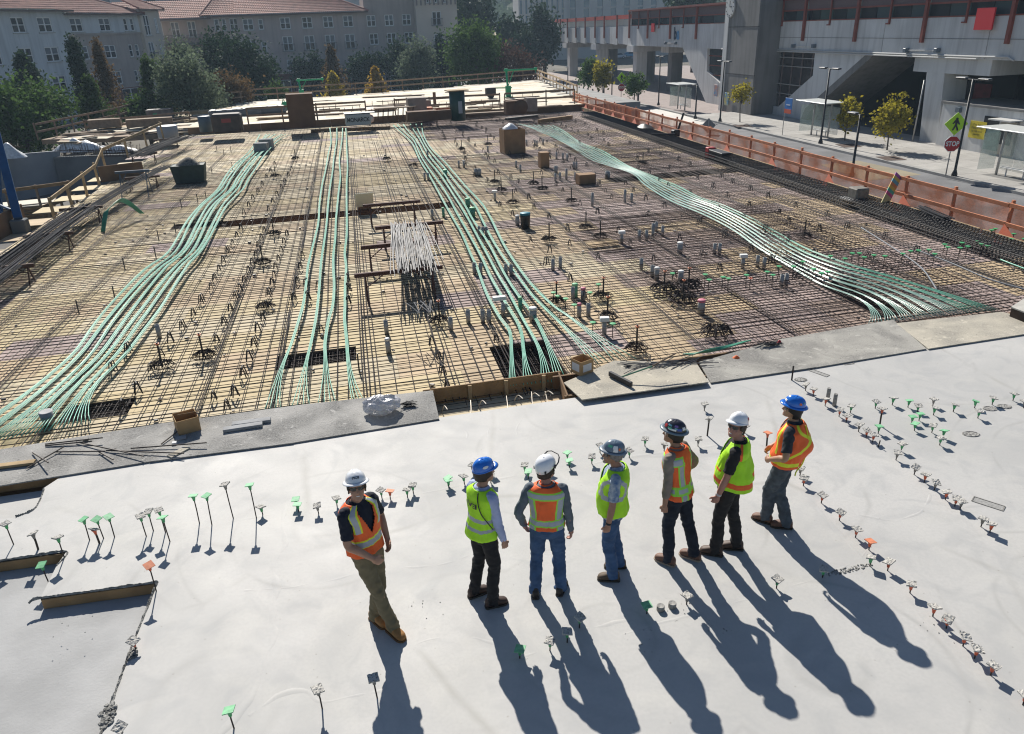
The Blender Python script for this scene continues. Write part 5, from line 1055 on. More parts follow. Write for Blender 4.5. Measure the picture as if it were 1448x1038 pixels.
mb = MB(); n = 14
heap(0, 0, 10, .07, .06, .05, M('orange_rag', (.75, .16, .05), .8), 'crumpled orange rag on the grey walkway board', 11, 'orange_rag', 'rag').location = at(1041, 506, WZ); heap(0, 0, 10, .05, .05, .07, M('red_cap', (.45, .02, .03), .5), 'small red cap at the end of the dark tool pile', 12, 'red_cap', 'cap').location = at(1102, 485, WZ)
for i, (px, py, rz, lb) in enumerate(((344, 606, UA+.02, 'grey plank offcut, nearer of two on the left walkway'), (356, 599, UA-.02, 'grey plank offcut, farther of two on the left walkway'))): tag(MB().box((0, 0, .03), (.62, .13, .05), rz, .006).obj('plank_offcut', M('plank_grey', (.33, .335, .34), .85, var=.25, vs=8), None, False, at(px, py, WZ)), lb, 'plank')
tag(MB().box((0, 0, .03), (.9, .12, .04), UA-.05, .005).obj('plank_offcut', LUMB, None, False, at(5, 661, WZ)), 'pale plank at the left end of the walkway', 'plank')
for i, (x0, y0, x1, y1, z1) in enumerate(((64, 628, 145, 619, .06), (64, 630, 130, 624, .02), (38, 662, 90, 632, .02), (46, 640, 68, 654, .10), (108, 625, 203, 645, .04), (78, 639, 148, 638, .02), (185, 634, 292, 626, .05), (150, 637, 260, 641, .03), (228, 628, 256, 606, .02), (140, 639, 160, 650, .02))):
    mb = MB(); mb.tube([at(x0, y0, WZ+.02), at(x1, y1, WZ+.02+z1)], .011, 7); tag(mb.obj('offcut_bar', M('offcut_steel', (.10, .085, .075), .6, metal=.4, var=.3, vs=8)), 'dark offcut bar, %s from left on the dirty walkway board' % NTH[[2, 3, 0, 1, 5, 4, 8, 7, 9, 6][i]], 'bar', 'offcut bars on the walkway')
for i, (px, py, w, d_, rz, lb) in enumerate(((253, 640, .34, .12, 1.0, 'pale strip of board leaning on the walkway edge'), (256, 620, .16, .13, .4, 'grey scrap of card before the tan carton'), (247, 628, .07, .07, .2, 'small pale block before the tan carton'), (122, 623, .07, .07, .3, 'small dark block on the crossed offcut bars'))): tag(MB().box((0, 0, .012), (w, d_, .02 if i < 2 else .05), rz, .002).obj('scrap_board', [WALKP, M('card_grey', (.30, .30, .30), .9), M('paper'), GREYC][i], None, False, at(px, py, WZ)), lb, 'scrap')

# ================================================================ orange netted fence on the right
ORW = M('fence_orange_wood', (.62, .23, .11), .75, var=.3, vs=3, rnd=.1)
def net_mat():
    m = bpy.data.materials.new('orange_net'); m.use_nodes = True; n = m.node_tree.nodes; l = m.node_tree.links; b = n['Principled BSDF']; b.inputs['Base Color'].default_value = (1., .30, .11, 1); b.inputs['Roughness'].default_value = .6
    t = n.new('ShaderNodeBsdfTranslucent'); t.inputs[0].default_value = (1., .30, .11, 1); tr_ = n.new('ShaderNodeBsdfTransparent'); m1 = n.new('ShaderNodeMixShader'); m1.inputs[0].default_value = .72; m2 = n.new('ShaderNodeMixShader')
    tc = n.new('ShaderNodeTexCoord'); nz = n.new('ShaderNodeTexNoise'); nz.inputs['Scale'].default_value = 1.3; l.new(tc.outputs['Object'], nz.inputs['Vector']); mr_ = n.new('ShaderNodeMapRange'); mr_.inputs[1].default_value = .35; mr_.inputs[2].default_value = .7; mr_.inputs[3].default_value = .50; mr_.inputs[4].default_value = .88; l.new(nz.outputs[0], mr_.inputs[0])
    bz = n.new('ShaderNodeTexNoise'); bz.inputs['Scale'].default_value = 45; l.new(tc.outputs['Object'], bz.inputs['Vector']); bm_ = n.new('ShaderNodeBump'); bm_.inputs['Strength'].default_value = 1; bm_.inputs['Distance'].default_value = .08; l.new(bz.outputs[0], bm_.inputs['Height']); l.new(bm_.outputs[0], b.inputs['Normal']); l.new(bm_.outputs[0], t.inputs['Normal']); l.new(b.outputs[0], m1.inputs[1]); l.new(t.outputs[0], m1.inputs[2]); l.new(mr_.outputs[0], m2.inputs[0]); l.new(tr_.outputs[0], m2.inputs[1]); l.new(m1.outputs[0], m2.inputs[2]); l.new(m2.outputs[0], n['Material Output'].inputs[0]); return m
NET = net_mat()
fe = empty('netted_fence', D(16.2, 3, DZ), 0, 'orange timber fence hung with orange net along the right deck edge', 'fence'); o0 = Vector(fe.location)
fv0, fv1 = 2.0, 52.4; pv = [fv0+i*2.21 for i in range(23)]+[fv1]
rg = random.Random(8)
for i, v in enumerate(pv): mb = MB(); p = D(16.2, v, DZ-.1)-o0; mb.bar(p, p+Vector((rg.uniform(-.03, .03), rg.uniform(-.03, .03), 1.28+rg.uniform(-.03, .05))), .085, .085, up=(1, 0, 0), ch=.006); mb.obj('post', ORW, fe)
for i, (a, b) in enumerate(zip(pv, pv[1:])):
    for z in (1.05, .52): mb = MB(); mb.bar(D(16.13, a-.03, DZ+z)-o0, D(16.13, b+.03, DZ+z+rg.uniform(-.02, .02))-o0, .045, .12, ch=.006); mb.obj('rail', ORW, fe)
    mb = MB(); K, J = 8, 6; vs = []; fs = []; sag = rg.uniform(.04, .14)
    for j in range(J+1):
        for k in range(K+1):
            t = k/K; z = lerp(.02, 1.12, j/J)-(sag*math.sin(math.pi*t) if j == J else 0); bulge = .05*math.sin(math.pi*t)*math.sin(math.pi*j/J)+.05*mnoise.noise(Vector((a+t*2, z*2, 3))); q = D(16.26+bulge, lerp(a, b, t), DZ+z)-o0; vs.append(q)
    for j in range(J):
        for k in range(K): fs.append((j*(K+1)+k, j*(K+1)+k+1, (j+1)*(K+1)+k+1, (j+1)*(K+1)+k))
    mb.add(vs, fs); mb.obj('net', NET, fe, True)
    if i % 2 == 0 or i > 12:     # gathered net skirts at the posts
        mb = MB(); p = D(16.05, a, DZ)-o0; q = D(16.0, a-.85, DZ+.02)-o0; r_ = D(16.1, a, DZ+.52)-o0; s_ = D(15.72, a-.1, DZ+.02)-o0; mb.add([p, q, r_, s_], [(0, 1, 2), (0, 2, 3), (1, 3, 2)]); mb.obj('net_skirt', M('net_skirt', (.62, .13, .05), .7), fe)
kb = empty('kick_board', D(15.9, 20, DZ), 0, 'pale timber kick boards along the foot of the orange fence', 'kick board')
for i in range(12):
    if i in (3, 8): continue
    mb = MB(); mb.bar(D(15.85, 3+i*4.0, DZ+.14), D(15.85, 6.9+i*4.0, DZ+.14), .05, .28, ch=.005); sub(mb.obj('board', LUMB), kb)
bundle(at(1298, 302, DZ+.15), at(1342, 322, DZ+.15), 40, .45, .28, .02, 'bundle of dark grey pipes lying against the orange fence', BARD, .0, .02, 9)
e = empty('colour_board', at(1250, 290, DZ+.2), 0, 'striped rainbow-ended plank leaning on the orange fence', 'board'); o0 = Vector(e.location); a, b = at(1250, 290, DZ+.25)-o0, D(16.05, UV(at(1272, 247, .85))[1], .85)-o0; cols_ = [(.55, .48, .22), (.55, .48, .22), (.55, .48, .22), (.6, .12, .25), (.10, .45, .30), (.65, .45, .08), (.65, .25, .08), (.15, .40, .45), (.65, .5, .1), (.35, .10, .35)]
for i, c_ in enumerate(cols_): mb = MB(); t0, t1 = i/10, (i+1)/10; mb.bar(a.lerp(b, t0), a.lerp(b, t1), .32, .03, up=VD); mb.obj('stripe', M('stripe%d' % i, c_, .7), e)
e = empty('bracket_block', at(1212, 284, DZ+.2), VA, 'grey steel bracket block on the edge cage', 'bracket'); MB().box((0, 0, .25), (.5, .55, .45), 0, .04).obj('body', M('bracket_grey', (.22, .20, .17), .7, var=.4, vs=8), e); MB().box((-.35, 0, .1), (.35, .6, .06), 0, .01).obj('plate', SLVW, e)
tag(MB().box((0, 0, .22), (.4, .35, .5), VA, .03).obj('fuel_can', M('can_red', (.42, .03, .03), .5), None, False, at(1004, 222, DZ+.1)), 'red box on the edge cage beside the orange fence', 'box'); tag(MB().box((0, 0, .05), (.5, 1.4, .12), VA, .02).obj('black_sheet', BLACKP, None, False, at(1018, 217, DZ+.4)), 'black sheet on the edge cage right of the red box', 'sheet')
e = empty('black_stand', at(955, 192, DZ+.1), 0, 'black stand with an upright arm leaning by the orange fence', 'stand'); o0 = Vector(e.location)
MB().tube([at(921, 190, DZ+.5)-o0, at(954, 190, DZ+.45)-o0], .06, 8).obj('beam', BARD, e); MB().tube([at(956, 192, DZ+.2)-o0, at(965, 192, DZ+.2)-o0+Vector((0, 0, 1.25))], .06, 8).obj('arm', BLACKP, e); MB().box(at(955, 191, DZ+.3)-o0, (.4, .4, .6), .3, .05).obj('head', BLACKP, e)
heap(0, 0, 10, .6, .9, .3, BLACKP, 'black sheeting heap on the edge cage near the black stand', 15, 'sheeting_heap', 'sheeting').location = at(912, 182, DZ+.25)

# ================================================================ buildings
GLASS = M('window_glass', (.02, .026, .032), .18, spec=.4); GLASSL = M('window_glass_sky_tint', (.12, .14, .16), .25, spec=.4)  # GLASSL: sky reflection put into the colour of the paler panes
WHITEF = M('white_frame', (.74, .74, .72), .6)
def facade(root, name, P0, d, s0, s1, z0, z1, ops, mat, rev=.16, dep=8.):
    """wall in the vertical plane through P0 along d, with real openings; outward normal faces the site"""
    nrm = Vector((d.y, -d.x, 0)); nrm = nrm if nrm.dot(CP-P0) > 0 else -nrm
    ss = sorted({s0, s1, *[o[0] for o in ops], *[o[1] for o in ops]}); zs = sorted({z0, z1, *[o[2] for o in ops], *[o[3] for o in ops]}); mb = MB()
    Q = lambda s, z, k=0.: P0+d*s+Vector((0, 0, z-P0.z))-nrm*k
    for a, b in zip(ss, ss[1:]):
        for c, e in zip(zs, zs[1:]):
            m_ = ((a+b)/2, (c+e)/2)
            if any(o[0] < m_[0] < o[1] and o[2] < m_[1] < o[3] for o in ops): continue
            mb.poly([Q(a, c), Q(b, c), Q(b, e), Q(a, e)])
    for a, b, c, e in [o[:4] for o in ops]:
        for p, q in (((a, c), (b, c)), ((b, c), (b, e)), ((b, e), (a, e)), ((a, e), (a, c))): mb.poly([Q(*p), Q(*q), Q(*q, rev), Q(*p, rev)])
    for (p, q) in (((s0, z0), (s0, z1)), ((s1, z0), (s1, z1)), ((s0, z1), (s1, z1))): mb.poly([Q(*p), Q(*q), Q(*q, dep), Q(*p, dep)])
    o = mb.obj(name, mat, None); sub(o, root); return Q, nrm
def window(root, Q, d, nrm, a, b, c, e, seed=0, balcony=False, style=2):
    w, h = b-a, e-c; base = Q((a+b)/2, c, .10); rz = math.atan2(d.y, d.x); fr = MB(); t = .11
    L = lambda s, z, k: Q((a+b)/2+s, c+z, .10+k)
    def bar_(s0, s1, z0, z1, k0=0., th=.06):
        ctr = L((s0+s1)/2, (z0+z1)/2, 0); fr.box(ctr, (s1-s0, th, z1-z0), rz)
    bar_(-w/2, -w/2+t, 0, h); bar_(w/2-t, w/2, 0, h); bar_(-w/2+t, w/2-t, 0, t); bar_(-w/2+t, w/2-t, h-t, h)
    if style >= 2: bar_(-.075, .075, t, h-t)
    bar_(-w/2+t, w/2-t, h*.48, h*.48+.08, 0, .05)
    win = sub(fr.obj('window', WHITEF, None), root); rg = random.Random(seed)
    for nm, zz0, zz1, mt in (('pane', .02, h*.5, GLASS), ('pane', h*.5, h-.02, GLASSL if rg.random() < .55 else GLASS)):
        mb = MB(); mb.poly([L(-w/2+.02, zz0, .03), L(w/2-.02, zz0, .03), L(w/2-.02, zz1, .03), L(-w/2+.02, zz1, .03)]); p = mb.obj(nm, mt, None); p.parent = win; 
    sl = MB(); sl.box(Q((a+b)/2, c-.06, -.05), (w+.3, .18, .10), rz); p = sl.obj('sill', M('sill', (.42, .40, .37), .8), None); p.parent = win
    if balcony:
        bm = MB(); k = int(w/.16)+2
        for i in range(k+1): s = -w/2-.2+(w+.4)*i/k; q = L(s, .5, -.40); bm.box(q, (.025, .025, 1.0), rz)
        for z in (0.02, 1.0): bm.box(L(0, z, -.40), (w+.45, .05, .05), rz)
        p = bm.obj('balcony_rail', M('rail_iron', (.05, .055, .06), .6), None); p.parent = win
    win.matrix_parent_inverse = Matrix.Translation(-Vector(root.location)); return win
TILE = M('roof_tile', (.36, .145, .105), .8, var=.4, vs=1.2, detail=8)
def tile_roof(root, P0, d, nrm, s0, s1, z, over, depth, pitch, hip0=0., hip1=0.):
    """barrel-tile slope rising away from the eave; courses of ribbed tiles"""
    mb = MB(); rib = .30; n = int((s1-s0)/rib); rows = 10; vs = []; fs = []; K = 4
    cols = n*K+1
    for j in range(rows+1):
        f = j/rows; ins0, ins1 = hip0*f, hip1*f
        for st in (0, 1):
            for i in range(cols):
                s = lerp(s0+ins0, s1-ins1, i/(cols-1)); rel = (i % K)/K; zz = .07*abs(math.sin(math.pi*rel))
                q = P0+d*s+nrm*(over-(depth+over)*f); vs.append((q.x, q.y, z+(depth+over)*f*pitch+zz+(.05 if st else 0)))
    for r in range(2*(rows+1)-1):
        for i in range(cols-1): fs.append((r*cols+i, r*cols+i+1, (r+1)*cols+i+1, (r+1)*cols+i))
    mb.add(vs, fs); rf = sub(mb.obj('roof', TILE, None), root)
    mb = MB(); a = P0+d*s0+nrm*(over-.05); b = P0+d*s1+nrm*(over-.05); a.z = b.z = z-.12; mb.bar(a, b, .12, .2)
    c_ = P0+d*s0+nrm*(over/2); e_ = P0+d*s1+nrm*(over/2); c_.z = e_.z = z-.05; mb.bar(c_, e_, over, .06)
    p = mb.obj('eave', M('eave_wood', (.12, .085, .07), .8), None); p.parent = rf
    for (hs, hh) in ((s0, hip0), (s1, hip1)):
        if hh: 
            mb = MB(); a = P0+d*hs+nrm*over; b = P0+d*(hs+(hh if hs == s0 else -hh))-nrm*depth; a.z = z+.08; b.z = z+(depth+over)*pitch+.08; mb.tube([a, b], .14, 8); p = mb.obj('hip_tiles', TILE, None); p.parent = rf
    rf.matrix_parent_inverse = Matrix.Translation(-Vector(root.location))
    return rf
# --- left apartment block
STUC_W = M('stucco_white', (.60, .63, .64), .9, var=.12, vs=.4, bump=.2, streak=.16); STUC_T = M('stucco_taupe', (.44, .38, .34), .9, var=.14, vs=.4, bump=.2, streak=.16); STUC_P = M('stucco_pink', (.50, .42, .38), .9, var=.12, vs=.3, bump=.2, streak=.16); STUC_C = M('stucco_cream', (.62, .54, .45), .9, var=.1, vs=.4); BRICKR = M('brick_band', (.20, .075, .06), .9, var=.3, vs=3)
A0 = at(85, 172, SZ); AD = Vector((math.sin(R(18)), math.cos(R(18)), 0))
def block_a():
    root = empty('apartment_block', A0, 0, 'white and taupe apartment block with red tiled roof behind the left trees', 'building')
    ops = []
    cols = [(-12, -10.1), (-7.4, -5.5), (-3.1, -1.3), (.5, 2.5)]
    for zb in (7.25, 4.0, .75): ops += [(a, b, zb, zb+1.65) for a, b in cols]
    ops += [(a, b, -2.3, -.5) for a, b in cols[1:]]
    Q, nr = facade(root, 'wall', A0, AD, -20, 4.6, SZ, 9.6, ops, STUC_W)
    for i, o in enumerate(ops): window(root, Q, AD, nr, *o[:4], seed=i)
    for z, t in ((-.1, .18), (.25, .1)):
        mb = MB(); mb.bar(Q(-20, z, -.04), Q(4.6, z, -.04), .12, t); sub(mb.obj('string_course', STUC_W), root)
    P1_ = A0+AD*4.6+nr*-.6; ops = []
    for zb in (7.25, 4.0, .75): ops += [(1.2, 3.1, zb, zb+1.6), (5.9, 7.8, zb, zb+1.6), (10.2, 10.9, zb, zb+1.55), (11.4, 12.1, zb, zb+1.55)]
    ops += [(3.0, 5.4, -2.7, 0.), (7.2, 10.4, -2.7, .1)]
    Q2, nr = facade(root, 'wall', P1_, AD, 0, 13, .2, 6.95, [o for o in ops if o[2] > .2 and o[2] < 7], STUC_T)
    Q3, _ = facade(root, 'wall', P1_+nr*.06, AD, 0, 13, 6.95, 9.4, [o for o in ops if o[2] > 7], STUC_W)
    Q4, _ = facade(root, 'wall', P1_+nr*.1, AD, 0, 13, SZ, .2, [o for o in ops if o[2] < 0], BRICKR)
    for i, o in enumerate(ops):
        window(root, Q3 if o[2] > 7 else (Q4 if o[2] < 0 else Q2), AD, nr, *o[:4], seed=40+i, style=1 if o[1]-o[0] < 1 else 2)
    mb = MB(); mb.bar(Q2(0, 6.95, -.1), Q2(13, 6.95, -.1), .2, .22); sub(mb.obj('string_course', STUC_T), root)
    # corner bay with tall windows
    P2_ = P1_+AD*13+nr*.5; bd = AD; ops = [(.5, 1.6, 6.6, 9.2), (.5, 1.6, 3.4, 5.8), (2.6, 3.2, 6.9, 8.8), (2.6, 3.2, 3.7, 5.4), (.4, 1.8, -.4, 1.6)]
    Q5, nb = facade(root, 'wall', P2_, bd, 0, 3.8, SZ, 9.9, ops, STUC_C, dep=3.)
    for i, o in enumerate(ops): window(root, Q5, bd, nb, *o, seed=70+i, balcony=(i == 1))
    tile_roof(root, A0+Vector((0, 0, 0)), AD, nr, -20.5, 5.4, 9.7, .9, 7, .34)
    tile_roof(root, P1_, AD, nr, -.2, 13.6, 9.35, .9, 7, .34, 0, 4.5)
    rf = tile_roof(root, P2_, bd, nb, -.6, 4.4, 9.95, .6, 3, .35, 1, 1)
block_a()
# --- centre apartment block
B0 = Vector((-26, 128, SZ)); BD = Vector((math.sin(R(76.5)), math.cos(R(76.5)), 0))
def block_b():
    root = empty('apartment_block', B0, 0, 'long pinkish apartment block with juliet balconies and red roof behind the far deck', 'building')
    sx = lambda px: (px-468)/9.28
    wide = [sx(p) for p in (357, 407, 437, 466, 494)]; narrow = [sx(374), sx(382)]
    ops = []; bal = []
    for c in wide: ops.append((c-.75, c+.75, 6.85, 8.45)); bal.append(0)
    for c in wide[1:]: ops.append((c-.75, c+.75, 3.75, 5.85)); bal.append(1)
    ops.append((wide[0]-.7, wide[0]+.7, 3.75, 5.6)); bal.append(1)
    for c in (wide[1]+.2, wide[2]+.2, wide[3]+.2, wide[4]+.1): ops.append((c-.75, c+.75, .95, 2.55)); bal.append(0)
    for z in (6.9, 3.8, .9): ops.append((narrow[0]-.35, narrow[0]+.35, z, z+1.45)); bal.append(0)
    Q, nr = facade(root, 'wall', B0, BD, sx(343), sx(518), .3, 9.0, ops, STUC_P)
    for i, o in enumerate(ops): window(root, Q, BD, nr, *o, seed=200+i, balcony=bool(bal[i]), style=1 if o[1]-o[0] < 1 else 2)
    g = [(sx(343)+1.2+i*3.1, sx(343)+3.4+i*3.1, -2.7, -.3) for i in range(6)]
    Qg, _ = facade(root, 'shopfront_wall', B0+nr*.12, BD, sx(343), sx(518), SZ, .3, g, BRICKR)
    for i, o in enumerate(g): window(root, Qg, BD, nr, *o, seed=240+i)
    mb = MB(); mb.bar(Qg(sx(343), .42, -.1), Qg(sx(518), .42, -.1), .5, .25); sub(mb.obj('string_course', BRICKR), root)
    tile_roof(root, B0, BD, nr, sx(340), sx(523), 9.0, .9, 5.5, .38, 0, 5.5)
    # flat-topped section
    ops = []
    for r_, z in enumerate((6.8, 4.2)):
        for p in (527, 552.7, 578): c = sx(p)+.15*r_; ops.append((c-.68, c+.68, z, z+1.6))
    for p in (531, 556): ops.append((sx(p)-.7, sx(p)+.7, .9, 2.3))
    Q2, nr = facade(root, 'wall', B0+nr*-.3, BD, sx(518), sx(592), .0, 11.2, ops, STUC_T)
    for i, o in enumerate(ops): window(root, Q2, BD, nr, *o, seed=260+i)
    g = [(sx(522)+i*2.6, sx(522)+1.9+i*2.6, -2.7, -.4) for i in range(3)]
    Qg, _ = facade(root, 'shopfront_wall', B0, BD, sx(518), sx(592), SZ, .0, g, M('stucco_dark', (.19, .16, .15), .9))
    for i, o in enumerate(g): window(root, Qg, BD, nr, *o, seed=280+i)
    mb = MB(); mb.bar(Q2(sx(518), 11.3, -.1), Q2(sx(592), 11.3, -.1), .4, .3); sub(mb.obj('cornice', STUC_T), root)
    # corner tower block
    P = B0+nr*1.6; ops = [(sx(613), sx(626), 6.6, 8.6), (sx(614), sx(627), 3.3, 5.4)]+[(sx(606+i*12), sx(606+i*12)+.75, 9.8, 11.0) for i in range(3)]+[(sx(615), sx(629), -.2, 1.9)]
    Q3, nr = facade(root, 'tower_wall', P, BD, sx(590), sx(650), SZ, 14, ops, STUC_C)
    for i, o in enumerate(ops): window(root, Q3, BD, nr, *o, seed=300+i, balcony=i < 2)
    mb = MB()
    for i in range(10): s = lerp(sx(592), sx(648), i/9); mb.box(Q3(s, 10.5, -.08), (.22, .2, 2.0), math.atan2(BD.y, BD.x))
    sub(mb.obj('pilasters', M('pilaster', (.25, .22, .20), .9)), root)
    # left wing with the long balcony
    P = B0-BD*13.3-nr*1.5; wd = Vector((math.sin(R(80)), math.cos(R(80)), 0)); ops = [(-3.6, -2.9, 6.9, 8.6), (-2.5, -1.9, 6.9, 8.6), (-1.4, -.2, 6.9, 8.6), (-2.4, -1.4, 3.9, 5.4), (-.9, .1, 3.9, 5.4)]
    Q4, nr4 = facade(root, 'wall', P, wd, -4.6, 1.2, SZ, 8.95, ops, STUC_P)
    for i, o in enumerate(ops): window(root, Q4, wd, nr4, *o, seed=320+i, style=1 if o[1]-o[0] < .8 else 2)
    P = P-nr4*1.6; ops = [(-15+i*2.4, -13.8+i*2.4, 6.2, 8.4) for i in range(4)]+[(-14+i*3, -12.8+i*3, 2.6, 4.4) for i in range(3)]
    Q5, nr5 = facade(root, 'wall', P, wd, -17.5, -4.4, SZ, 8.6, ops, STUC_P)
    for i, o in enumerate(ops): window(root, Q5, wd, nr5, *o, seed=340+i)
    mb = MB(); 
    for i in range(60): mb.box(Q5(-17+i*.21, 6.0, -1.5), (.04, .04, 1.0), math.atan2(wd.y, wd.x))
    mb.bar(Q5(-17.2, 6.5, -1.5), Q5(-4.5, 6.5, -1.5), .07, .07); mb.bar(Q5(-17.2, 5.3, -.8), Q5(-4.5, 5.3, -.8), 1.6, .35)
    sub(mb.obj('long_balcony', M('balcony_dark', (.075, .075, .08), .8)), root)
    tile_roof(root, P+nr5*1.2, wd, nr5, -19, -4.0, 8.8, .9, 6, .38)
    tile_roof(root, B0-BD*13.3-nr*1.5, wd, nr4, -5.4, 1.6, 9.05, .8, 6, .40, 1.5, 1.5)
block_b()
# --- pale building behind, hazy office block
def box_building(name, label, c, wdt, dep, h, rz, mat, rowsz, colw, colgap, z0=SZ, fins=False):
    d = Vector((math.cos(rz), math.sin(rz), 0)); P = Vector((c[0], c[1], z0)); root = empty(name, P, 0, label, 'building'); ops = []; n = int(wdt/(colw+colgap))
    for (za, zb) in rowsz:
        for i in range(n): s = -wdt/2+colgap/2+i*(colw+colgap); ops.append((s, s+colw, za, zb))
    Q, nr = facade(root, 'wall', P, d, -wdt/2, wdt/2, z0, h, ops, mat, .4)
    for i, (a, b, za, zb) in enumerate(ops):
        if fins:
            k = max(2, int((zb-za)/3.6))
            mb = MB(); mb.poly([Q(a, za, .35), Q(b, za, .35), Q(b, zb, .35), Q(a, zb, .35)]); sub(mb.obj('window_strip', M('tower_glass', (.10, .17, .23), .15, spec=.8)), root)
            for j in range(k):
                y0 = lerp(za, zb, j/k); mb = MB(); mb.poly([Q(a, y0, .30), Q(b, y0, .30), Q(b, y0+.5, .30), Q(a, y0+.5, .30)]); sub(mb.obj('spandrel', mat), root)
        else:
            mb = MB(); mb.poly([Q(a, za, .2), Q(b, za, .2), Q(b, zb, .2), Q(a, zb, .2)]); sub(mb.obj('pane', GLASSL if (i*7) % 3 else GLASS), root)
    mb = MB(); mb.bar(Q(-wdt/2-.3, h+.2, -.1), Q(wdt/2+.3, h+.2, -.1), 1., .5); sub(mb.obj('cornice', mat), root)
    return root
p = atY(860, 40, 235); box_building('office_block', 'hazy pale office block with tall vertical window strips behind the tracks', (p.x, p.y), 40, 20, 32, R(8), M('office_stone', (.50, .48, .45), .9), [(2, 30)], 1.6, 2.3, fins=True)
p = atY(768, 40, 229); box_building('office_block', 'narrow pale office block with thin fins, left of the wide hazy one', (p.x, p.y), 13.5, 15, 30, R(10), M('office_stone'), [(1, 28)], .55, .9, fins=True)
p = atY(330, 0, 175); box_building('apartment_block', 'pale building with small windows above the balcony wing roof', (p.x, p.y), 62, 12, 24, R(12), M('far_stucco', (.48, .47, .46), .9), [(12.6, 14.4), (15.6, 17.4), (18.6, 20.4)], 1.7, 2.6)

# ================================================================ elevated station on the right
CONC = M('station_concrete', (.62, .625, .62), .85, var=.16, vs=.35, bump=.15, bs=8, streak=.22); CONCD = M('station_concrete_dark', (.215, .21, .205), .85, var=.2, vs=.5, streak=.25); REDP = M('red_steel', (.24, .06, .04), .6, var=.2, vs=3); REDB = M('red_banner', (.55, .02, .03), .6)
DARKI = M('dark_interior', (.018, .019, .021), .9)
NU = Vector((VD.y, -VD.x, 0)); FU = 38.4
def SV(x, y, u=FU): p = atplane(x, y, D(u, 0), NU); return UV(p)[1], p.z
def station():
    root = empty('station', D(FU, 50, SZ), 0, 'elevated concrete train station with red steel posts beside the street', 'station')
    def part(mb, name, mat): return sub(mb.obj(name, mat, None), root)
    def vz(poly, u0, u1, name, mat):
        n = len(poly); vs = [D(u0, v, z) for v, z in poly]+[D(u1, v, z) for v, z in poly]
        fs = [tuple(range(n)), tuple(range(2*n-1, n-1, -1))]+[(i, (i+1) % n, n+(i+1) % n, n+i) for i in range(n)]
        mb = MB(); mb.add(vs, fs); return part(mb, name, mat)
    # beam panels between joints
    vs_ = [12, 22, 32.5, 43, 53.5, 62.5]
    for a, b in zip(vs_, vs_[1:]): vz([(a+.03, 3.0), (b-.03, 3.0), (b-.03, 5.55), (a+.03, 5.55)], FU, FU+.5, 'beam_panel', CONC)
    vs_ = [64.8, 72.5, 81, 89, 99]
    for a, b in zip(vs_, vs_[1:]): vz([(a+.03, 3.0), (b-.03, 3.0), (b-.03, 5.55), (a+.03, 5.55)], FU, FU+.5, 'beam_panel', CONC)
    mb = MB()
    for v in (12, 62.5): pass
    vz([(10, 4.2), (62.6, 4.2), (62.6, 4.235), (10, 4.235)], FU-.02, FU+.1, 'panel_joint', CONCD)
    # platform body: soffit, deck, roof, rear wall
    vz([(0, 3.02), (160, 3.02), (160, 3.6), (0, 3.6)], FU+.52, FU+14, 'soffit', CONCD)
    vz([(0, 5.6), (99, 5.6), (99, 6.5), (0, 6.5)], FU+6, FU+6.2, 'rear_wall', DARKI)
    vz([(0, 7.42), (99.5, 7.42), (99.5, 7.62), (0, 7.62)], FU-.5, FU+9, 'canopy', M('canopy_red', (.20, .06, .045), .7))
    # screen band and windows behind red posts
    scr = M('screen_mesh', (.17, .12, .125), .8, var=.35, vs=30)
    posts = [v for v in [SV(px, 40)[0] for px in (1430, 1308, 1212, 1138, 1077)]]
    step = posts[1]-posts[0]
    allp = [posts[0]-step*1.0, posts[0]-step*2] + posts + [SV(px, 35)[0] for px in (986, 949, 917, 891)]
    allp = sorted(allp); 
    for a, b in zip(allp, allp[1:]):
        if 57 < (a+b)/2 < 65 and False: continue
        vz([(a+.1, 6.5), (b-.1, 6.5), (b-.1, 7.36), (a+.1, 7.36)], FU+.06, FU+.12, 'screen_panel', scr)
        k = 4; 
        for i in range(k):
            s0, s1 = lerp(a, b, i/k)+.05, lerp(a, b, (i+1)/k)-.05
            vz([(s0, 5.6), (s1, 5.6), (s1, 6.42), (s0, 6.42)], FU+.20, FU+.24, 'window_pane', GLASS if i % 2 else M('window_green', (.05, .08, .085), .1, spec=.8))
    vz([(10, 6.40), (99, 6.40), (99, 6.52), (10, 6.52)], FU-.02, FU+.2, 'rail', REDP); vz([(10, 5.56), (99, 5.56), (99, 5.64), (10, 5.64)], FU-.03, FU+.2, 'rail', REDP); vz([(10, 7.34), (99, 7.34), (99, 7.46), (10, 7.46)], FU-.1, FU+.2, 'rail', REDP)
    for v in allp: vz([(v-.13, 3.95), (v+.13, 3.95), (v+.13, 7.5), (v-.13, 7.5)], FU-.22, FU-.005, 'post', REDP)
    for a, b in zip(allp, allp[1:]):
        m_ = (a+b)/2; vz([(m_-.07, 5.25), (m_+.07, 5.25), (m_+.07, 7.4), (m_-.07, 7.4)], FU-.12, FU-.004, 'small_post', REDP); vz([(m_-.07, 5.18), (m_+.35, 5.18), (m_+.35, 5.27), (m_-.07, 5.27)], FU-.12, FU-.004, 'bracket', REDP)
    # open guideway further along: fins and red band
    fv = [SV(px, 45)[0] for px in (873, 855, 842, 828, 815, 803, 793)]; fv = [99]+fv
    for a, b in zip(fv, fv[1:]):
        vz([(a+.05, 3.0), (b-.6, 3.2), (b-.1, 3.6), (b-.05, 5.5), (a+.05, 5.5)], FU, FU+.4, 'guideway_panel', CONC); vz([(b-.16, 3.9), (b+.1, 3.9), (b+.1, 7.1), (b-.16, 7.1)], FU-.2, FU-.01, 'post', REDP)
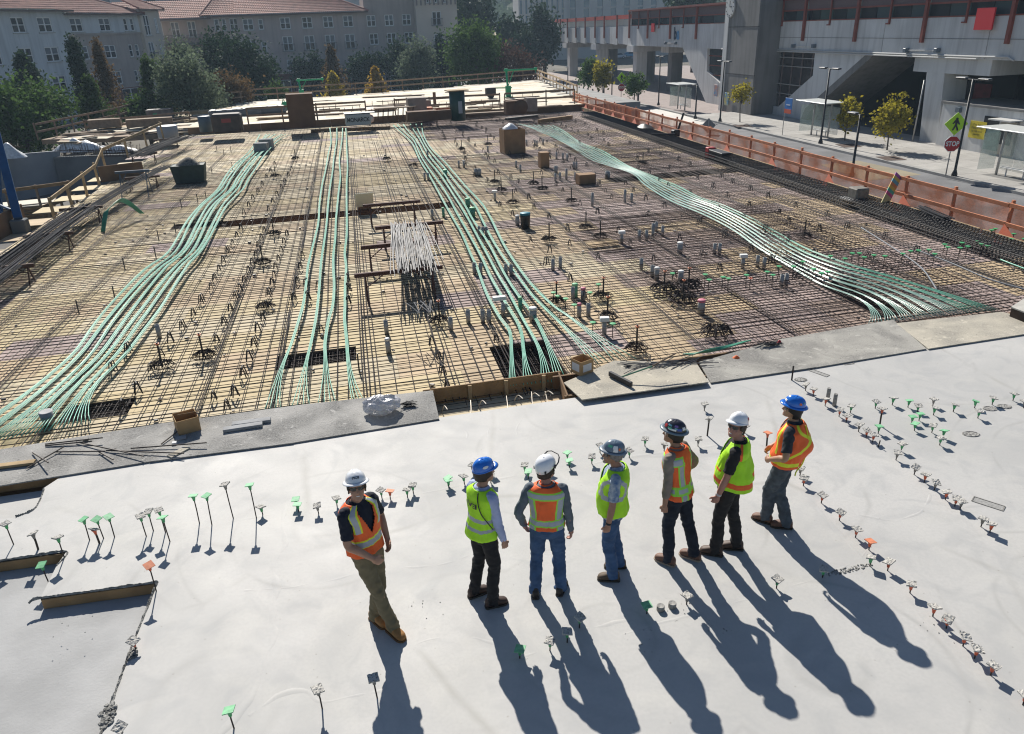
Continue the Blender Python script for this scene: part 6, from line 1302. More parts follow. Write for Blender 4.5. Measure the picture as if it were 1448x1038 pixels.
    vz([(99.5, 6.5), (150, 6.5), (150, 7.05), (99.5, 7.05)], FU+.05, FU+.15, 'red_band', M('red_band', (.50, .075, .05), .6))
    vz([(99.5, 5.55), (150, 5.55), (150, 6.45), (99.5, 6.45)], FU+.3, FU+.34, 'glass_rail', M('pale_glass', (.35, .36, .36), .2))
    # piers
    for v, u0, w, hd in ((99, FU+.6, 1.5, 2.6), (90.5, FU+2.5, 1.3, 2.6), (117, FU+.7, 1.6, 2.6), (135, FU+.7, 1.7, 2.6), (80.5, FU+3.4, 1.1, 2.6), (86, FU+6.5, 1.3, 2.6), (108, FU+5.5, 1.5, 2.6), (126, FU+5.5, 1.5, 2.6)):
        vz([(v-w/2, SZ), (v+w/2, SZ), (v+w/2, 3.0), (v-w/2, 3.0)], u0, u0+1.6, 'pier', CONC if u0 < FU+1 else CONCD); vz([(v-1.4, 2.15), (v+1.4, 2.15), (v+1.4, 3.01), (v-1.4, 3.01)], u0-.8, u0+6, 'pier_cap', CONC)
    # slanted portal left of the clock tower
    a, b, c, e = SV(965, 68)[0], SV(1000, 137), SV(1018, 118), SV(1000, 70)[0]
    vz([(a, 3.0), (b[0]+.3, SZ), (64.4, SZ), (64.4, -1.0), (c[0], c[1]), (e-.2, .6), (e, 3.0)], FU+.02, FU+2.6, 'slant_pier', CONC)
    vz([(64.6, -1.1), (e, .6), (e, 3.0), (64.6, 3.0)], FU+.35, FU+.4, 'window_pane', GLASS)
    for z in (2.2, 1.2, .2): vz([(65, z), (e-.1, z), (e-.1, z+.09), (65, z+.09)], FU+.25, FU+.34, 'mullion', REDP)
    # glazed wall and slanted portal right of the clock tower
    pts = [SV(*q) for q in ((1062, 73), (1152, 75), (1149, 107), (1100, 151), (1068, 148))]
    vz([(63.2, 3.0), (pts[1][0], 3.0), (pts[2][0], pts[2][1]), (pts[3][0], pts[3][1]), (63.2, pts[4][1])], FU+.30, FU+.36, 'glazing', M('glazing_dark', (.035, .03, .032), .12, spec=.7))
    for i in range(7): v = lerp(62.6, 52.6, i/6); zb = max(-2.0, lerp(1.2, -2.0, (v-52.0)/(pts[3][0]-52.0))); vz([(v-.05, zb), (v+.05, zb), (v+.05, 3.0), (v-.05, 3.0)], FU+.2, FU+.29, 'mullion', M('mullion', (.16, .12, .11), .6))
    for z in (2.45, 1.7, .1, -.75): v0 = max(52.2, lerp(52.0, pts[3][0], max(0, (1.15-z)/3.1))); vz([(v0, z), (63, z), (63, z+.07), (v0, z+.07)], FU+.16, FU+.28, 'transom', M('transom', (.30, .29, .28), .5))
    vz([(pts[1][0], 3.0), (pts[2][0], pts[2][1]), (pts[3][0], pts[3][1]), (63.2, -2.05), (63.2, SZ), (53.2, SZ), (52.6, -1.7), (44.9, 3.0)], FU+.02, FU+.5, 'slant_wall', CONC)
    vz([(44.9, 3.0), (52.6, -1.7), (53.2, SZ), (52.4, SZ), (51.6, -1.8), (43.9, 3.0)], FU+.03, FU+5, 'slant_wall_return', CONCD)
    # concourse interior: near-black wall colours take in the shade under the tracks
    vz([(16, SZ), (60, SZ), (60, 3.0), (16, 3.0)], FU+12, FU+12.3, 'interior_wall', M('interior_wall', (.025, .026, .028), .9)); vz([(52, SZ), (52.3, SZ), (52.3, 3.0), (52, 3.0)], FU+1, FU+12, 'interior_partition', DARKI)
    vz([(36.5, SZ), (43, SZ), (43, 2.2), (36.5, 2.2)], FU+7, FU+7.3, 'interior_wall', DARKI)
    for v, w, h, z, nm, cl in ((47.5, 1.6, 1.8, -1.2, 'framed_poster', (.16, .12, .085)), (39.5, 1.7, 1.7, -.9, 'red_poster', (.22, .03, .03))):
        u_ = FU+11.9 if v > 44 else FU+6.9; vz([(v-w/2, z), (v+w/2, z), (v+w/2, z+h), (v-w/2, z+h)], u_, u_+.08, nm, M(nm, cl, .6, var=.4, vs=2))
    # big pier at the kiosk
    v0, v1 = SV(1308, 150)[0], SV(1296, 150)[0]
    vz([(35.6, SZ), (37.4, SZ), (38.0, 3.0), (36.2, 3.0)], FU+.25, FU+2.2, 'pier', CONC); vz([(32, 2.0), (39.3, 2.0), (39.3, 3.0), (32, 3.0)], FU+.2, FU+9, 'pier_cap', CONC)
    # conduit and lamps along the beam
    mb = MB(); mb.tube([D(FU-.08, 66, 3.16), D(FU-.08, 33, 3.16), D(FU-.08, 30.5, 3.2), D(FU-.08, 30, 3.0)], .06, 8); mb.tube([D(FU-.16, 70, 3.02), D(FU-.16, 33, 3.02)], .05, 8); part(mb, 'conduit', M('conduit', (.46, .46, .45), .5))
    for (x0, x1, y) in ((1124, 1153, 65), (1284, 1328, 71), (943, 957, 61)):
        for x in (x0, x1):
            v, z = SV(x, y); mb = MB(); mb.box(D(FU-.18, v, z), (.35, .3, .3), VA, .03); part(mb, 'floodlight', M('floodlight', (.12, .15, .18), .5))
        mb = MB(); mb.tube([D(FU-.1, SV(x0, y)[0], SV(x0, y)[1]), D(FU-.1, SV(x1, y)[0], SV(x1, y)[1])], .03, 6); part(mb, 'lamp_conduit', CONC)
    # banners and logo
    for px, y0, y1, w in ((1395, 11, 42, 1.5), (926, 33, 45, 1.0)):
        v, z0 = SV(px, y1); _, z1 = SV(px, y0); vz([(v-w/2, z0), (v+w/2, z0), (v+w/2, z1), (v-w/2, z1)], FU-.35, FU-.24, 'red_banner', REDB)
    for txt, dv, colr in (('b', .45, (.02, .03, .06)), ('a', -.42, (.10, .28, .50))):
        cu = bpy.data.curves.new('t', 'FONT'); cu.body = txt; cu.size = 1.9; cu.align_x = 'CENTER'; cu.offset = .06; cu.extrude = .02; o = bpy.data.objects.new('t', cu); COL.objects.link(o)
        me = bpy.data.meshes.new_from_object(o.evaluated_get(bpy.context.evaluated_depsgraph_get())); bpy.data.objects.remove(o); v, z = SV(957, 54); fu = FU-.05
        for q in me.vertices: q.co = D(fu-q.co.z, v+dv-q.co.x*.9, z-.1+q.co.y)
        me.materials.clear(); me.materials.append(M('logo_'+txt, colr, .5)); sub(link('logo_letter', me), root)
    return vz
VZ = station()
def vz_obj(poly, u0, u1, mat, name, root):
    n = len(poly); vs = [D(u0, v, z) for v, z in poly]+[D(u1, v, z) for v, z in poly]
    mb = MB(); mb.add(vs, [tuple(range(n)), tuple(range(2*n-1, n-1, -1))]+[(i, (i+1) % n, n+(i+1) % n, n+i) for i in range(n)]); return sub(mb.obj(name, mat, None), root)
def text_on_u(txt, u, v, z, size, mat, root, name='lettering', align='CENTER', off=.0):
    cu = bpy.data.curves.new('t', 'FONT'); cu.body = txt; cu.size = size; cu.align_x = align; cu.align_y = 'CENTER'; cu.offset = off; o = bpy.data.objects.new('t', cu); COL.objects.link(o)
    me = bpy.data.meshes.new_from_object(o.evaluated_get(bpy.context.evaluated_depsgraph_get())); bpy.data.objects.remove(o)
    for q in me.vertices: q.co = D(u, v-q.co.x, z+q.co.y)
    me.materials.clear(); me.materials.append(mat); return sub(link(name, me), root)
# clock tower
ct = empty('clock_tower', D(36, 61, SZ), 0, 'grey concrete clock tower standing in front of the station', 'tower')
vz_obj([(58.2, SZ), (65.0, SZ), (65.0, 14), (58.2, 14)], 36, 39.6, CONCD, 'shaft', ct)
vz_obj([(64.2, SZ), (65.05, SZ), (65.05, 14), (64.2, 14)], 35.93, 36.3, CONC, 'corner_strip', ct)
for z in (5.2, .9): vz_obj([(58.15, z), (65.1, z), (65.1, z+.05), (58.15, z+.05)], 35.97, 36.1, DARKI, 'joint', ct)
def clock():
    c = D(35.85, 63.9, 7.05); ax = -NU; X = VD*-1; mb = MB(); n = 32
    def disc(r, d0, mat, nm, par):
        mb = MB(); vs = [c+NU*-d0+X*(r*math.cos(2*math.pi*k/n))+Vector((0, 0, r*math.sin(2*math.pi*k/n))) for k in range(n)]; vs2 = [p+NU*.12 for p in vs]; mb.add(vs+vs2, [tuple(range(n)), tuple(range(2*n-1, n-1, -1))]+[(i, (i+1) % n, n+(i+1) % n, n+i) for i in range(n)]); return sub(mb.obj(nm, mat, None), par)
    disc(.98, 0, M('clock_rim', (.30, .30, .30), .5), 'clock_rim', ct); disc(.90, .03, M('clock_face', (.62, .62, .60), .5), 'clock_face', ct)
    mb = MB()
    for k in range(12): a = math.pi*k/6; p = c-NU*.05+X*(.72*math.cos(a))+Vector((0, 0, .72*math.sin(a))); q = c-NU*.05+X*(.84*math.cos(a))+Vector((0, 0, .84*math.sin(a))); mb.bar(p, q, .07, .03, up=NU)
    mb.bar(c-NU*.06, c-NU*.06+Vector((0, 0, .55)), .06, .03, up=NU); mb.bar(c-NU*.06, c-NU*.06+X*.42, .08, .03, up=NU); sub(mb.obj('clock_hands', BLACKP, None), ct)
clock()
# kiosk wall with posters
ko = empty('kiosk', D(FU, 26, SZ), 0, 'grey kiosk wall with yellow poster and ticket window under the station', 'kiosk')
vz_obj([(12, SZ), (35.3, SZ), (35.3, .12), (12, .12)], FU-.1, FU+4, CONC, 'wall', ko); vz_obj([(12, .12), (35.4, .12), (35.4, .26), (12, .26)], FU-.2, FU+4.1, CONCD, 'coping', ko)
pa = [SV(x, y, FU-.14) for x, y in ((1368, 195), (1391, 197), (1393, 172), (1371, 170))]
v0, v1 = pa[0][0], pa[1][0]; z0, z1 = pa[0][1]+.05, pa[3][1]
vz_obj([(v0, z0), (v1, z0), (v1, z1), (v0, z1)], FU-.14, FU-.1, M('poster_yellow', (.62, .50, .03), .6), 'poster', ko)
for i, t in enumerate(('One Ticket', 'Multiple ways', 'to ride your', 'journey')): text_on_u(t, FU-.15, (v0+v1)/2, z1-.22-.2*i, .19, BLACKP, ko)
pb = [SV(x, y, FU-.14) for x, y in ((1393, 162), (1416, 166))]
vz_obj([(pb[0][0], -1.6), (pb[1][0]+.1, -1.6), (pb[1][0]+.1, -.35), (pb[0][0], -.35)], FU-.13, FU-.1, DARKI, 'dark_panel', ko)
vb = SV(1402, 200, FU-.3)[0]; vz_obj([(vb-.55, -2.35), (vb+.55, -2.35), (vb+.55, -.95), (vb-.55, -.95)], FU-.35, FU-.12, M('map_panel', (.18, .27, .26), .3, var=.5, vs=3), 'map_panel', ko)
vt = SV(1425, 190, FU-.2)[0]; vz_obj([(vt-.65, -2.5), (vt+.65, -2.5), (vt+.65, -.5), (vt-.65, -.5)], FU-.3, FU-.1, M('kiosk_steel', (.36, .35, .32), .4, metal=.6), 'ticket_window', ko); vz_obj([(vt-.42, -1.9), (vt+.42, -1.9), (vt+.42, -.8), (vt-.42, -.8)], FU-.33, FU-.31, GLASS, 'screen', ko); vz_obj([(vt-.9, -.42), (vt+.9, -.42), (vt+.9, -.34), (vt-.9, -.34)], FU-1.1, FU-.1, M('canopy_pale', (.55, .55, .53), .5), 'canopy', ko)
vl = SV(1356, 155, FU-.2)[0]; vz_obj([(vl-.18, -.35), (vl+.18, -.35), (vl+.18, -.02), (vl-.18, -.02)], FU-.35, FU-.1, M('floodlight'), 'wall_lamp', ko)
# white buildings beyond the station
for i, (px, py, Y, w, h, lb) in enumerate(((1436, 110, 120, 12, 9, 'white stepped building seen through the gap under the station'),)):
    p = atY(px, py, Y); box_building('white_building', lb, (p.x, p.y), w, 10, h, R(-40), M('white_render', (.62, .60, .56), .9), [(-1, .8), (2, 3.8), (5, 6.8)], 1.3, 1.6)

# ================================================================ street furniture
BLKM = M('black_metal', (.02, .02, .022), .5); GALV = M('galvanised', (.42, .42, .41), .5, metal=.4); PALEP = M('pale_panel', (.66, .66, .64), .45)
def lamp(px, py, pyt, label, arm=1.1, single=False):
    b = at(px, py, SZ+.13); v = b-CP; e = empty('street_lamp', b, VA, label, 'street lamp', 'street lamps along the station street'); h = hp2(b, pyt)
    MB().lathe([(.16, 0), (.16, .12), (.10, .3), (.075, .35), (.06, h)], n=12).obj('pole', BLKM, e, True)
    mb = MB(); mb.tube([(0, -(0 if single else arm), h-.02), (0, arm, h-.02)], .035, 8); mb.obj('arm', BLKM, e)
    for s in ((1,) if single else (-1, 1)):
        mb = MB(); mb.box((0, s*(arm*.75), h+.02), (.28, .75, .09), 0, .02); hd = mb.obj('lamp_head', BLKM, e); MB().box((0, s*arm*.75, h+.075), (.24, .68, .02)).obj('lamp_lid', M('lamp_lid', (.40, .42, .44), .3), e)
def hp2(b, pyt):
    lo, hi = 0., 20.
    for _ in range(40):
        m = (lo+hi)/2; v = b+Vector((0, 0, m))-CP; py = 519-FPX*v.dot(UPV)/v.dot(FWD)
        if py > pyt: lo = m
        else: hi = m
    return lo
lamp(1349, 249, 112, 'tall black street lamp beside the crossing and stop signs'); lamp(1160, 203, 97, 'black twin-arm street lamp left of the middle bus shelter'); lamp(1018, 172, 87, 'black twin-arm street lamp in front of the clock tower'); lamp(983, 168, 121, 'lower black street lamp right of the far bus shelter', .9, True)
lamp(1204, 250, 162, 'black street lamp rising behind the orange fence beside two trees', .9, True); lamp(865, 142, 103, 'black street lamp by the far crossing sign', .9, True); lamp(803, 131, 95, 'black street lamp near the far fence end', .9, True); lamp(931, 149, 80, 'thin black street lamp on the brick plaza', .9); lamp(854, 139, 92, 'black street lamp between the small far trees', .7)
def shelter(px, py, label, L=4.0):
    b = at(px, py, SZ+.13); e = empty('bus_shelter', b, VA, label, 'bus shelter', 'bus shelters on the pavement'); h = 2.55; w = 1.5
    for y in (-L*.28, L*.28): MB().tube([(0, y, 0), (.05, y, h)], .07, 10).obj('post', GALV, e, True)
    mb = MB(); mb.box((-.15, 0, h+.06), (w+.5, L, .07), 0, .02); mb.obj('roof', M('shelter_roof', (.58, .60, .58), .35), e)
    for i in range(3): y = lerp(-L*.42, L*.42, (i+.5)/3); MB().box((.45, y, 1.25), (.015, L*.27, 2.0)).obj('glass_panel', M('shelter_glass', (.45, .55, .52), .05, spec=.6, alpha=.28), e)
    MB().box((-.15, L*.45, 1.25), (1.1, .015, 2.0)).obj('glass_panel', M('shelter_glass'), e)
    mb = MB(); mb.box((.15, 0, .48), (.4, L*.45, .05), 0, .01); mb.tube([(.15, -L*.15, 0), (.15, -L*.15, .46)], .04, 8); mb.tube([(.15, L*.15, 0), (.15, L*.15, .46)], .04, 8); mb.obj('bench', PALEP, e)
shelter(1430, 252, 'glass bus shelter with white roof at the right edge'); shelter(1158, 193, 'glass bus shelter with white roof below the slanted wall'); shelter(963, 155, 'glass bus shelter on the brick plaza left of the clock tower', 3.4)
def signs(px, py, pyt, label, h_=None):
    b = at(px, py, SZ+.13); H_ = hp2(b, pyt); e = empty('road_sign', b, 0, label, 'road sign'); MB().tube([(0, 0, 0), (0, 0, H_)], .035, 8).obj('post', GALV, e, True)
    fw = Vector((CP.x-b.x, CP.y-b.y, 0)).normalized(); ang = math.atan2(fw.y, fw.x)+R(22); f = Vector((math.cos(ang), math.sin(ang), 0)); X = Vector((-f.y, f.x, 0)); Zv = Vector((0, 0, 1))
    def plate(poly, c, k, mat, nm, par):
        mb = MB(); n = len(poly); vs = [f*k+X*p[0]+Zv*(c+p[1]) for p in poly]; vs2 = [p-f*.02 for p in vs]; mb.add(vs+vs2, [tuple(range(n)), tuple(range(2*n-1, n-1, -1))]+[(i, (i+1) % n, n+(i+1) % n, n+i) for i in range(n)]); return mb.obj(nm, mat, par)
    s = .62; zc = H_-.45
    dm = plate([(0, -s), (s, 0), (0, s), (-s, 0)], zc, .06, M('sign_lime', (.42, .72, .02), .5), 'crossing_sign', e)
    Hm = [(.0, .34), (.07, .30), (.07, .22), (.13, .12), (.20, -.02), (.15, -.05), (.06, .04), (.05, -.06), (.16, -.30), (.13, -.38), (.08, -.36), (0, -.14), (-.10, -.36), (-.17, -.34), (-.06, -.05), (-.07, .08), (-.16, -.02), (-.20, .02), (-.09, .20), (-.05, .24), (-.06, .31)]
    plate(Hm, zc, .075, BLACKP, 'walking_figure', dm)
    r = .45; oc = lambda r_: [(r_*math.cos(math.pi/8+k*math.pi/4), r_*math.sin(math.pi/8+k*math.pi/4)) for k in range(8)]; zs = zc-s-.46
    st = plate(oc(r), zs, .06, M('sign_white', (.75, .75, .73), .5), 'stop_sign', e); plate(oc(r*.93), zs, .072, M('sign_red', (.42, .015, .02), .5), 'red_face', st)
    cu = bpy.data.curves.new('t', 'FONT'); cu.body = 'STOP'; cu.size = .36; cu.align_x = 'CENTER'; cu.align_y = 'CENTER'; cu.offset = .012; o = bpy.data.objects.new('t', cu); COL.objects.link(o); me = bpy.data.meshes.new_from_object(o.evaluated_get(bpy.context.evaluated_depsgraph_get())); bpy.data.objects.remove(o)
    for q in me.vertices: q.co = f*.085+X*(q.co.x*.8)+Zv*(zs+q.co.y)
    me.materials.clear(); me.materials.append(M('sign_white')); link('lettering', me, st)
signs(1337, 249, 163, 'crossing sign above a red stop sign near the yellow poster'); signs(878, 146, 104, 'small far crossing sign above a stop sign behind the fence')
# single plates
def sign_board(px, py, w, h, mat, label, z_px, name='sign_board'):
    b = at(px, py, SZ+.13); e = empty(name, b, VA, label, 'sign'); H_ = hp2(b, z_px); MB().tube([(0, 0, 0), (0, 0, H_)], .03, 8).obj('post', GALV, e, True); MB().box((-.05, -w*.55, H_-h/2), (.04, w, h), 0, .005).obj('board', mat, e); return e, H_
e, H_ = sign_board(1106, 191, 1.0, 1.15, M('sign_blue', (.03, .18, .50), .5), 'blue and red flag sign on a thin post by the slanted wall', 138); MB().box((-.075, -.55, H_-.98), (.02, 1.0, .32)).obj('red_stripe', M('sign_redorange', (.6, .10, .04), .5), e)
MB().box((-.075, -.55, H_-.5), (.02, .55, .07)).obj('white_line', M('sign_white'), e)
b = at(1290, 200, SZ+.13); tag(MB().tube([(0, 0, 0), (.1, 0, 4.2)], .05, 8).obj('steel_post', GALV, None, True, b), 'plain pale steel post standing right of the near street tree', 'post')
for i, px in enumerate((819, 825, 831, 838, 846)):
    b = at(px, 134+i*1.2, SZ); tag(MB().lathe([(.11, 0), (.11, .95), (.07, 1.05), (.02, 1.08)], n=10).obj('bollard', BLKM, None, True, b), 'black bollard, %s from left of the row by the far small trees' % NTH[i], 'bollard', 'bollards by the far trees')
b = at(902, 149, SZ); tag(MB().lathe([(.11, 0), (.11, 1.2), (.07, 1.3), (.02, 1.33)], n=10).obj('bollard', BLKM, None, True, b), 'single black bollard right of the small plaza tree', 'bollard')
for i, (px, py, w, h, cl, lb) in enumerate(((1013, 128, .9, 1.2, (.55, .22, .08), 'orange and blue poster panel on the slanted pier'), (1028, 140, .9, 1.2, (.45, .40, .12), 'small colourful poster on the clock tower foot'))):
    v, z = SV(px, py, FU-.2 if i == 0 else 35.9); tag(MB().box(D(FU-.25 if i == 0 else 35.85, v, z), (.06, w, h), VA, .01).obj('poster', M('poster_mix%d' % i, cl, .5, var=.8, vs=2.5, col2=(.06, .25, .45))), lb, 'poster')
# diamond sign seen from behind at the fence
b = at(1001, 190, SZ); e = empty('road_sign', b, 0, 'grey back of a diamond road sign behind the fence', 'road sign'); H_ = hp2(b, 167); MB().tube([(0, 0, 0), (0, 0, H_)], .04, 8).obj('post', GALV, e); mb = MB(); s = .62; mb.add([(0, .05, H_-.62-s), (s, .05, H_-.62), (0, .05, H_-.62+s), (-s, .05, H_-.62), (0, .07, H_-.62-s), (s, .07, H_-.62), (0, .07, H_-.62+s), (-s, .07, H_-.62)], [(0, 1, 2, 3), (7, 6, 5, 4), (0, 4, 5, 1), (1, 5, 6, 2), (2, 6, 7, 3), (3, 7, 4, 0)]); mb.obj('plate', M('sign_back', (.22, .22, .22), .6, metal=.3), e)

# ================================================================ cars behind the far deck
def car(px, py, colr, label, rz, z=SZ):
    b = at(px, py, z); e = empty('parked_car', b, rz, label, 'car', 'cars parked behind the far deck'); L, W = 4.5, 1.78
    prof = [(-2.25, .45), (-2.22, .78), (-1.75, .92), (-1.05, .98), (-.45, 1.38), (.75, 1.42), (1.55, 1.02), (2.15, .95), (2.25, .55), (2.2, .3), (-2.2, .28)]
    mb = MB(); n = len(prof); vs = []
    for y, k in ((-W/2, .0), (W/2, .0)): vs += [(x, y*(1 if z_ < 1 else .82), z_) for x, z_ in prof]
    mb.add(vs, [tuple(range(n-1, -1, -1)), tuple(range(n, 2*n))]+[(i, (i+1) % n, n+(i+1) % n, n+i) for i in range(n)]); mb.obj('body', M('car_paint_'+label.split()[0], colr, .25, spec=.6, coat=.6), e)
    for y in (-1, 1):
        mb = MB(); mb.add([(-.95, y*W/2*.96, 1.0), (-.42, y*W/2*.84, 1.32), (.7, y*W/2*.84, 1.36), (1.35, y*W/2*.96, 1.02)], [(0, 1, 2, 3) if y > 0 else (3, 2, 1, 0)]); mb.obj('side_window', GLASS, e)
        for x in (-1.4, 1.38):
            mb = MB(); mb.tube([(x, y*(W/2-.2), .33), (x, y*(W/2+.02), .33)], .33, 18); w_ = mb.obj('wheel', BLACKP, e); MB().tube([(x, y*(W/2), .33), (x, y*(W/2+.03), .33)], .19, 14).obj('rim', GALV, w_)
    for x, nm, mt in ((-2.2, 'tail_light', M('tail_light', (.4, .02, .02), .3)), (2.18, 'headlight', M('headlight', (.6, .6, .58), .2))):
        for y in (-.62, .62): MB().box((x, y, .72), (.1, .36, .14), 0, .02).obj(nm, mt, e)
    mb = MB(); mb.add([(.8, -.68, 1.40), (.8, .68, 1.40), (1.5, .72, 1.06), (1.5, -.72, 1.06)], [(0, 1, 2, 3)]); mb.obj('windscreen', GLASS, e)
car(765, 131, (.55, .56, .58), 'white parked sedan seen through the far rail, beside the green tree', UA+R(4)); car(517, 140, (.32, .34, .37), 'silver parked car behind the far rail between two yellow trees', UA); car(645, 134, (.04, .04, .05), 'black parked car behind the far rail right of the white sedan', UA) if False else None
car(700, 127, (.05, .055, .06), 'black parked car behind the far rail under the big green tree', UA)
for i, (px, py, c_, nm) in enumerate(((873, 83, (.5, .5, .52), 'pale'), (889, 81, (.12, .3, .45), 'blue'), (905, 84, (.3, .3, .32), 'grey'))): car(px, py, c_, nm+' car parked in the sun under the far tracks', R(20))

# ================================================================ trees
def leaf_mat(name, c, f=.35, var=.5):
    m = M(name, tuple(min(1, q*1.5) for q in c), .8, spec=.08, var=var, vs=.9, rnd=0., detail=2.)
    n = m.node_tree.nodes; l = m.node_tree.links; b = n['Principled BSDF']; t = n.new('ShaderNodeBsdfTranslucent'); mx = n.new('ShaderNodeMixShader'); mx.inputs[0].default_value = f
    l.new(b.inputs['Base Color'].links[0].from_socket, t.inputs[0]); out = n['Material Output']; l.new(b.outputs[0], mx.inputs[1]); l.new(t.outputs[0], mx.inputs[2]); l.new(mx.outputs[0], out.inputs[0]); return m
LF = dict(green=leaf_mat('leaf_green', (.065, .115, .03)), dark=leaf_mat('leaf_dark', (.028, .052, .026), .2), grey=leaf_mat('leaf_greygreen', (.105, .135, .085)), cyp=leaf_mat('leaf_cypress', (.05, .085, .022), .3), yellow=leaf_mat('leaf_yellow', (.34, .26, .03), .4), orange=leaf_mat('leaf_orange', (.34, .22, .035), .4), brown=leaf_mat('leaf_brown', (.115, .075, .035), .3), ginkgo=leaf_mat('leaf_lime', (.27, .235, .025), .45), rust=leaf_mat('leaf_rust', (.10, .06, .045), .2))
BARK = M('bark', (.09, .07, .055), .9, var=.4, vs=6)
def tree(label, base, h, cz, rx, rz_, mat, seed, n=2600, leaf=.28, shape='round', cat='tree', group=None, trunk=.12, name='tree', bare=False):
    rg = random.Random(seed); nr = np.random.RandomState(seed); e = empty(name, base, 0, label, cat, group)
    mb = MB(); top = cz-rz_*.2; mb.tube(interp([(0, 0, -.05), (rg.uniform(-.1, .1), rg.uniform(-.1, .1), top*.5), (rg.uniform(-.2, .2), rg.uniform(-.2, .2), top), (0, 0, cz+rz_*.5)], 3), 0, 7, True, [lerp(trunk, trunk*.25, i/9) for i in range(10)])
    K = 26 if shape != 'cypress' else 14; cl = []
    for k in range(K):
        if shape in ('round', 'airy'):
            v = nr.normal(size=3); v /= np.linalg.norm(v); r = rg.uniform(.45, .95); c = v*r*np.array([rx, rx, rz_]); sz = rg.uniform(.22, .40)
        elif shape == 'cone':
            t = rg.random()**.8; a = rg.uniform(0, 6.28); r = (1-t)*rg.uniform(.55, 1); c = np.array([math.cos(a)*r*rx, math.sin(a)*r*rx, (t*2-1)*rz_]); sz = .30*(1-t)+.12
        else:
            t = rg.random(); a = rg.uniform(0, 6.28); r = math.sin(math.pi*min(1, .25+t*.8))*rg.uniform(.3, .75); c = np.array([math.cos(a)*r*rx, math.sin(a)*r*rx, (t*2-1)*rz_*.95]); sz = .3
        cl.append((c, sz))
    for c, sz in cl[:14]:
        p = Vector((c[0]*.75, c[1]*.75, cz+c[2]*.75)); s = Vector((0, 0, max(.3, cz-rz_*.9+.3*rg.random()))); mb.tube([s, s.lerp(p, .5)+Vector((0, 0, .1)), p], 0, 5, True, [trunk*.45, trunk*.28, trunk*.1])
    mb.obj('trunk', BARK, e)
    cnt = nr.multinomial(int(n*1.5), [1/K]*K); V = []
    for (c, sz), m_ in zip(cl, cnt):
        sp_ = np.array([rx*sz, rx*sz, rz_*sz if shape != 'cypress' else rz_*.18]); P = c+nr.normal(size=(m_, 3))*sp_*.78; V.append(P)
    P = np.concatenate(V); P[:, 2] += cz; N = len(P)
    a = nr.normal(size=(N, 3)); a /= np.linalg.norm(a, axis=1)[:, None]; b = nr.normal(size=(N, 3)); b -= a*(a*b).sum(1)[:, None]; b /= np.linalg.norm(b, axis=1)[:, None]
    s = (leaf*nr.uniform(.55, 1.15, N))[:, None]; q = np.stack([P-a*s*.5-b*s*.25, P+a*s*.1-b*s*.42, P+a*s*.6, P+a*s*.05+b*s*.42], 1).reshape(-1, 3)
    me = bpy.data.meshes.new('crown'); me.from_pydata(q.tolist(), [], np.arange(4*N).reshape(-1, 4).tolist()); me.materials.append(mat); link('crown', me, e); return e
def tree_px(label, cx, top, bot, hw, Y, mat, seed, n=2600, leaf=.28, shape='round', group=None, base_z=SZ, trunk=.14, name='tree', cat='tree'):
    p = atY(cx, (top+bot)/2, Y); d = (p-CP).dot(FWD); mpp = d/FPX; base = Vector((p.x, p.y, base_z)); return tree(label, base, 0, p.z-base_z, hw*mpp, (bot-top)/2*mpp, LF[mat], seed, n, leaf, shape, cat, group, trunk, name)
G1 = 'trees left of the deck'; G2 = 'street trees before the centre block'; G3 = 'tall trees behind the centre'; G4 = 'small trees on the station pavement'
tree_px('large round green tree at the left edge beside the pit', 28, 124, 215, 66, 62, 'green', 1, 6500, .30, 'round', G1)
tree_px('tall dark conifer rising behind the large left-edge tree', 42, 84, 160, 30, 78, 'dark', 2, 3500, .3, 'cone', G1)
tree_px('dark columnar cypress left of the brownish conifer', 117, 68, 175, 17, 76, 'dark', 3, 3600, .26, 'cypress', G1); tree_px('brownish loose conifer beside the dark columnar cypress', 149, 66, 175, 24, 75, 'brown', 4, 2200, .26, 'cone', G1)
tree_px('bright green cone-shaped cypress below the taupe wall', 133, 116, 185, 25, 66, 'cyp', 5, 3600, .24, 'cone', G1); tree_px('green cypress pair left of the silvery tree', 216, 90, 165, 17, 72, 'cyp', 6, 3000, .24, 'cypress', G1); tree_px('slim green cypress touching the silvery tree', 232, 92, 165, 13, 73, 'cyp', 7, 2400, .24, 'cypress', G1)
tree_px('silvery grey-green bushy tree in the left middle', 266, 88, 165, 40, 70, 'grey', 8, 5200, .26, 'round', G1); tree_px('pale green tree top rising behind the silvery tree', 255, 62, 120, 28, 84, 'grey', 9, 2600, .28, 'round', G1); tree_px('big dark leafy tree right of the silvery tree', 345, 58, 145, 44, 96, 'dark', 10, 4500, .38, 'round', G1); tree_px('dark blue-green tree behind the silvery tree', 308, 55, 120, 24, 98, 'dark', 11, 2200, .36, 'round', G1)
tree_px('brown autumn bush tree right of the silvery tree', 322, 104, 160, 30, 78, 'brown', 12, 3000, .28, 'round', G1); tree_px('low silvery bush below the brown bush tree', 300, 128, 165, 26, 74, 'grey', 13, 1800, .26, 'round', G1); tree_px('low green bush left of the silvery tree foot', 205, 140, 180, 30, 70, 'green', 14, 1800, .28, 'round', G1); tree_px('brown low bush by the pit rail', 160, 145, 185, 30, 70, 'brown', 15, 1600, .28, 'round', G1); tree_px('small green shrub at the left end of the far rail', 392, 118, 150, 14, 88, 'green', 16, 1200, .28, 'round', G1)
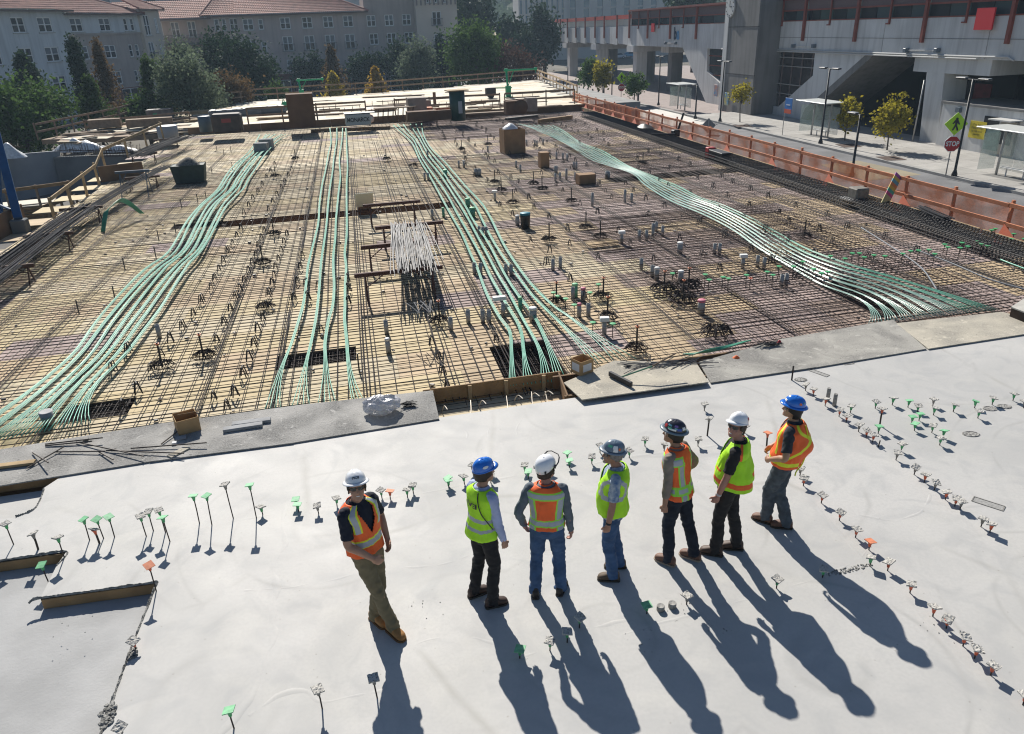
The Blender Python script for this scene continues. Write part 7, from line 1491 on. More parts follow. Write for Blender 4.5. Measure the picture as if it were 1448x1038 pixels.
tree_px('dark street tree left of the first yellow tree', 443, 82, 130, 24, 118, 'dark', 20, 2600, .42, 'round', G2); tree_px('dark street tree between the two yellow trees', 520, 80, 125, 24, 118, 'dark', 21, 2600, .42, 'round', G2); tree_px('brownish conical street tree behind the first yellow tree', 472, 74, 140, 20, 112, 'brown', 22, 2200, .40, 'cone', G2)
tree_px('small bright yellow tree behind the far rail', 473, 106, 148, 17, 98, 'yellow', 23, 2400, .30, 'cone', G2); tree_px('small yellow tree with orange top behind the far rail', 532, 99, 146, 18, 98, 'orange', 24, 2600, .30, 'cone', G2)
tree_px('grey-green airy street tree before the flat-topped wall', 588, 64, 128, 28, 110, 'grey', 25, 3400, .36, 'airy', G2); tree_px('dark street tree behind the airy grey-green tree', 566, 64, 120, 20, 116, 'dark', 26, 1800, .42, 'round', G2); tree_px('dark street tree before the cream tower', 628, 56, 130, 20, 118, 'dark', 27, 2400, .42, 'round', G2)
tree_px('big bright green tree right of the cream tower', 668, 36, 122, 37, 104, 'green', 28, 6000, .40, 'round', G2, trunk=.3); tree_px('twiggy reddish-brown tree right of the big green tree', 725, 68, 120, 38, 106, 'rust', 29, 3000, .34, 'airy', G2)
tree_px('tall dark tree right behind the cream tower', 672, -20, 70, 30, 150, 'dark', 30, 3600, .6, 'round', G3, trunk=.4); tree_px('dark tree before the narrow office block', 727, 24, 80, 27, 150, 'dark', 31, 3200, .6, 'round', G3, trunk=.4); tree_px('dark tree at the left end of the guideway', 770, 18, 85, 22, 145, 'dark', 32, 3200, .6, 'round', G3, trunk=.4); tree_px('lower dark tree between the two dark trees', 750, 45, 95, 22, 142, 'dark', 33, 2200, .6, 'round', G3)
tree_px('dark tree top above the station roof left of the clock', 985, -15, 12, 40, 150, 'dark', 34, 2200, .7, 'round', G3, trunk=.4)
tree_px('small leafy tree, left of the pair by the bollards', 832, 86, 117, 14, 104, 'green', 40, 1500, .30, 'round', G4, trunk=.09); tree_px('small yellowish tree, right of the pair by the bollards', 853, 87, 120, 14, 101, 'ginkgo', 41, 1300, .30, 'round', G4, trunk=.09); tree_px('small tree alone on the brick plaza', 897, 105, 131, 15, 92, 'green', 42, 1300, .28, 'airy', G4, trunk=.08)
tree_px('thin young tree before the clock tower foot', 1050, 118, 148, 14, 72, 'ginkgo', 43, 520, .22, 'airy', G4, trunk=.06); tree_px('young tree right of the middle bus shelter', 1200, 141, 179, 15, 58.5, 'ginkgo', 44, 800, .22, 'airy', G4, trunk=.06); tree_px('young yellow-green tree with twin stems near the steel post', 1262, 140, 190, 21, 53.5, 'ginkgo', 45, 1150, .22, 'airy', G4, trunk=.06)
for i, (px, py) in enumerate(((1200, 206), (1260, 224), (1050, 178))): b = at(px, py, SZ+.14); tag(MB().box((0, 0, .004), (1.3, 1.6, .02), 0).obj('tree_pit', M('tree_pit', (.10, .065, .05), .95, var=.4, vs=8), None, False, b), ['brown planting pit of the young tree by the middle shelter', 'brown planting pit of the twin-stemmed young tree', 'brown planting pit before the clock tower'][i], 'tree pit')
# far wooded slope closing the view
mb = MB(); rg = random.Random(77); nr = np.random.RandomState(9); N = 15000; X = nr.uniform(-520, 520, N); Y = nr.uniform(300, 460, N); Zt = SZ+nr.uniform(0, 1, N)**.6*(13+5*np.sin(X*.021)+4*np.sin(X*.057+1))+(Y-300)*.05
P = np.stack([X, Y, Zt], 1); a = nr.normal(size=(N, 3)); a /= np.linalg.norm(a, axis=1)[:, None]; b = nr.normal(size=(N, 3)); s = 2.6; q = np.stack([P-a*s, P-b*s*.6, P+a*s, P+b*s*.6], 1).reshape(-1, 3)
me = bpy.data.meshes.new('far_wood'); me.from_pydata(q.tolist(), [], np.arange(4*N).reshape(-1, 4).tolist()); me.materials.append(leaf_mat('leaf_far', (.06, .085, .045), .25)); tag(link('far_wood', me), 'hazy wooded slope at the horizon', 'woods', kind='stuff')

# ================================================================ people
def ring(c, X, Y, rx, ry, n=24, pw=2.3):
    out = []
    for k in range(n):
        a = 2*math.pi*k/n; ca, sa = math.cos(a), math.sin(a)
        r = (abs(ca)**pw+abs(sa)**pw)**(-1/pw); out.append(c+X*(rx*ca*r)+Y*(ry*sa*r))
    return out
def loft(mb, rings):
    n = len(rings[0]); vs = [p for r in rings for p in r]; fs = []
    for i in range(len(rings)-1):
        for k in range(n): k2 = (k+1) % n; fs.append((i*n+k, i*n+k2, (i+1)*n+k2, (i+1)*n+k))
    fs.append(tuple(reversed(range(n)))); fs.append(tuple(range((len(rings)-1)*n, len(rings)*n)))
    mb.add(vs, fs)
def limb(mb, pts, rs, n=16, flat=None):
    """tapered tube through joints, smooth"""
    path = interp(pts, 6); N = len(pts)-1; rr = []
    for i in range(len(path)):
        t = i/6; j = min(int(t), N-1); f = t-j; rr.append(lerp(rs[j], rs[j+1], f))
    mb.tube(path, 0, n, True, rr)
def ball(mb, c, r, n=10, M3=None):
    c = Vector(c); vs = []; fs = []; m = 7; 
    for i in range(m+1):
        th = math.pi*i/m
        for k in range(n):
            a = 2*math.pi*k/n; p = Vector((r[0]*math.sin(th)*math.cos(a), r[1]*math.sin(th)*math.sin(a), r[2]*math.cos(th)))
            vs.append(c+(M3 @ p if M3 else p))
    for i in range(m):
        for k in range(n): k2 = (k+1) % n; fs.append((i*n+k, (i+1)*n+k, (i+1)*n+k2, i*n+k2))
    mb.add(vs, fs)
def remeshed(mb, name, mat, parent, voxel, smooth=3, disp=None):
    me = mb.mesh(name, [mat]); o = bpy.data.objects.new(name, me); COL.objects.link(o)
    md = o.modifiers.new('r', 'REMESH'); md.mode = 'VOXEL'; md.voxel_size = voxel; md.use_smooth_shade = True
    if smooth: ms = o.modifiers.new('s', 'SMOOTH'); ms.iterations = smooth; ms.factor = .5
    dg = bpy.context.evaluated_depsgraph_get(); new = bpy.data.meshes.new_from_object(o.evaluated_get(dg), depsgraph=dg)
    bpy.data.objects.remove(o); bpy.data.meshes.remove(me); new.name = name
    new.materials.clear(); new.materials.append(mat)
    if disp:
        nv = len(new.vertices); co = np.empty(nv*3); new.vertices.foreach_get('co', co); co = co.reshape(-1, 3)
        nm = np.empty(nv*3); new.vertices.foreach_get('normal', nm); nm = nm.reshape(-1, 3)
        d = np.array([disp(Vector(p)) for p in co]); co += nm*d[:, None]; new.vertices.foreach_set('co', co.ravel())
    new.polygons.foreach_set('use_smooth', [True]*len(new.polygons)); new.update()
    return link(name, new, parent)
def ik(a, b, l1, l2, hint):
    d = b-a; L = d.length
    if L > (l1+l2)*.999: b = a+d*((l1+l2)*.999/L); d = b-a; L = d.length
    x = (l1*l1-l2*l2+L*L)/(2*L); h = math.sqrt(max(0, l1*l1-x*x)); u = d/L
    hv = hint-u*hint.dot(u); hv.normalize(); return a+u*x+hv*h, b
def hand(mb, w, d, pn, s, curl=.5, thumb_side=1):
    """w wrist, d along hand, pn palm normal (curl towards), s side (thumb side)"""
    R3 = Matrix((s, pn, d)).transposed()
    ball(mb, w+d*.045, (.043, .017, .055), 12, R3)
    mb.tube([w-d*.03, w+d*.03], 0, 12, True, [.027, .030])
    for i, (off, L) in enumerate(((.030, .072), (.010, .080), (-.010, .075), (-.029, .058))):
        p0 = w+d*.082+s*off-d*(abs(off-.005)*.25); c = curl*(1+.12*i); p1 = p0+(d*math.cos(c*.5)+pn*math.sin(c*.5))*L*.42
        p2 = p1+(d*math.cos(c*1.2)+pn*math.sin(c*1.2))*L*.32; p3 = p2+(d*math.cos(c*1.9)+pn*math.sin(c*1.9))*L*.26
        mb.tube([p0-d*.03, p0, p1, p2, p3], 0, 8, True, [.010, .0098, .0092, .0086, .007])
    t0 = w+d*.025+s*.025; t1 = t0+(d*.65+s*.65+pn*.35).normalized()*.035; t2 = t1+(d*.85+s*.2+pn*.45).normalized()*.034; t3 = t2+(d*.9+pn*.45).normalized()*.022
    mb.tube([t0, t1, t2, t3], 0, 8, True, [.014, .0125, .0105, .008])
SKIN = {1: M('skin_warm', (.42, .235, .155), .55, var=.15, vs=12), 2: M('skin_tan', (.36, .19, .125), .55, var=.15, vs=12), 3: M('skin_red', (.40, .20, .15), .55, var=.15, vs=12)}
LIME = M('vest_lime', (.54, 1., .03), .65, var=.12, vs=8); HVO = M('vest_orange', (1.0, .165, .035), .65, var=.10, vs=8)
SILV = M('vest_silver', (.40, .43, .47), .38, spec=.6, var=.12, vs=10); YEL = M('vest_yellow', (.80, .88, .04), .6); LIMG = M('vest_green_edge', (.38, .85, .08), .6)
def translucent(m, f):
    n = m.node_tree.nodes; l = m.node_tree.links; b = n['Principled BSDF']; t = n.new('ShaderNodeBsdfTranslucent'); mx = n.new('ShaderNodeMixShader'); mx.inputs[0].default_value = f
    if b.inputs['Base Color'].links: l.new(b.inputs['Base Color'].links[0].from_socket, t.inputs[0])
    else: t.inputs[0].default_value = b.inputs['Base Color'].default_value
    out = n['Material Output']; l.new(b.outputs[0], mx.inputs[1]); l.new(t.outputs[0], mx.inputs[2]); l.new(mx.outputs[0], out.inputs[0])
for m_ in (LIME, HVO, YEL, LIMG): translucent(m_, .12)
DARKG = M('lens_black', (.01, .01, .012), .12, spec=.7)
TEETH = M('teeth', (.75, .72, .66), .4)
VM = [HVO, LIME, SILV, YEL, LIMG, BLACKP]
TORSO = [(.84, .10, .085, 0), (.89, .155, .112, 0), (.96, .168, .118, -.004), (1.03, .160, .112, 0), (1.11, .150, .106, .006), (1.20, .156, .110, .008), (1.30, .170, .118, .006), (1.38, .182, .118, 0), (1.435, .180, .105, -.006), (1.475, .140, .086, -.010), (1.505, .088, .072, -.010), (1.53, .062, .062, -.004)]
def torso_at(z):
    for a, b in zip(TORSO, TORSO[1:]):
        if a[0] <= z <= b[0]:
            f = (z-a[0])/(b[0]-a[0]); return tuple(lerp(a[i], b[i], f) for i in (1, 2, 3))
    return TORSO[-1][1:] if z > 1 else TORSO[0][1:]
def person(S):
    sc = S.get('scale', 1.); fx, fy = S['face']; rz = math.atan2(-fx, fy)
    wl_, wr_ = at(*S['feet'][0]), at(*S['feet'][1])          # left, right ankle points on the slab
    base = (wl_+wr_)/2; base += Vector((S.get('shift', (0, 0))[0]*math.cos(rz)-S.get('shift', (0, 0))[1]*math.sin(rz), S.get('shift', (0, 0))[0]*math.sin(rz)+S.get('shift', (0, 0))[1]*math.cos(rz), 0))
    root = empty('person', base, rz, S['label'], 'person', 'workers standing on the slab')
    inv = Matrix.Rotation(-rz, 3, 'Z')
    AL, AR = [(inv @ (w-base))/sc for w in (wl_, wr_)]
    root.scale = (sc, sc, sc)
    hipz = S.get('hipz', .946); lean = S.get('lean', 0.); slean = S.get('slean', 0.); twist = S.get('twist', 0.)
    fat = S.get('fat', 1.); belly = S.get('belly', 0.)
    Z = Vector((0, 0, 1))
    def sp(z):      # spine point and lateral/depth axes at body height z
        f = max(0, (z-.93)/.6); tw = twist*f
        c = Vector((slean*(z-.93), lean*(z-.93), z)); X = Vector((math.cos(tw), math.sin(tw), 0)); Y = Vector((-math.sin(tw), math.cos(tw), 0)); return c, X, Y
    def tring(z, gx, gy, puff=None, n=24):
        rx, ry, yo = torso_at(z); c, X, Y = sp(z)
        b = belly*math.exp(-((z-1.10)/.14)**2); out = []
        rxx = rx*fat*(1+b*.35)+gx; ryy = ry*fat+gy; c = c+Y*yo
        pts = ring(c, X, Y, rxx, ryy, n)
        for p in pts:
            d = p-c; fr = max(0, d.dot(Y)/ryy)
            q = p+Y*(b*.16*fr)
            if puff:
                a = math.degrees(math.atan2(d.dot(X), d.dot(Y))); q = q+d.normalized()*puff(a, z)
            out.append(q)
        return out
    hipL, hipR = Vector((-.092, 0, hipz)), Vector((.092, 0, hipz))
    sway = Vector((slean*-.02, 0, 0))
    ankL, ankR = AL+Vector((0, 0, .095)), AR+Vector((0, 0, .095))
    legs = []
    for hp, an, ty in ((hipL, ankL, S['toes'][0]), (hipR, ankR, S['toes'][1])):
        td = Vector((math.sin(ty), math.cos(ty), 0)); kn, an2 = ik(hp, an, .435, .425, td*1.0+Vector((0, .3, 0))); legs.append((hp, kn, an2, td))
    csh, Xs, Ys = sp(1.435); cn, Xn, Yn = sp(1.5)
    shl, shr = csh-Xs*.178*fat, csh+Xs*.178*fat
    arms = []
    for sh, key, sg in ((shl, 'handL', -1), (shr, 'handR', 1)):
        tgt, hint, curl = S[key]; tgt = Vector(tgt); el, wr = ik(sh, tgt, .295, .265, Vector(hint)); arms.append((sh, el, wr, sg, curl))
    # ---- body: one continuous skin surface
    mb = MB(); loft(mb, [tring(z, -.014, -.014, None, 20) for z in (.86, .93, 1.03, 1.15, 1.3, 1.4, 1.46, 1.50, 1.53)])
    for hp, kn, an, td in legs: limb(mb, [hp+Vector((0, 0, .02)), hp.lerp(kn, .5), kn, kn.lerp(an, .4), an+Vector((0, 0, -.05))], [.082, .072, .05, .05, .036]); ball(mb, an+td*.05+Vector((0, 0, -.05)), (.035, .035, .03))
    for sh, el, wr, sg, curl in arms:
        limb(mb, [sh, sh.lerp(el, .5), el, el.lerp(wr, .35), wr], [.056, .047, .040, .041, .027])
        d = (wr-el).normalized(); pn = (Vector((-sg, .15, 0)) if abs(d.z) > .6 else Vector((0, -.2, -1))); pn = S.get('palm', {}).get(sg, pn); pn = Vector(pn); pn = (pn-d*pn.dot(d)).normalized(); s = d.cross(pn)*1.0
        if s.y < 0 and abs(d.z) > .6: s = -s
        if abs(d.z) <= .6 and s.z < 0: s = -s
        hd = (d*1.0+pn*S.get('wristbend', .12)).normalized(); pn2 = (pn-hd*pn.dot(hd)).normalized(); hand(mb, wr, hd, pn2, s, curl)
    hy, hp_ = S.get('head', (0, 0)); HC = cn+Vector((0, .012+lean*.05, .172))+Yn*S.get('headfwd', .02)
    HM = (Matrix.Rotation(twist+hy, 3, 'Z') @ Matrix.Rotation(hp_, 3, 'X') @ Matrix.Rotation(S.get('tilt', 0), 3, 'Y'))
    H = lambda x, y, z: HC+HM @ Vector((x, y, z))
    hx, hyv, hz = HM.col[0], HM.col[1], HM.col[2]
    mb.tube([cn+Vector((0, 0, -.04)), cn+Vector((0, .004, .03)), H(0, -.015, -.075), H(0, -.008, -.02)], 0, 14, True, [.062, .056, .054, .055])
    secs = [(-.112, .030, .034, .052), (-.100, .046, .056, .038), (-.075, .058, .074, .022), (-.04, .067, .088, .008), (0, .073, .095, 0), (.04, .075, .098, -.004), (.08, .068, .088, -.006), (.105, .048, .064, -.006), (.116, .02, .03, -.006)]
    loft(mb, [ring(H(0, yo, z), hx, hyv, rx, ry, 18, 2.2) for z, rx, ry, yo in secs])
    mb.tube([H(0, .088, .012), H(0, .104, -.018), H(0, .112, -.032), H(0, .094, -.042)], 0, 8, True, [.008, .011, .014, .010])
    ball(mb, H(0, .086, -.066), (.024, .010, .008), 10, HM); ball(mb, H(0, .085, -.101), (.020, .012, .013), 10, HM)
    for sx in (-1, 1): ball(mb, H(sx*.074, -.010, -.014), (.010, .019, .031), 10, HM); ball(mb, H(sx*.030, .078, .018), (.022, .014, .008), 8, HM); ball(mb, H(sx*.040, .066, -.034), (.022, .018, .018), 8, HM)
    remeshed(mb, 'body', SKIN[S['skin']], root, .0066, 2)
    # ---- face
    if S.get('shades'):
        mb = MB(); L_ = S['shades'] == 'dark'
        for sx in (-1, 1):
            mb.add([H(sx*a, b, c) for a, b, c in ((.008, .100, .022), (.060, .078, .022), (.064, .070, -.006), (.040, .086, -.016), (.012, .100, -.012))], [(0, 1, 2, 3, 4)])
            mb.add([H(sx*a, b-.006, c) for a, b, c in ((.008, .100, .022), (.060, .078, .022), (.064, .070, -.006), (.040, .086, -.016), (.012, .100, -.012))], [(4, 3, 2, 1, 0)])
            mb.tube([H(sx*.062, .076, .016), H(sx*.078, .05, .014), H(sx*.080, -.012, .008)], .0035, 5)
        mb.tube([H(-.010, .102, .014), H(0, .106, .016), H(.010, .102, .014)], .003, 5)
        mb.obj('sunglasses' if L_ else 'safety_glasses', DARKG if L_ else M('clear_lens', (.5, .5, .5), .1, trans=.6, alpha=.55), root)
    else:
        for sx in (-1, 1): mbb = MB(); ball(mbb, H(sx*.030, .084, .005), (.013, .008, .0075), 10, HM); mbb.obj('eye', M('eye', (.12, .09, .07), .3), root, True)
    if S.get('smile'):
        mbb = MB(); ball(mbb, H(0, .0935, -.067), (.020, .006, .0055), 10, HM); mbb.obj('teeth', TEETH, root, True)
    hc = S.get('hair')
    if hc:
        mb = MB(); n = 20; vs = []; fs = []; low = S.get('hairlow', -.06)
        zs = [low, -.04, -.01, .03, .07]
        for z in zs:
            f = .006+.006*(z > -.03)
            for k in range(n+1):
                a = math.radians(lerp(-118, 118, k/n)) if z > -.03 else math.radians(lerp(-82, 82, k/n))
                rx, ry = .076+f, .100+f; vs.append(H(rx*math.sin(a), -.004-ry*math.cos(a), z))
        for i in range(len(zs)-1):
            for k in range(n): fs.append((i*(n+1)+k, i*(n+1)+k+1, (i+1)*(n+1)+k+1, (i+1)*(n+1)+k))
        mb.add(vs, fs); o = mb.obj('hair', M('hair_'+S['name'], hc, .6, var=.4, vs=40), root, True); so = o.modifiers.new('t', 'SOLIDIFY'); so.thickness = .012; so.offset = 0
    if S.get('beard'):
        mb = MB(); ball(mb, H(0, .078, -.095), (.034, .026, .026), 12, HM); ball(mb, H(0, .092, -.055), (.026, .008, .006), 10, HM); mb.obj('beard', M('beard', (.42, .38, .34), .8, var=.3, vs=60), root, True)
    # ---- trousers
    lw = S.get('legw', 1.); rg = random.Random(S['name'])
    mb = MB(); loft(mb, [tring(z, .004, .004, None, 20) for z in (.835, .89, .96, 1.0, S.get('waist', 1.02))])
    for hp, kn, an, td in legs:
        kb = kn+td*-.005
        limb(mb, [hp+Vector((0, 0, .03)), hp.lerp(kn, .45), kb, kn.lerp(an, .45)-td*.012, an+Vector((0, 0, -.005)), an+Vector((0, 0, -.05))+td*-.008], [.098*lw, .090*lw, .071*lw, .070*lw, .067*lw, .074*lw], 18)
    ph = rg.uniform(0, 50)
    def tdisp(p):
        k = 1.4 if (p.z < .22 or .42 < p.z < .62) else .8
        return k*(.011*mnoise.noise(Vector((p.x*9+ph, p.y*9, p.z*16)))+.007*mnoise.noise(Vector((p.x*22, p.y*22+ph, p.z*34))))
    remeshed(mb, 'trousers', S['trousers'], root, .011, 3, tdisp)
    mb = MB(); zb = S.get('waist', 1.02)-.01; vs = [q for z in (zb-.02, zb+.02) for q in tring(z, .012, .012, None, 28)]; mb.add(vs, [(k, (k+1) % 28, 28+(k+1) % 28, 28+k) for k in range(28)]); mb.obj('belt', M('belt', (.03, .02, .015), .5), root, True)
    # ---- boots
    for hp, kn, an, td in legs:
        up = Z; sd = td.cross(up); g = Vector((an.x, an.y, 0)); mb = MB()
        prof = [(-.085, .030, .012, .095), (-.07, .040, .012, .12), (-.02, .045, .012, .135), (.03, .046, .012, .122), (.07, .050, .012, .102), (.11, .053, .012, .090), (.145, .049, .012, .078), (.168, .034, .014, .062), (.177, .016, .018, .045)]
        loft(mb, [ring(g+td*y+up*((z0+z1)/2), sd, up, w, (z1-z0)/2, 16, 2.6) for y, w, z0, z1 in prof])
        limb(mb, [g+up*.06+td*-.02, g+up*.14+td*-.012], [.046, .052])
        bt = remeshed(mb, 'boot', S['boots'], root, .008, 2)
        mb = MB(); out = []
        for y, w in ((-.092, .024), (-.08, .042), (0, .047), (.07, .054), (.12, .057), (.155, .048), (.182, .024)): out.append((y, w))
        poly = [g+td*y+sd*w for y, w in out]+[g+td*y-sd*w for y, w in reversed(out)]; mb.prism([(p.x, p.y) for p in poly], .0, .022); mb.obj('sole', S.get('sole', M('sole', (.05, .04, .03), .8)), bt)
        if S.get('laces'):
            mb = MB()
            for i in range(4): c = g+td*(.03+.022*i)+up*(.118-.014*i); mb.tube([c-sd*.022, c+up*.006, c+sd*.022], .0035, 5)
            mb.obj('laces', M('laces', (.30, .20, .08), .8), bt)
    # ---- shirt
    mb = MB(); hem = S.get('shirthem', .95); zz = [hem, .99, 1.05, 1.12, 1.2, 1.3, 1.38, 1.435, 1.475, 1.505, 1.522]; loft(mb, [tring(z, .006, .006, None, 22) for z in zz if z >= hem])
    for sh, el, wr, sg, curl in arms:
        r0 = .066
        if S['sleeve'] == 'short': e = sh.lerp(el, .80); limb(mb, [sh+(csh-sh)*.25, sh, sh.lerp(el, .45), e], [.072, r0, .062, .063])
        elif S['sleeve'] == 'rolled': limb(mb, [sh+(csh-sh)*.25, sh, sh.lerp(el, .5), el, el.lerp(wr, .62)], [.072, r0, .057, .053, .050])
        else: limb(mb, [sh+(csh-sh)*.25, sh, sh.lerp(el, .5), el, el.lerp(wr, .5), el.lerp(wr, .98)], [.072, r0, .056, .052, .046, .036])
    ph2 = rg.uniform(0, 50)
    remeshed(mb, 'shirt', S['shirt'], root, .010, 2, lambda p: .010*mnoise.noise(Vector((p.x*14+ph2, p.y*14, p.z*18)))+.005*mnoise.noise(Vector((p.x*30, p.y*30+ph2, p.z*30))))
    mb = MB(); vs = []
    for z, g in ((1.497, .016), (1.535, .004)):
        rx, ry, yo = torso_at(min(z, 1.529)); c, X, Y = sp(z)
        for k in range(24):
            a = 2*math.pi*k/24; fr = max(0, math.sin(a)); vs.append(c+Y*(yo+.006)+X*((.066+g)*math.cos(a))+Y*((.066+g)*math.sin(a))+Z*(-.045*fr**3))
    mb.add(vs, [(k, (k+1) % 24, 24+(k+1) % 24, 24+k) for k in range(24)]); o = mb.obj('collar', S.get('collar', S['shirt']), root, True); so = o.modifiers.new('t', 'SOLIDIFY'); so.thickness = .006
    # ---- vest
    n = 120; z0 = S['vesthem']; z1 = 1.512; m = 62; mb = MB(); mb.mats = VM; colf = S['vest']; puff = S.get('puff', lambda a, z: 0)
    ph3 = rg.uniform(0, 99); rows_ = []
    for i in range(m+1):
        z = lerp(z0, z1, i/m); fl = max(0, 1-(z-z0)/.22)
        gx = .017+.010*fl+.010*math.exp(-((z-1.44)/.045)**2); gy = .018+.013*fl
        rows_.append(tring(z, gx, gy, lambda a, zz: puff(a, zz)+(.014*mnoise.noise(Vector((a*.045+ph3, zz*3.5, 0)))+.007*mnoise.noise(Vector((a*.11+ph3, zz*11, 3))))*(1.2 if zz < 1.35 else .4), n))
    vs = [p for r in rows_ for p in r]; fs = []; ms = []
    vn = S.get('vneck', (1.27, 34))
    for i in range(m):
        z = lerp(z0, z1, (i+.5)/m)
        for k in range(n):
            a = (90-(k+.5)*360/n); a = (a+180) % 360-180       # 0 = front, + = wearer's right
            if z > vn[0] and abs(a) < 2+(z-vn[0])/(1.5-vn[0])*vn[1]: continue
            if abs(a) < S.get('gap', 1.): continue
            fs.append((i*n+k, i*n+(k+1) % n, (i+1)*n+(k+1) % n, (i+1)*n+k)); ms.append(colf(a, z))
    mb.v = [tuple(p) for p in vs]; mb.f = fs; mb.m = ms
    vo = mb.obj('vest', None, root, True); so = vo.modifiers.new('t', 'SOLIDIFY'); so.thickness = .006; so.offset = 1
    # ---- helmet
    hm = S['helmet']; shell, style = hm['mat'], hm['style']; mb = MB(); n = 36; vs = []; fs = []
    hz0 = .062; A, B, Hh = (.099, .123, .108) if style != 'climb' else (.104, .128, .112); m = 12; tilt = hm.get('tilt', .0)
    TM = Matrix.Rotation(tilt, 3, 'X'); Hp = lambda x, y, z: H(*(TM @ Vector((x, y-.004, z-hz0)))+Vector((0, 0, hz0)))
    for i in range(m+1):
        th = math.pi/2*i/m
        for k in range(n):
            a = 2*math.pi*k/n; x, y = math.sin(a), math.cos(a); r = math.cos(th)**.78
            z = hz0+Hh*math.sin(th)
            if style == 'climb' and i == 0: z -= .045*max(0, -y)+.02*abs(x)-.012
            rb = 0
            if style != 'climb' and abs(x*r) < .20 and i > 2: rb = .005
            elif style != 'climb' and .28 < abs(x*r) < .36 and i > 4: rb = .003
            if i == m: r = .02
            vs.append(Hp(A*x*r*(1+rb*6), B*y*r*(1+rb*6), z+rb))
    for i in range(m):
        for k in range(n): fs.append((i*n+k, (i+1)*n+k, (i+1)*n+(k+1) % n, i*n+(k+1) % n))
    fs.append(tuple(m*n+k for k in range(n))); mb.add(vs, fs); ho = mb.obj('helmet', shell, root, True); so = ho.modifiers.new('t', 'SOLIDIFY'); so.thickness = .004; so.offset = -1
    if style in ('full', 'cap'):
        mb = MB(); vs = []; fs = []
        for j, (w, dz) in enumerate(((-.004, .006), (.5, .001), (1, -.008))):
            for k in range(n):
                a = 2*math.pi*k/n; x, y = math.sin(a), math.cos(a)
                W = (.030+.016*max(0, y)**2+.006*max(0, -y)) if style == 'full' else (.006+.052*max(0, y-.25)**.9)
                vs.append(Hp((A+W*w)*x, (B+W*w)*y, hz0+dz*(1 if style == 'full' else .8+max(0, y))))
        for j in range(2):
            for k in range(n): fs.append((j*n+k, j*n+(k+1) % n, (j+1)*n+(k+1) % n, (j+1)*n+k))
        mb.add(vs, fs); bo = mb.obj('brim', hm.get('brim', shell), ho, True); so = bo.modifiers.new('t', 'SOLIDIFY'); so.thickness = .004
    for (az, el, w, h, mt) in hm.get('stickers', []):           # flat stickers on the shell
        a = math.radians(az); t = math.radians(el); mbs = MB(); vs = []; N = 6
        for j in range(N+1):
            for i in range(N+1):
                aa = a+(i/N-.5)*w/.115; tt = t+(j/N-.5)*h/.125; r = math.cos(tt)**.78*1.012
                if mt[0] == 'o':
                    dx, dy = i/N*2-1, j/N*2-1; s_ = max(abs(dx), abs(dy)); q = math.hypot(dx, dy) or 1; aa = a+dx*s_/q*w/2/.115; tt = t+dy*s_/q*h/2/.125; r = math.cos(tt)**.78*1.012
                vs.append(Hp(A*math.sin(aa)*r*1.03, B*math.cos(aa)*r*1.03, hz0+Hh*math.sin(tt)*1.02+.002))
        mbs.add(vs, [(j*(N+1)+i, j*(N+1)+i+1, (j+1)*(N+1)+i+1, (j+1)*(N+1)+i) for j in range(N) for i in range(N)]); mbs.obj('sticker', mt[1], ho, True)
    if hm.get('text'):
        cu = bpy.data.curves.new('t', 'FONT'); cu.body = hm['text']; cu.size = .038; cu.align_x = 'CENTER'; cu.align_y = 'CENTER'; cu.offset = .0012
        o = bpy.data.objects.new('t', cu); COL.objects.link(o); dg = bpy.context.evaluated_depsgraph_get(); me = bpy.data.meshes.new_from_object(o.evaluated_get(dg)); bpy.data.objects.remove(o)
        for v in me.vertices:
            aa = -v.co.x/.115; tt = math.radians(30)+v.co.y/.125; r = math.cos(tt)**.78*1.05; v.co = Hp(A*math.sin(-aa)*r*-1*-1, B*math.cos(aa)*r, hz0+Hh*math.sin(tt)*1.03)
        me.materials.clear(); me.materials.append(M('logo_ink', (.02, .022, .035), .5)); link('logo', me, ho)
    if style == 'climb':
        mb = MB()
        for sx in (-1, 1): mb.tube([Hp(sx*.10, .03, .055), Hp(sx*.085, .03, -.04), Hp(sx*.03, .06, -.10)], .005, 6)
        mb.obj('chin_strap', BLACKP, ho); mb = MB()
        for sx in (-1, 1):
            mb.box(Hp(sx*.108, .045, .06), (.016, .045, .03), 0, .004); mb.tube([Hp(sx*.112, .05, .06), Hp(sx*.11, .10, .085), Hp(sx*.09, .14, .115)], .008, 6)
            mb.box(Hp(sx*.085, -.085, .05), (.02, .02, .035), 0, .004)
        mb.obj('visor_clip', BLACKP, ho)
        mb = MB(); mb.tube([Hp(.09, .14, .115), Hp(.05, .165, .12), Hp(-.05, .165, .12), Hp(-.09, .14, .115)], .006, 6); mb.obj('visor_edge', BLACKP, ho)
    return root, H, sp, tring, arms, legs
def stripes_pos(a, z): return 0
# ---- vest patterns
def v1(a, z):
    b = abs(a)
    if 1.075 < z < 1.135: return 2
    if 1.06 < z < 1.15: return 3
    if z > 1.24:
        if 36 < b < 54: return 2
        if 31 < b < 59: return 3
        if 126 < b < 146: return 2
    return 0
def v2(a, z):
    if 1.03 < z < 1.075 or 1.15 < z < 1.195: return 2
    return 1
def v3(a, z):
    b = abs(a)
    if 1.395 < z < 1.445: return 2
    if 1.375 < z < 1.465: return 4
    if 1.045 < z < 1.095: return 2
    if 1.025 < z < 1.115: return 4
    if z < 1.4:
        if 118 < b < 140 or 35 < b < 52: return 2
        if 108 < b < 148 or 30 < b < 58: return 4
    return 0
def v4(a, z):
    b = abs(a); 
    if 1.165 < z-.0006*abs(b-90) < 1.215 and b > 20: return 2
    d = math.hypot((b-88)/52, (z-1.30)/.155)
    if z > 1.17 and .86 < d < 1.14: return 2
    return 1
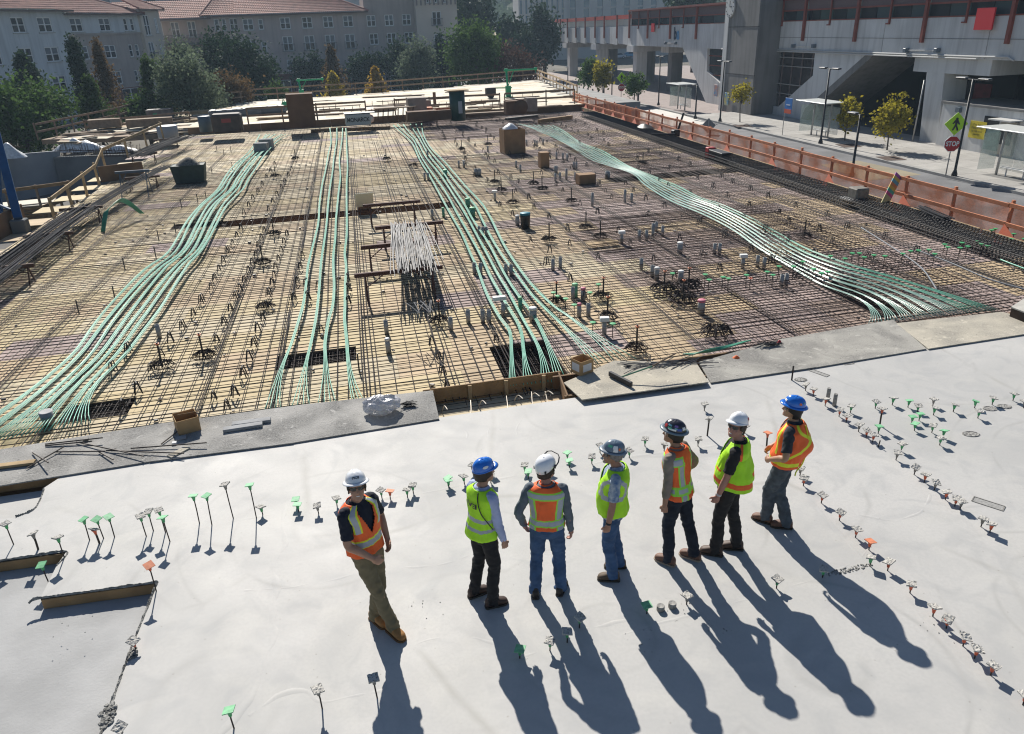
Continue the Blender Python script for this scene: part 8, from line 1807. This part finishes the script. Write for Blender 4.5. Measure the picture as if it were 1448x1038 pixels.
def v5(a, z):
    b = abs(a)
    if 1.02 < z < 1.07: return 2 if (int((a+180)/19) % 3) else 4
    if .995 < z < 1.095: return 4
    if z > 1.385 and z < 1.445 and 30 < b < 150: return 2
    if z > 1.365 and z < 1.465 and 25 < b < 156: return 4
    if z < 1.4:
        if 136 < b < 152: return 2
        if 130 < b < 158: return 4
        if 40 < b < 56: return 2
        if 35 < b < 61: return 3
    return 0
def v6(a, z):
    b = abs(a)
    if 1.03 < z < 1.085: return 0
    if 1.17 < z < 1.20 and 18 < b < 55: return 0
    if 1.145 < z < 1.225 and 18 < b < 58 and (b < 20 or b > 56 or z < 1.15): return 5
    if z > 1.36 and 105 < b < 122: return 0
    return 1
def v7(a, z):
    b = abs(a)
    if .99 < z < 1.04 and b < 150: return 3
    if b > 95:
        s = (180-b)*(1 if a > 0 else -1)          # -85..85 across the back
        if abs((z-1.33)-s*.0030) < .020 or abs((z-1.33)+s*.0030) < .020: return 3
    if 38 < b < 50 and z > 1.1: return 3
    return 0
ST = lambda n, c: M('sticker_'+n, c, .5)
W_ = ('r', ST('white', (.8, .8, .78))); Rd = ('o', ST('red', (.45, .03, .03))); Gn = ('r', ST('green', (.12, .5, .3))); Bl = ('r', ST('blue', (.05, .10, .4))); Ws = ('o', ST('white', None)); Or = ('o', ST('orange', (.7, .16, .05))); Pu = ('r', ST('violet', (.25, .15, .4))); Te = ('r', ST('teal', (.2, .45, .5)))
HW = M('shell_white', (.80, .81, .83), .25, spec=.5, coat=.4); HB = M('shell_blue', (.015, .16, .62), .22, spec=.5, coat=.5); HG = M('shell_grey', (.14, .19, .25), .35, coat=.2); HD = M('shell_dark', (.035, .035, .05), .3, coat=.3)
DENIM = M('denim', (.055, .115, .235), .9, var=.35, vs=7, bump=.2, bs=150); DENIM2 = M('denim_dark', (.040, .080, .165), .9, var=.4, vs=7, bump=.2, bs=150); DENIMG = M('denim_grey', (.085, .105, .125), .9, var=.5, vs=8, bump=.2, bs=150)
KHAKI = M('khaki', (.20, .165, .095), .9, var=.3, vs=7, bump=.2, bs=150); BLK = M('black_cloth', (.014, .014, .016), .85, var=.3, vs=8); NAVY = M('navy_cloth', (.010, .013, .025), .85)
BOOT_T = M('boot_tan', (.42, .20, .06), .7, var=.3, vs=20); BOOT_B = M('boot_brown', (.085, .048, .032), .6, var=.4, vs=20); BOOT_K = M('boot_black', (.018, .015, .014), .55)
BOOT_W = M('boot_russet', (.17, .085, .055), .65, var=.3, vs=20)
CHARC = M('charcoal_cloth', (.030, .033, .042), .85, var=.2, vs=9); GREYS = M('grey_shirt', (.13, .155, .185), .85, var=.25, vs=8); TAUPE = M('taupe_shirt', (.25, .205, .17), .85, var=.2, vs=8); BLUES = M('blue_shirt', (.40, .46, .68), .8, var=.15, vs=8)
ALOHA = M('floral_shirt', (.10, .17, .30), .8, var=1., vs=17, col2=(.42, .47, .52))
P1 = person(dict(name='a', label='man in orange vest and white brimmed helmet smiling at the camera, tan boots', face=(.80, -.60), feet=[(532, 878), (557, 896)], toes=[.10, .12], shift=(.0, -.13), hipz=.935, lean=-.06, slean=.02, scale=1.05, skin=1,
    handL=((-.20, .10, .98), (-.7, -.8, .1), .6), handR=((.12, .215, 1.00), (1., -.75, .0), .8), palm={1: (-.3, -1, 0)}, head=(-.66, .30), shades='dark', smile=True, hair=(.03, .02, .015), trousers=KHAKI, boots=BOOT_T, laces=True, sole=M('sole_tan', (.16, .08, .03), .8), legw=.98,
    shirt=NAVY, sleeve='short', vest=v1, vesthem=.965, vneck=(1.20, 30), helmet=dict(mat=HW, style='full', text='BDPS')))
P2 = person(dict(name='b', label='man in lime vest and blue visor helmet seen from behind, black trousers', face=(.80, .60), feet=[(672, 842), (697, 857)], toes=[.1, .30], shift=(.0, .04), scale=.99, lean=.05, skin=1,
    handL=((-.24, .06, .80), (-.5, -.9, 0), .5), handR=((.235, .13, .80), (.4, -.9, 0), .5), head=(-.15, .06), shades='clear', hair=(.05, .035, .025), trousers=BLK, boots=M('boot_dark', (.05, .028, .02), .6), shirt=BLUES, sleeve='long', vest=v2, vesthem=.93, vneck=(1.25, 40),
    puff=lambda a, z: .03*max(0, (abs(a)-100)/80)*max(0, min(1, (1.3-z)/.2)), helmet=dict(mat=HB, style='cap', tilt=.06, stickers=[(95, 28, .065, .035, Ws), (20, 30, .03, .03, W_)])))
P3 = person(dict(name='c', label='man in orange and silver vest and white climbing helmet, back turned, blue jeans', face=(.10, 1.), feet=[(757, 841), (793, 837)], toes=[-.15, .25], scale=.975, skin=3, fat=1.03,
    handL=((-.255, .03, .93), (-.9, -.75, 0), .9), handR=((.27, .02, .88), (.8, -.75, 0), .9), head=(-.75, .12), hair=(.05, .03, .02), trousers=DENIM, boots=BOOT_K, shirt=GREYS, sleeve='long', vest=v3, vesthem=.985, collar=HVO, legw=1.04,
    helmet=dict(mat=HW, style='climb', tilt=.10)))
P4 = person(dict(name='d', label='stout man in lime vest, patterned shirt and grey stickered helmet, blue jeans', face=(-.97, .15), feet=[(866, 820), (875, 802)], toes=[.0, -.1], shift=(0, .05), scale=.97, skin=2, fat=1.18, belly=.28, lean=-.04,
    handL=((-.27, .06, .80), (-.5, -.9, 0), .8), handR=((.27, .05, .82), (.5, -.8, 0), .6), head=(.20, .12), headfwd=.03, shades='dark', beard=True, hair=(.25, .22, .2), hairlow=-.05, trousers=DENIM, boots=M('boot_olive', (.11, .075, .045), .7, var=.3, vs=20), shirt=ALOHA, sleeve='short', shirthem=.90, vest=v4, vesthem=.955, vneck=(1.22, 26), legw=1.03,
    helmet=dict(mat=HG, style='full', tilt=.05, brim=M('brim_grey', (.22, .26, .31), .35), stickers=[(-85, 35, .055, .05, W_), (-88, 15, .05, .035, W_), (-50, 38, .06, .035, Gn), (-110, 25, .03, .04, Or)])))
P5 = person(dict(name='e', label='man in orange vest and dark helmet covered in stickers, taupe shirt, dark jeans', face=(-.80, .60), feet=[(945, 797), (981, 790)], toes=[.05, .0], shift=(.0, .08), scale=1.01, skin=2, lean=.13,
    handL=((-.255, .06, .80), (-.5, -.9, 0), .8), handR=((.20, .14, 1.02), (.8, -.8, 0), .8), head=(.25, .12), shades='clear', hair=(.03, .02, .015), hairlow=-.07, trousers=M('denim_ink', (.014, .020, .034), .9, var=.4, vs=8), boots=BOOT_W, sole=M('sole_pale', (.35, .27, .2), .8), shirt=TAUPE, sleeve='rolled', shirthem=.90, vest=v5, vesthem=.93, vneck=(1.30, 30), collar=HVO,
    helmet=dict(mat=HD, style='full', tilt=.02, brim=M('brim_steel', (.20, .25, .28), .3), stickers=[(-20, 58, .05, .05, Ws), (-60, 38, .05, .025, Te), (-100, 42, .045, .03, Pu), (-80, 16, .09, .022, W_), (-35, 25, .05, .05, Rd), (-65, 22, .05, .02, Gn), (-120, 22, .05, .03, Bl), (-100, 26, .03, .02, Te), (-150, 28, .05, .04, W_)])))
P6 = person(dict(name='f', label='man in lime vest with orange bands and white visor helmet looking at the camera', face=(-.92, .38), feet=[(1011, 784), (1040, 776)], toes=[.0, -.15], shift=(.0, .02), scale=1.03, skin=3, fat=1.06, belly=.3, lean=-.07,
    handL=((-.245, .13, .80), (-.5, -.9, 0), .8), handR=((.25, .10, .82), (.5, -.8, 0), .6), head=(1.05, .26), shades='dark', smile=True, hair=(.04, .03, .02), trousers=M('black_trousers', (.022, .020, .020), .85, var=.4, vs=8), boots=BOOT_B, shirt=BLK, sleeve='short', vest=v6, vesthem=.985, vneck=(1.18, 34),
    puff=lambda a, z: .11*math.exp(-((abs(abs(a)-140))/40)**2)*max(0, min(1, (1.36-z)/.22)), helmet=dict(mat=HW, style='cap', tilt=.06, stickers=[(-115, 32, .045, .045, Rd), (-140, 32, .02, .04, Te)])))
P7 = person(dict(name='g', label='man in billowing orange vest with yellow cross straps and blue brimmed helmet', face=(-.86, .50), feet=[(1082, 738), (1110, 746)], toes=[.15, -.25], shift=(.0, -.02), hipz=.925, scale=1.0, skin=1, fat=1.06, lean=-.07,
    handL=((-.20, .15, 1.04), (-.9, -.8, -.2), 1.0), handR=((.12, .20, 1.04), (.9, -.7, -.2), 1.0), palm={-1: (.6, -.7, 0), 1: (-.6, -.7, 0)}, head=(.15, .16), shades='dark', smile=True, hair=(.012, .010, .010), hairlow=-.095, trousers=DENIMG, boots=BOOT_W, shirt=CHARC, sleeve='short', vest=v7, vesthem=.95, vneck=(1.20, 30), legw=1.08,
    puff=lambda a, z: .14*math.exp(-((z-1.20)/.17)**2)*max(0, (abs(a)-80)/100)**.6+.045*max(0, 1-abs(a)/60)*math.exp(-((z-1.05)/.1)**2), helmet=dict(mat=HB, style='full', stickers=[(-120, 28, .035, .035, Or), (-145, 34, .02, .02, Gn), (-20, 24, .05, .03, W_)])))
# ---- things worn on the vests
def on_vest(P, pts, r, mat, name):
    root = P[0]; mb = MB(); mb.tube(interp(pts, 6), r, 6); return mb.obj(name, mat, root, True)
def vp(P, a, z, g):
    c, X, Y = P[2](z); rx, ry, yo = torso_at(z); t = math.radians(a); return c+Y*yo+X*((rx+g)*math.sin(t))+Y*((ry+g)*math.cos(t))
on_vest(P2, [vp(P2, 150, 1.50, .035), vp(P2, 152, 1.42, .04), vp(P2, 140, 1.30, .055), vp(P2, 118, 1.18, .05), vp(P2, 95, 1.08, .05)], .006, BLACKP, 'cord')
on_vest(P7, [vp(P7, -175, 1.49, .05), vp(P7, -168, 1.35, .09), vp(P7, -165, 1.2, .125), vp(P7, -168, 1.0, .09), vp(P7, -172, .86, .06), vp(P7, -165, .80, .07)], .008, YEL, 'lanyard')
mb = MB()
cu = bpy.data.curves.new('t', 'FONT'); cu.body = 'EVJ'; cu.size = .085; cu.align_x = 'CENTER'; cu.align_y = 'CENTER'; cu.offset = .002
o = bpy.data.objects.new('t', cu); COL.objects.link(o); me = bpy.data.meshes.new_from_object(o.evaluated_get(bpy.context.evaluated_depsgraph_get())); bpy.data.objects.remove(o)
for v in me.vertices: v.co = vp(P2, 180+v.co.x/.13*57.3, 1.345+v.co.y, .038)
me.materials.clear(); me.materials.append(BLACKP); link('lettering', me, P2[0])
for P, sg in ((P4, -1), (P6, -1)):
    sh, el, wr, s_, cu_ = P[4][0]; d = (wr-el).normalized(); mb = MB(); mb.tube([wr-d*.045, wr-d*.02], .034, 14); mb.obj('wrist_watch' if P is P4 else 'bracelet', BLACKP if P is P4 else M('bracelet', (.5, .45, .45), .4), P[0], True)

# ================================================================ air between the camera and the far buildings
hm_ = bpy.data.materials.new('haze_air'); hm_.use_nodes = True; n_ = hm_.node_tree.nodes; l_ = hm_.node_tree.links
n_.remove(n_['Principled BSDF']); pv_ = n_.new('ShaderNodeVolumePrincipled'); pv_.inputs['Color'].default_value = (.60, .80, 1., 1); pv_.inputs['Density'].default_value = .00042; pv_.inputs['Anisotropy'].default_value = .2
l_.new(pv_.outputs[0], n_['Material Output'].inputs['Volume'])
hz_ = MB().box((0, 400, 17.), (1400, 1000, 42.)).obj('haze', hm_); tag(hz_, 'thin pale haze over the site and street', 'haze', kind='stuff')
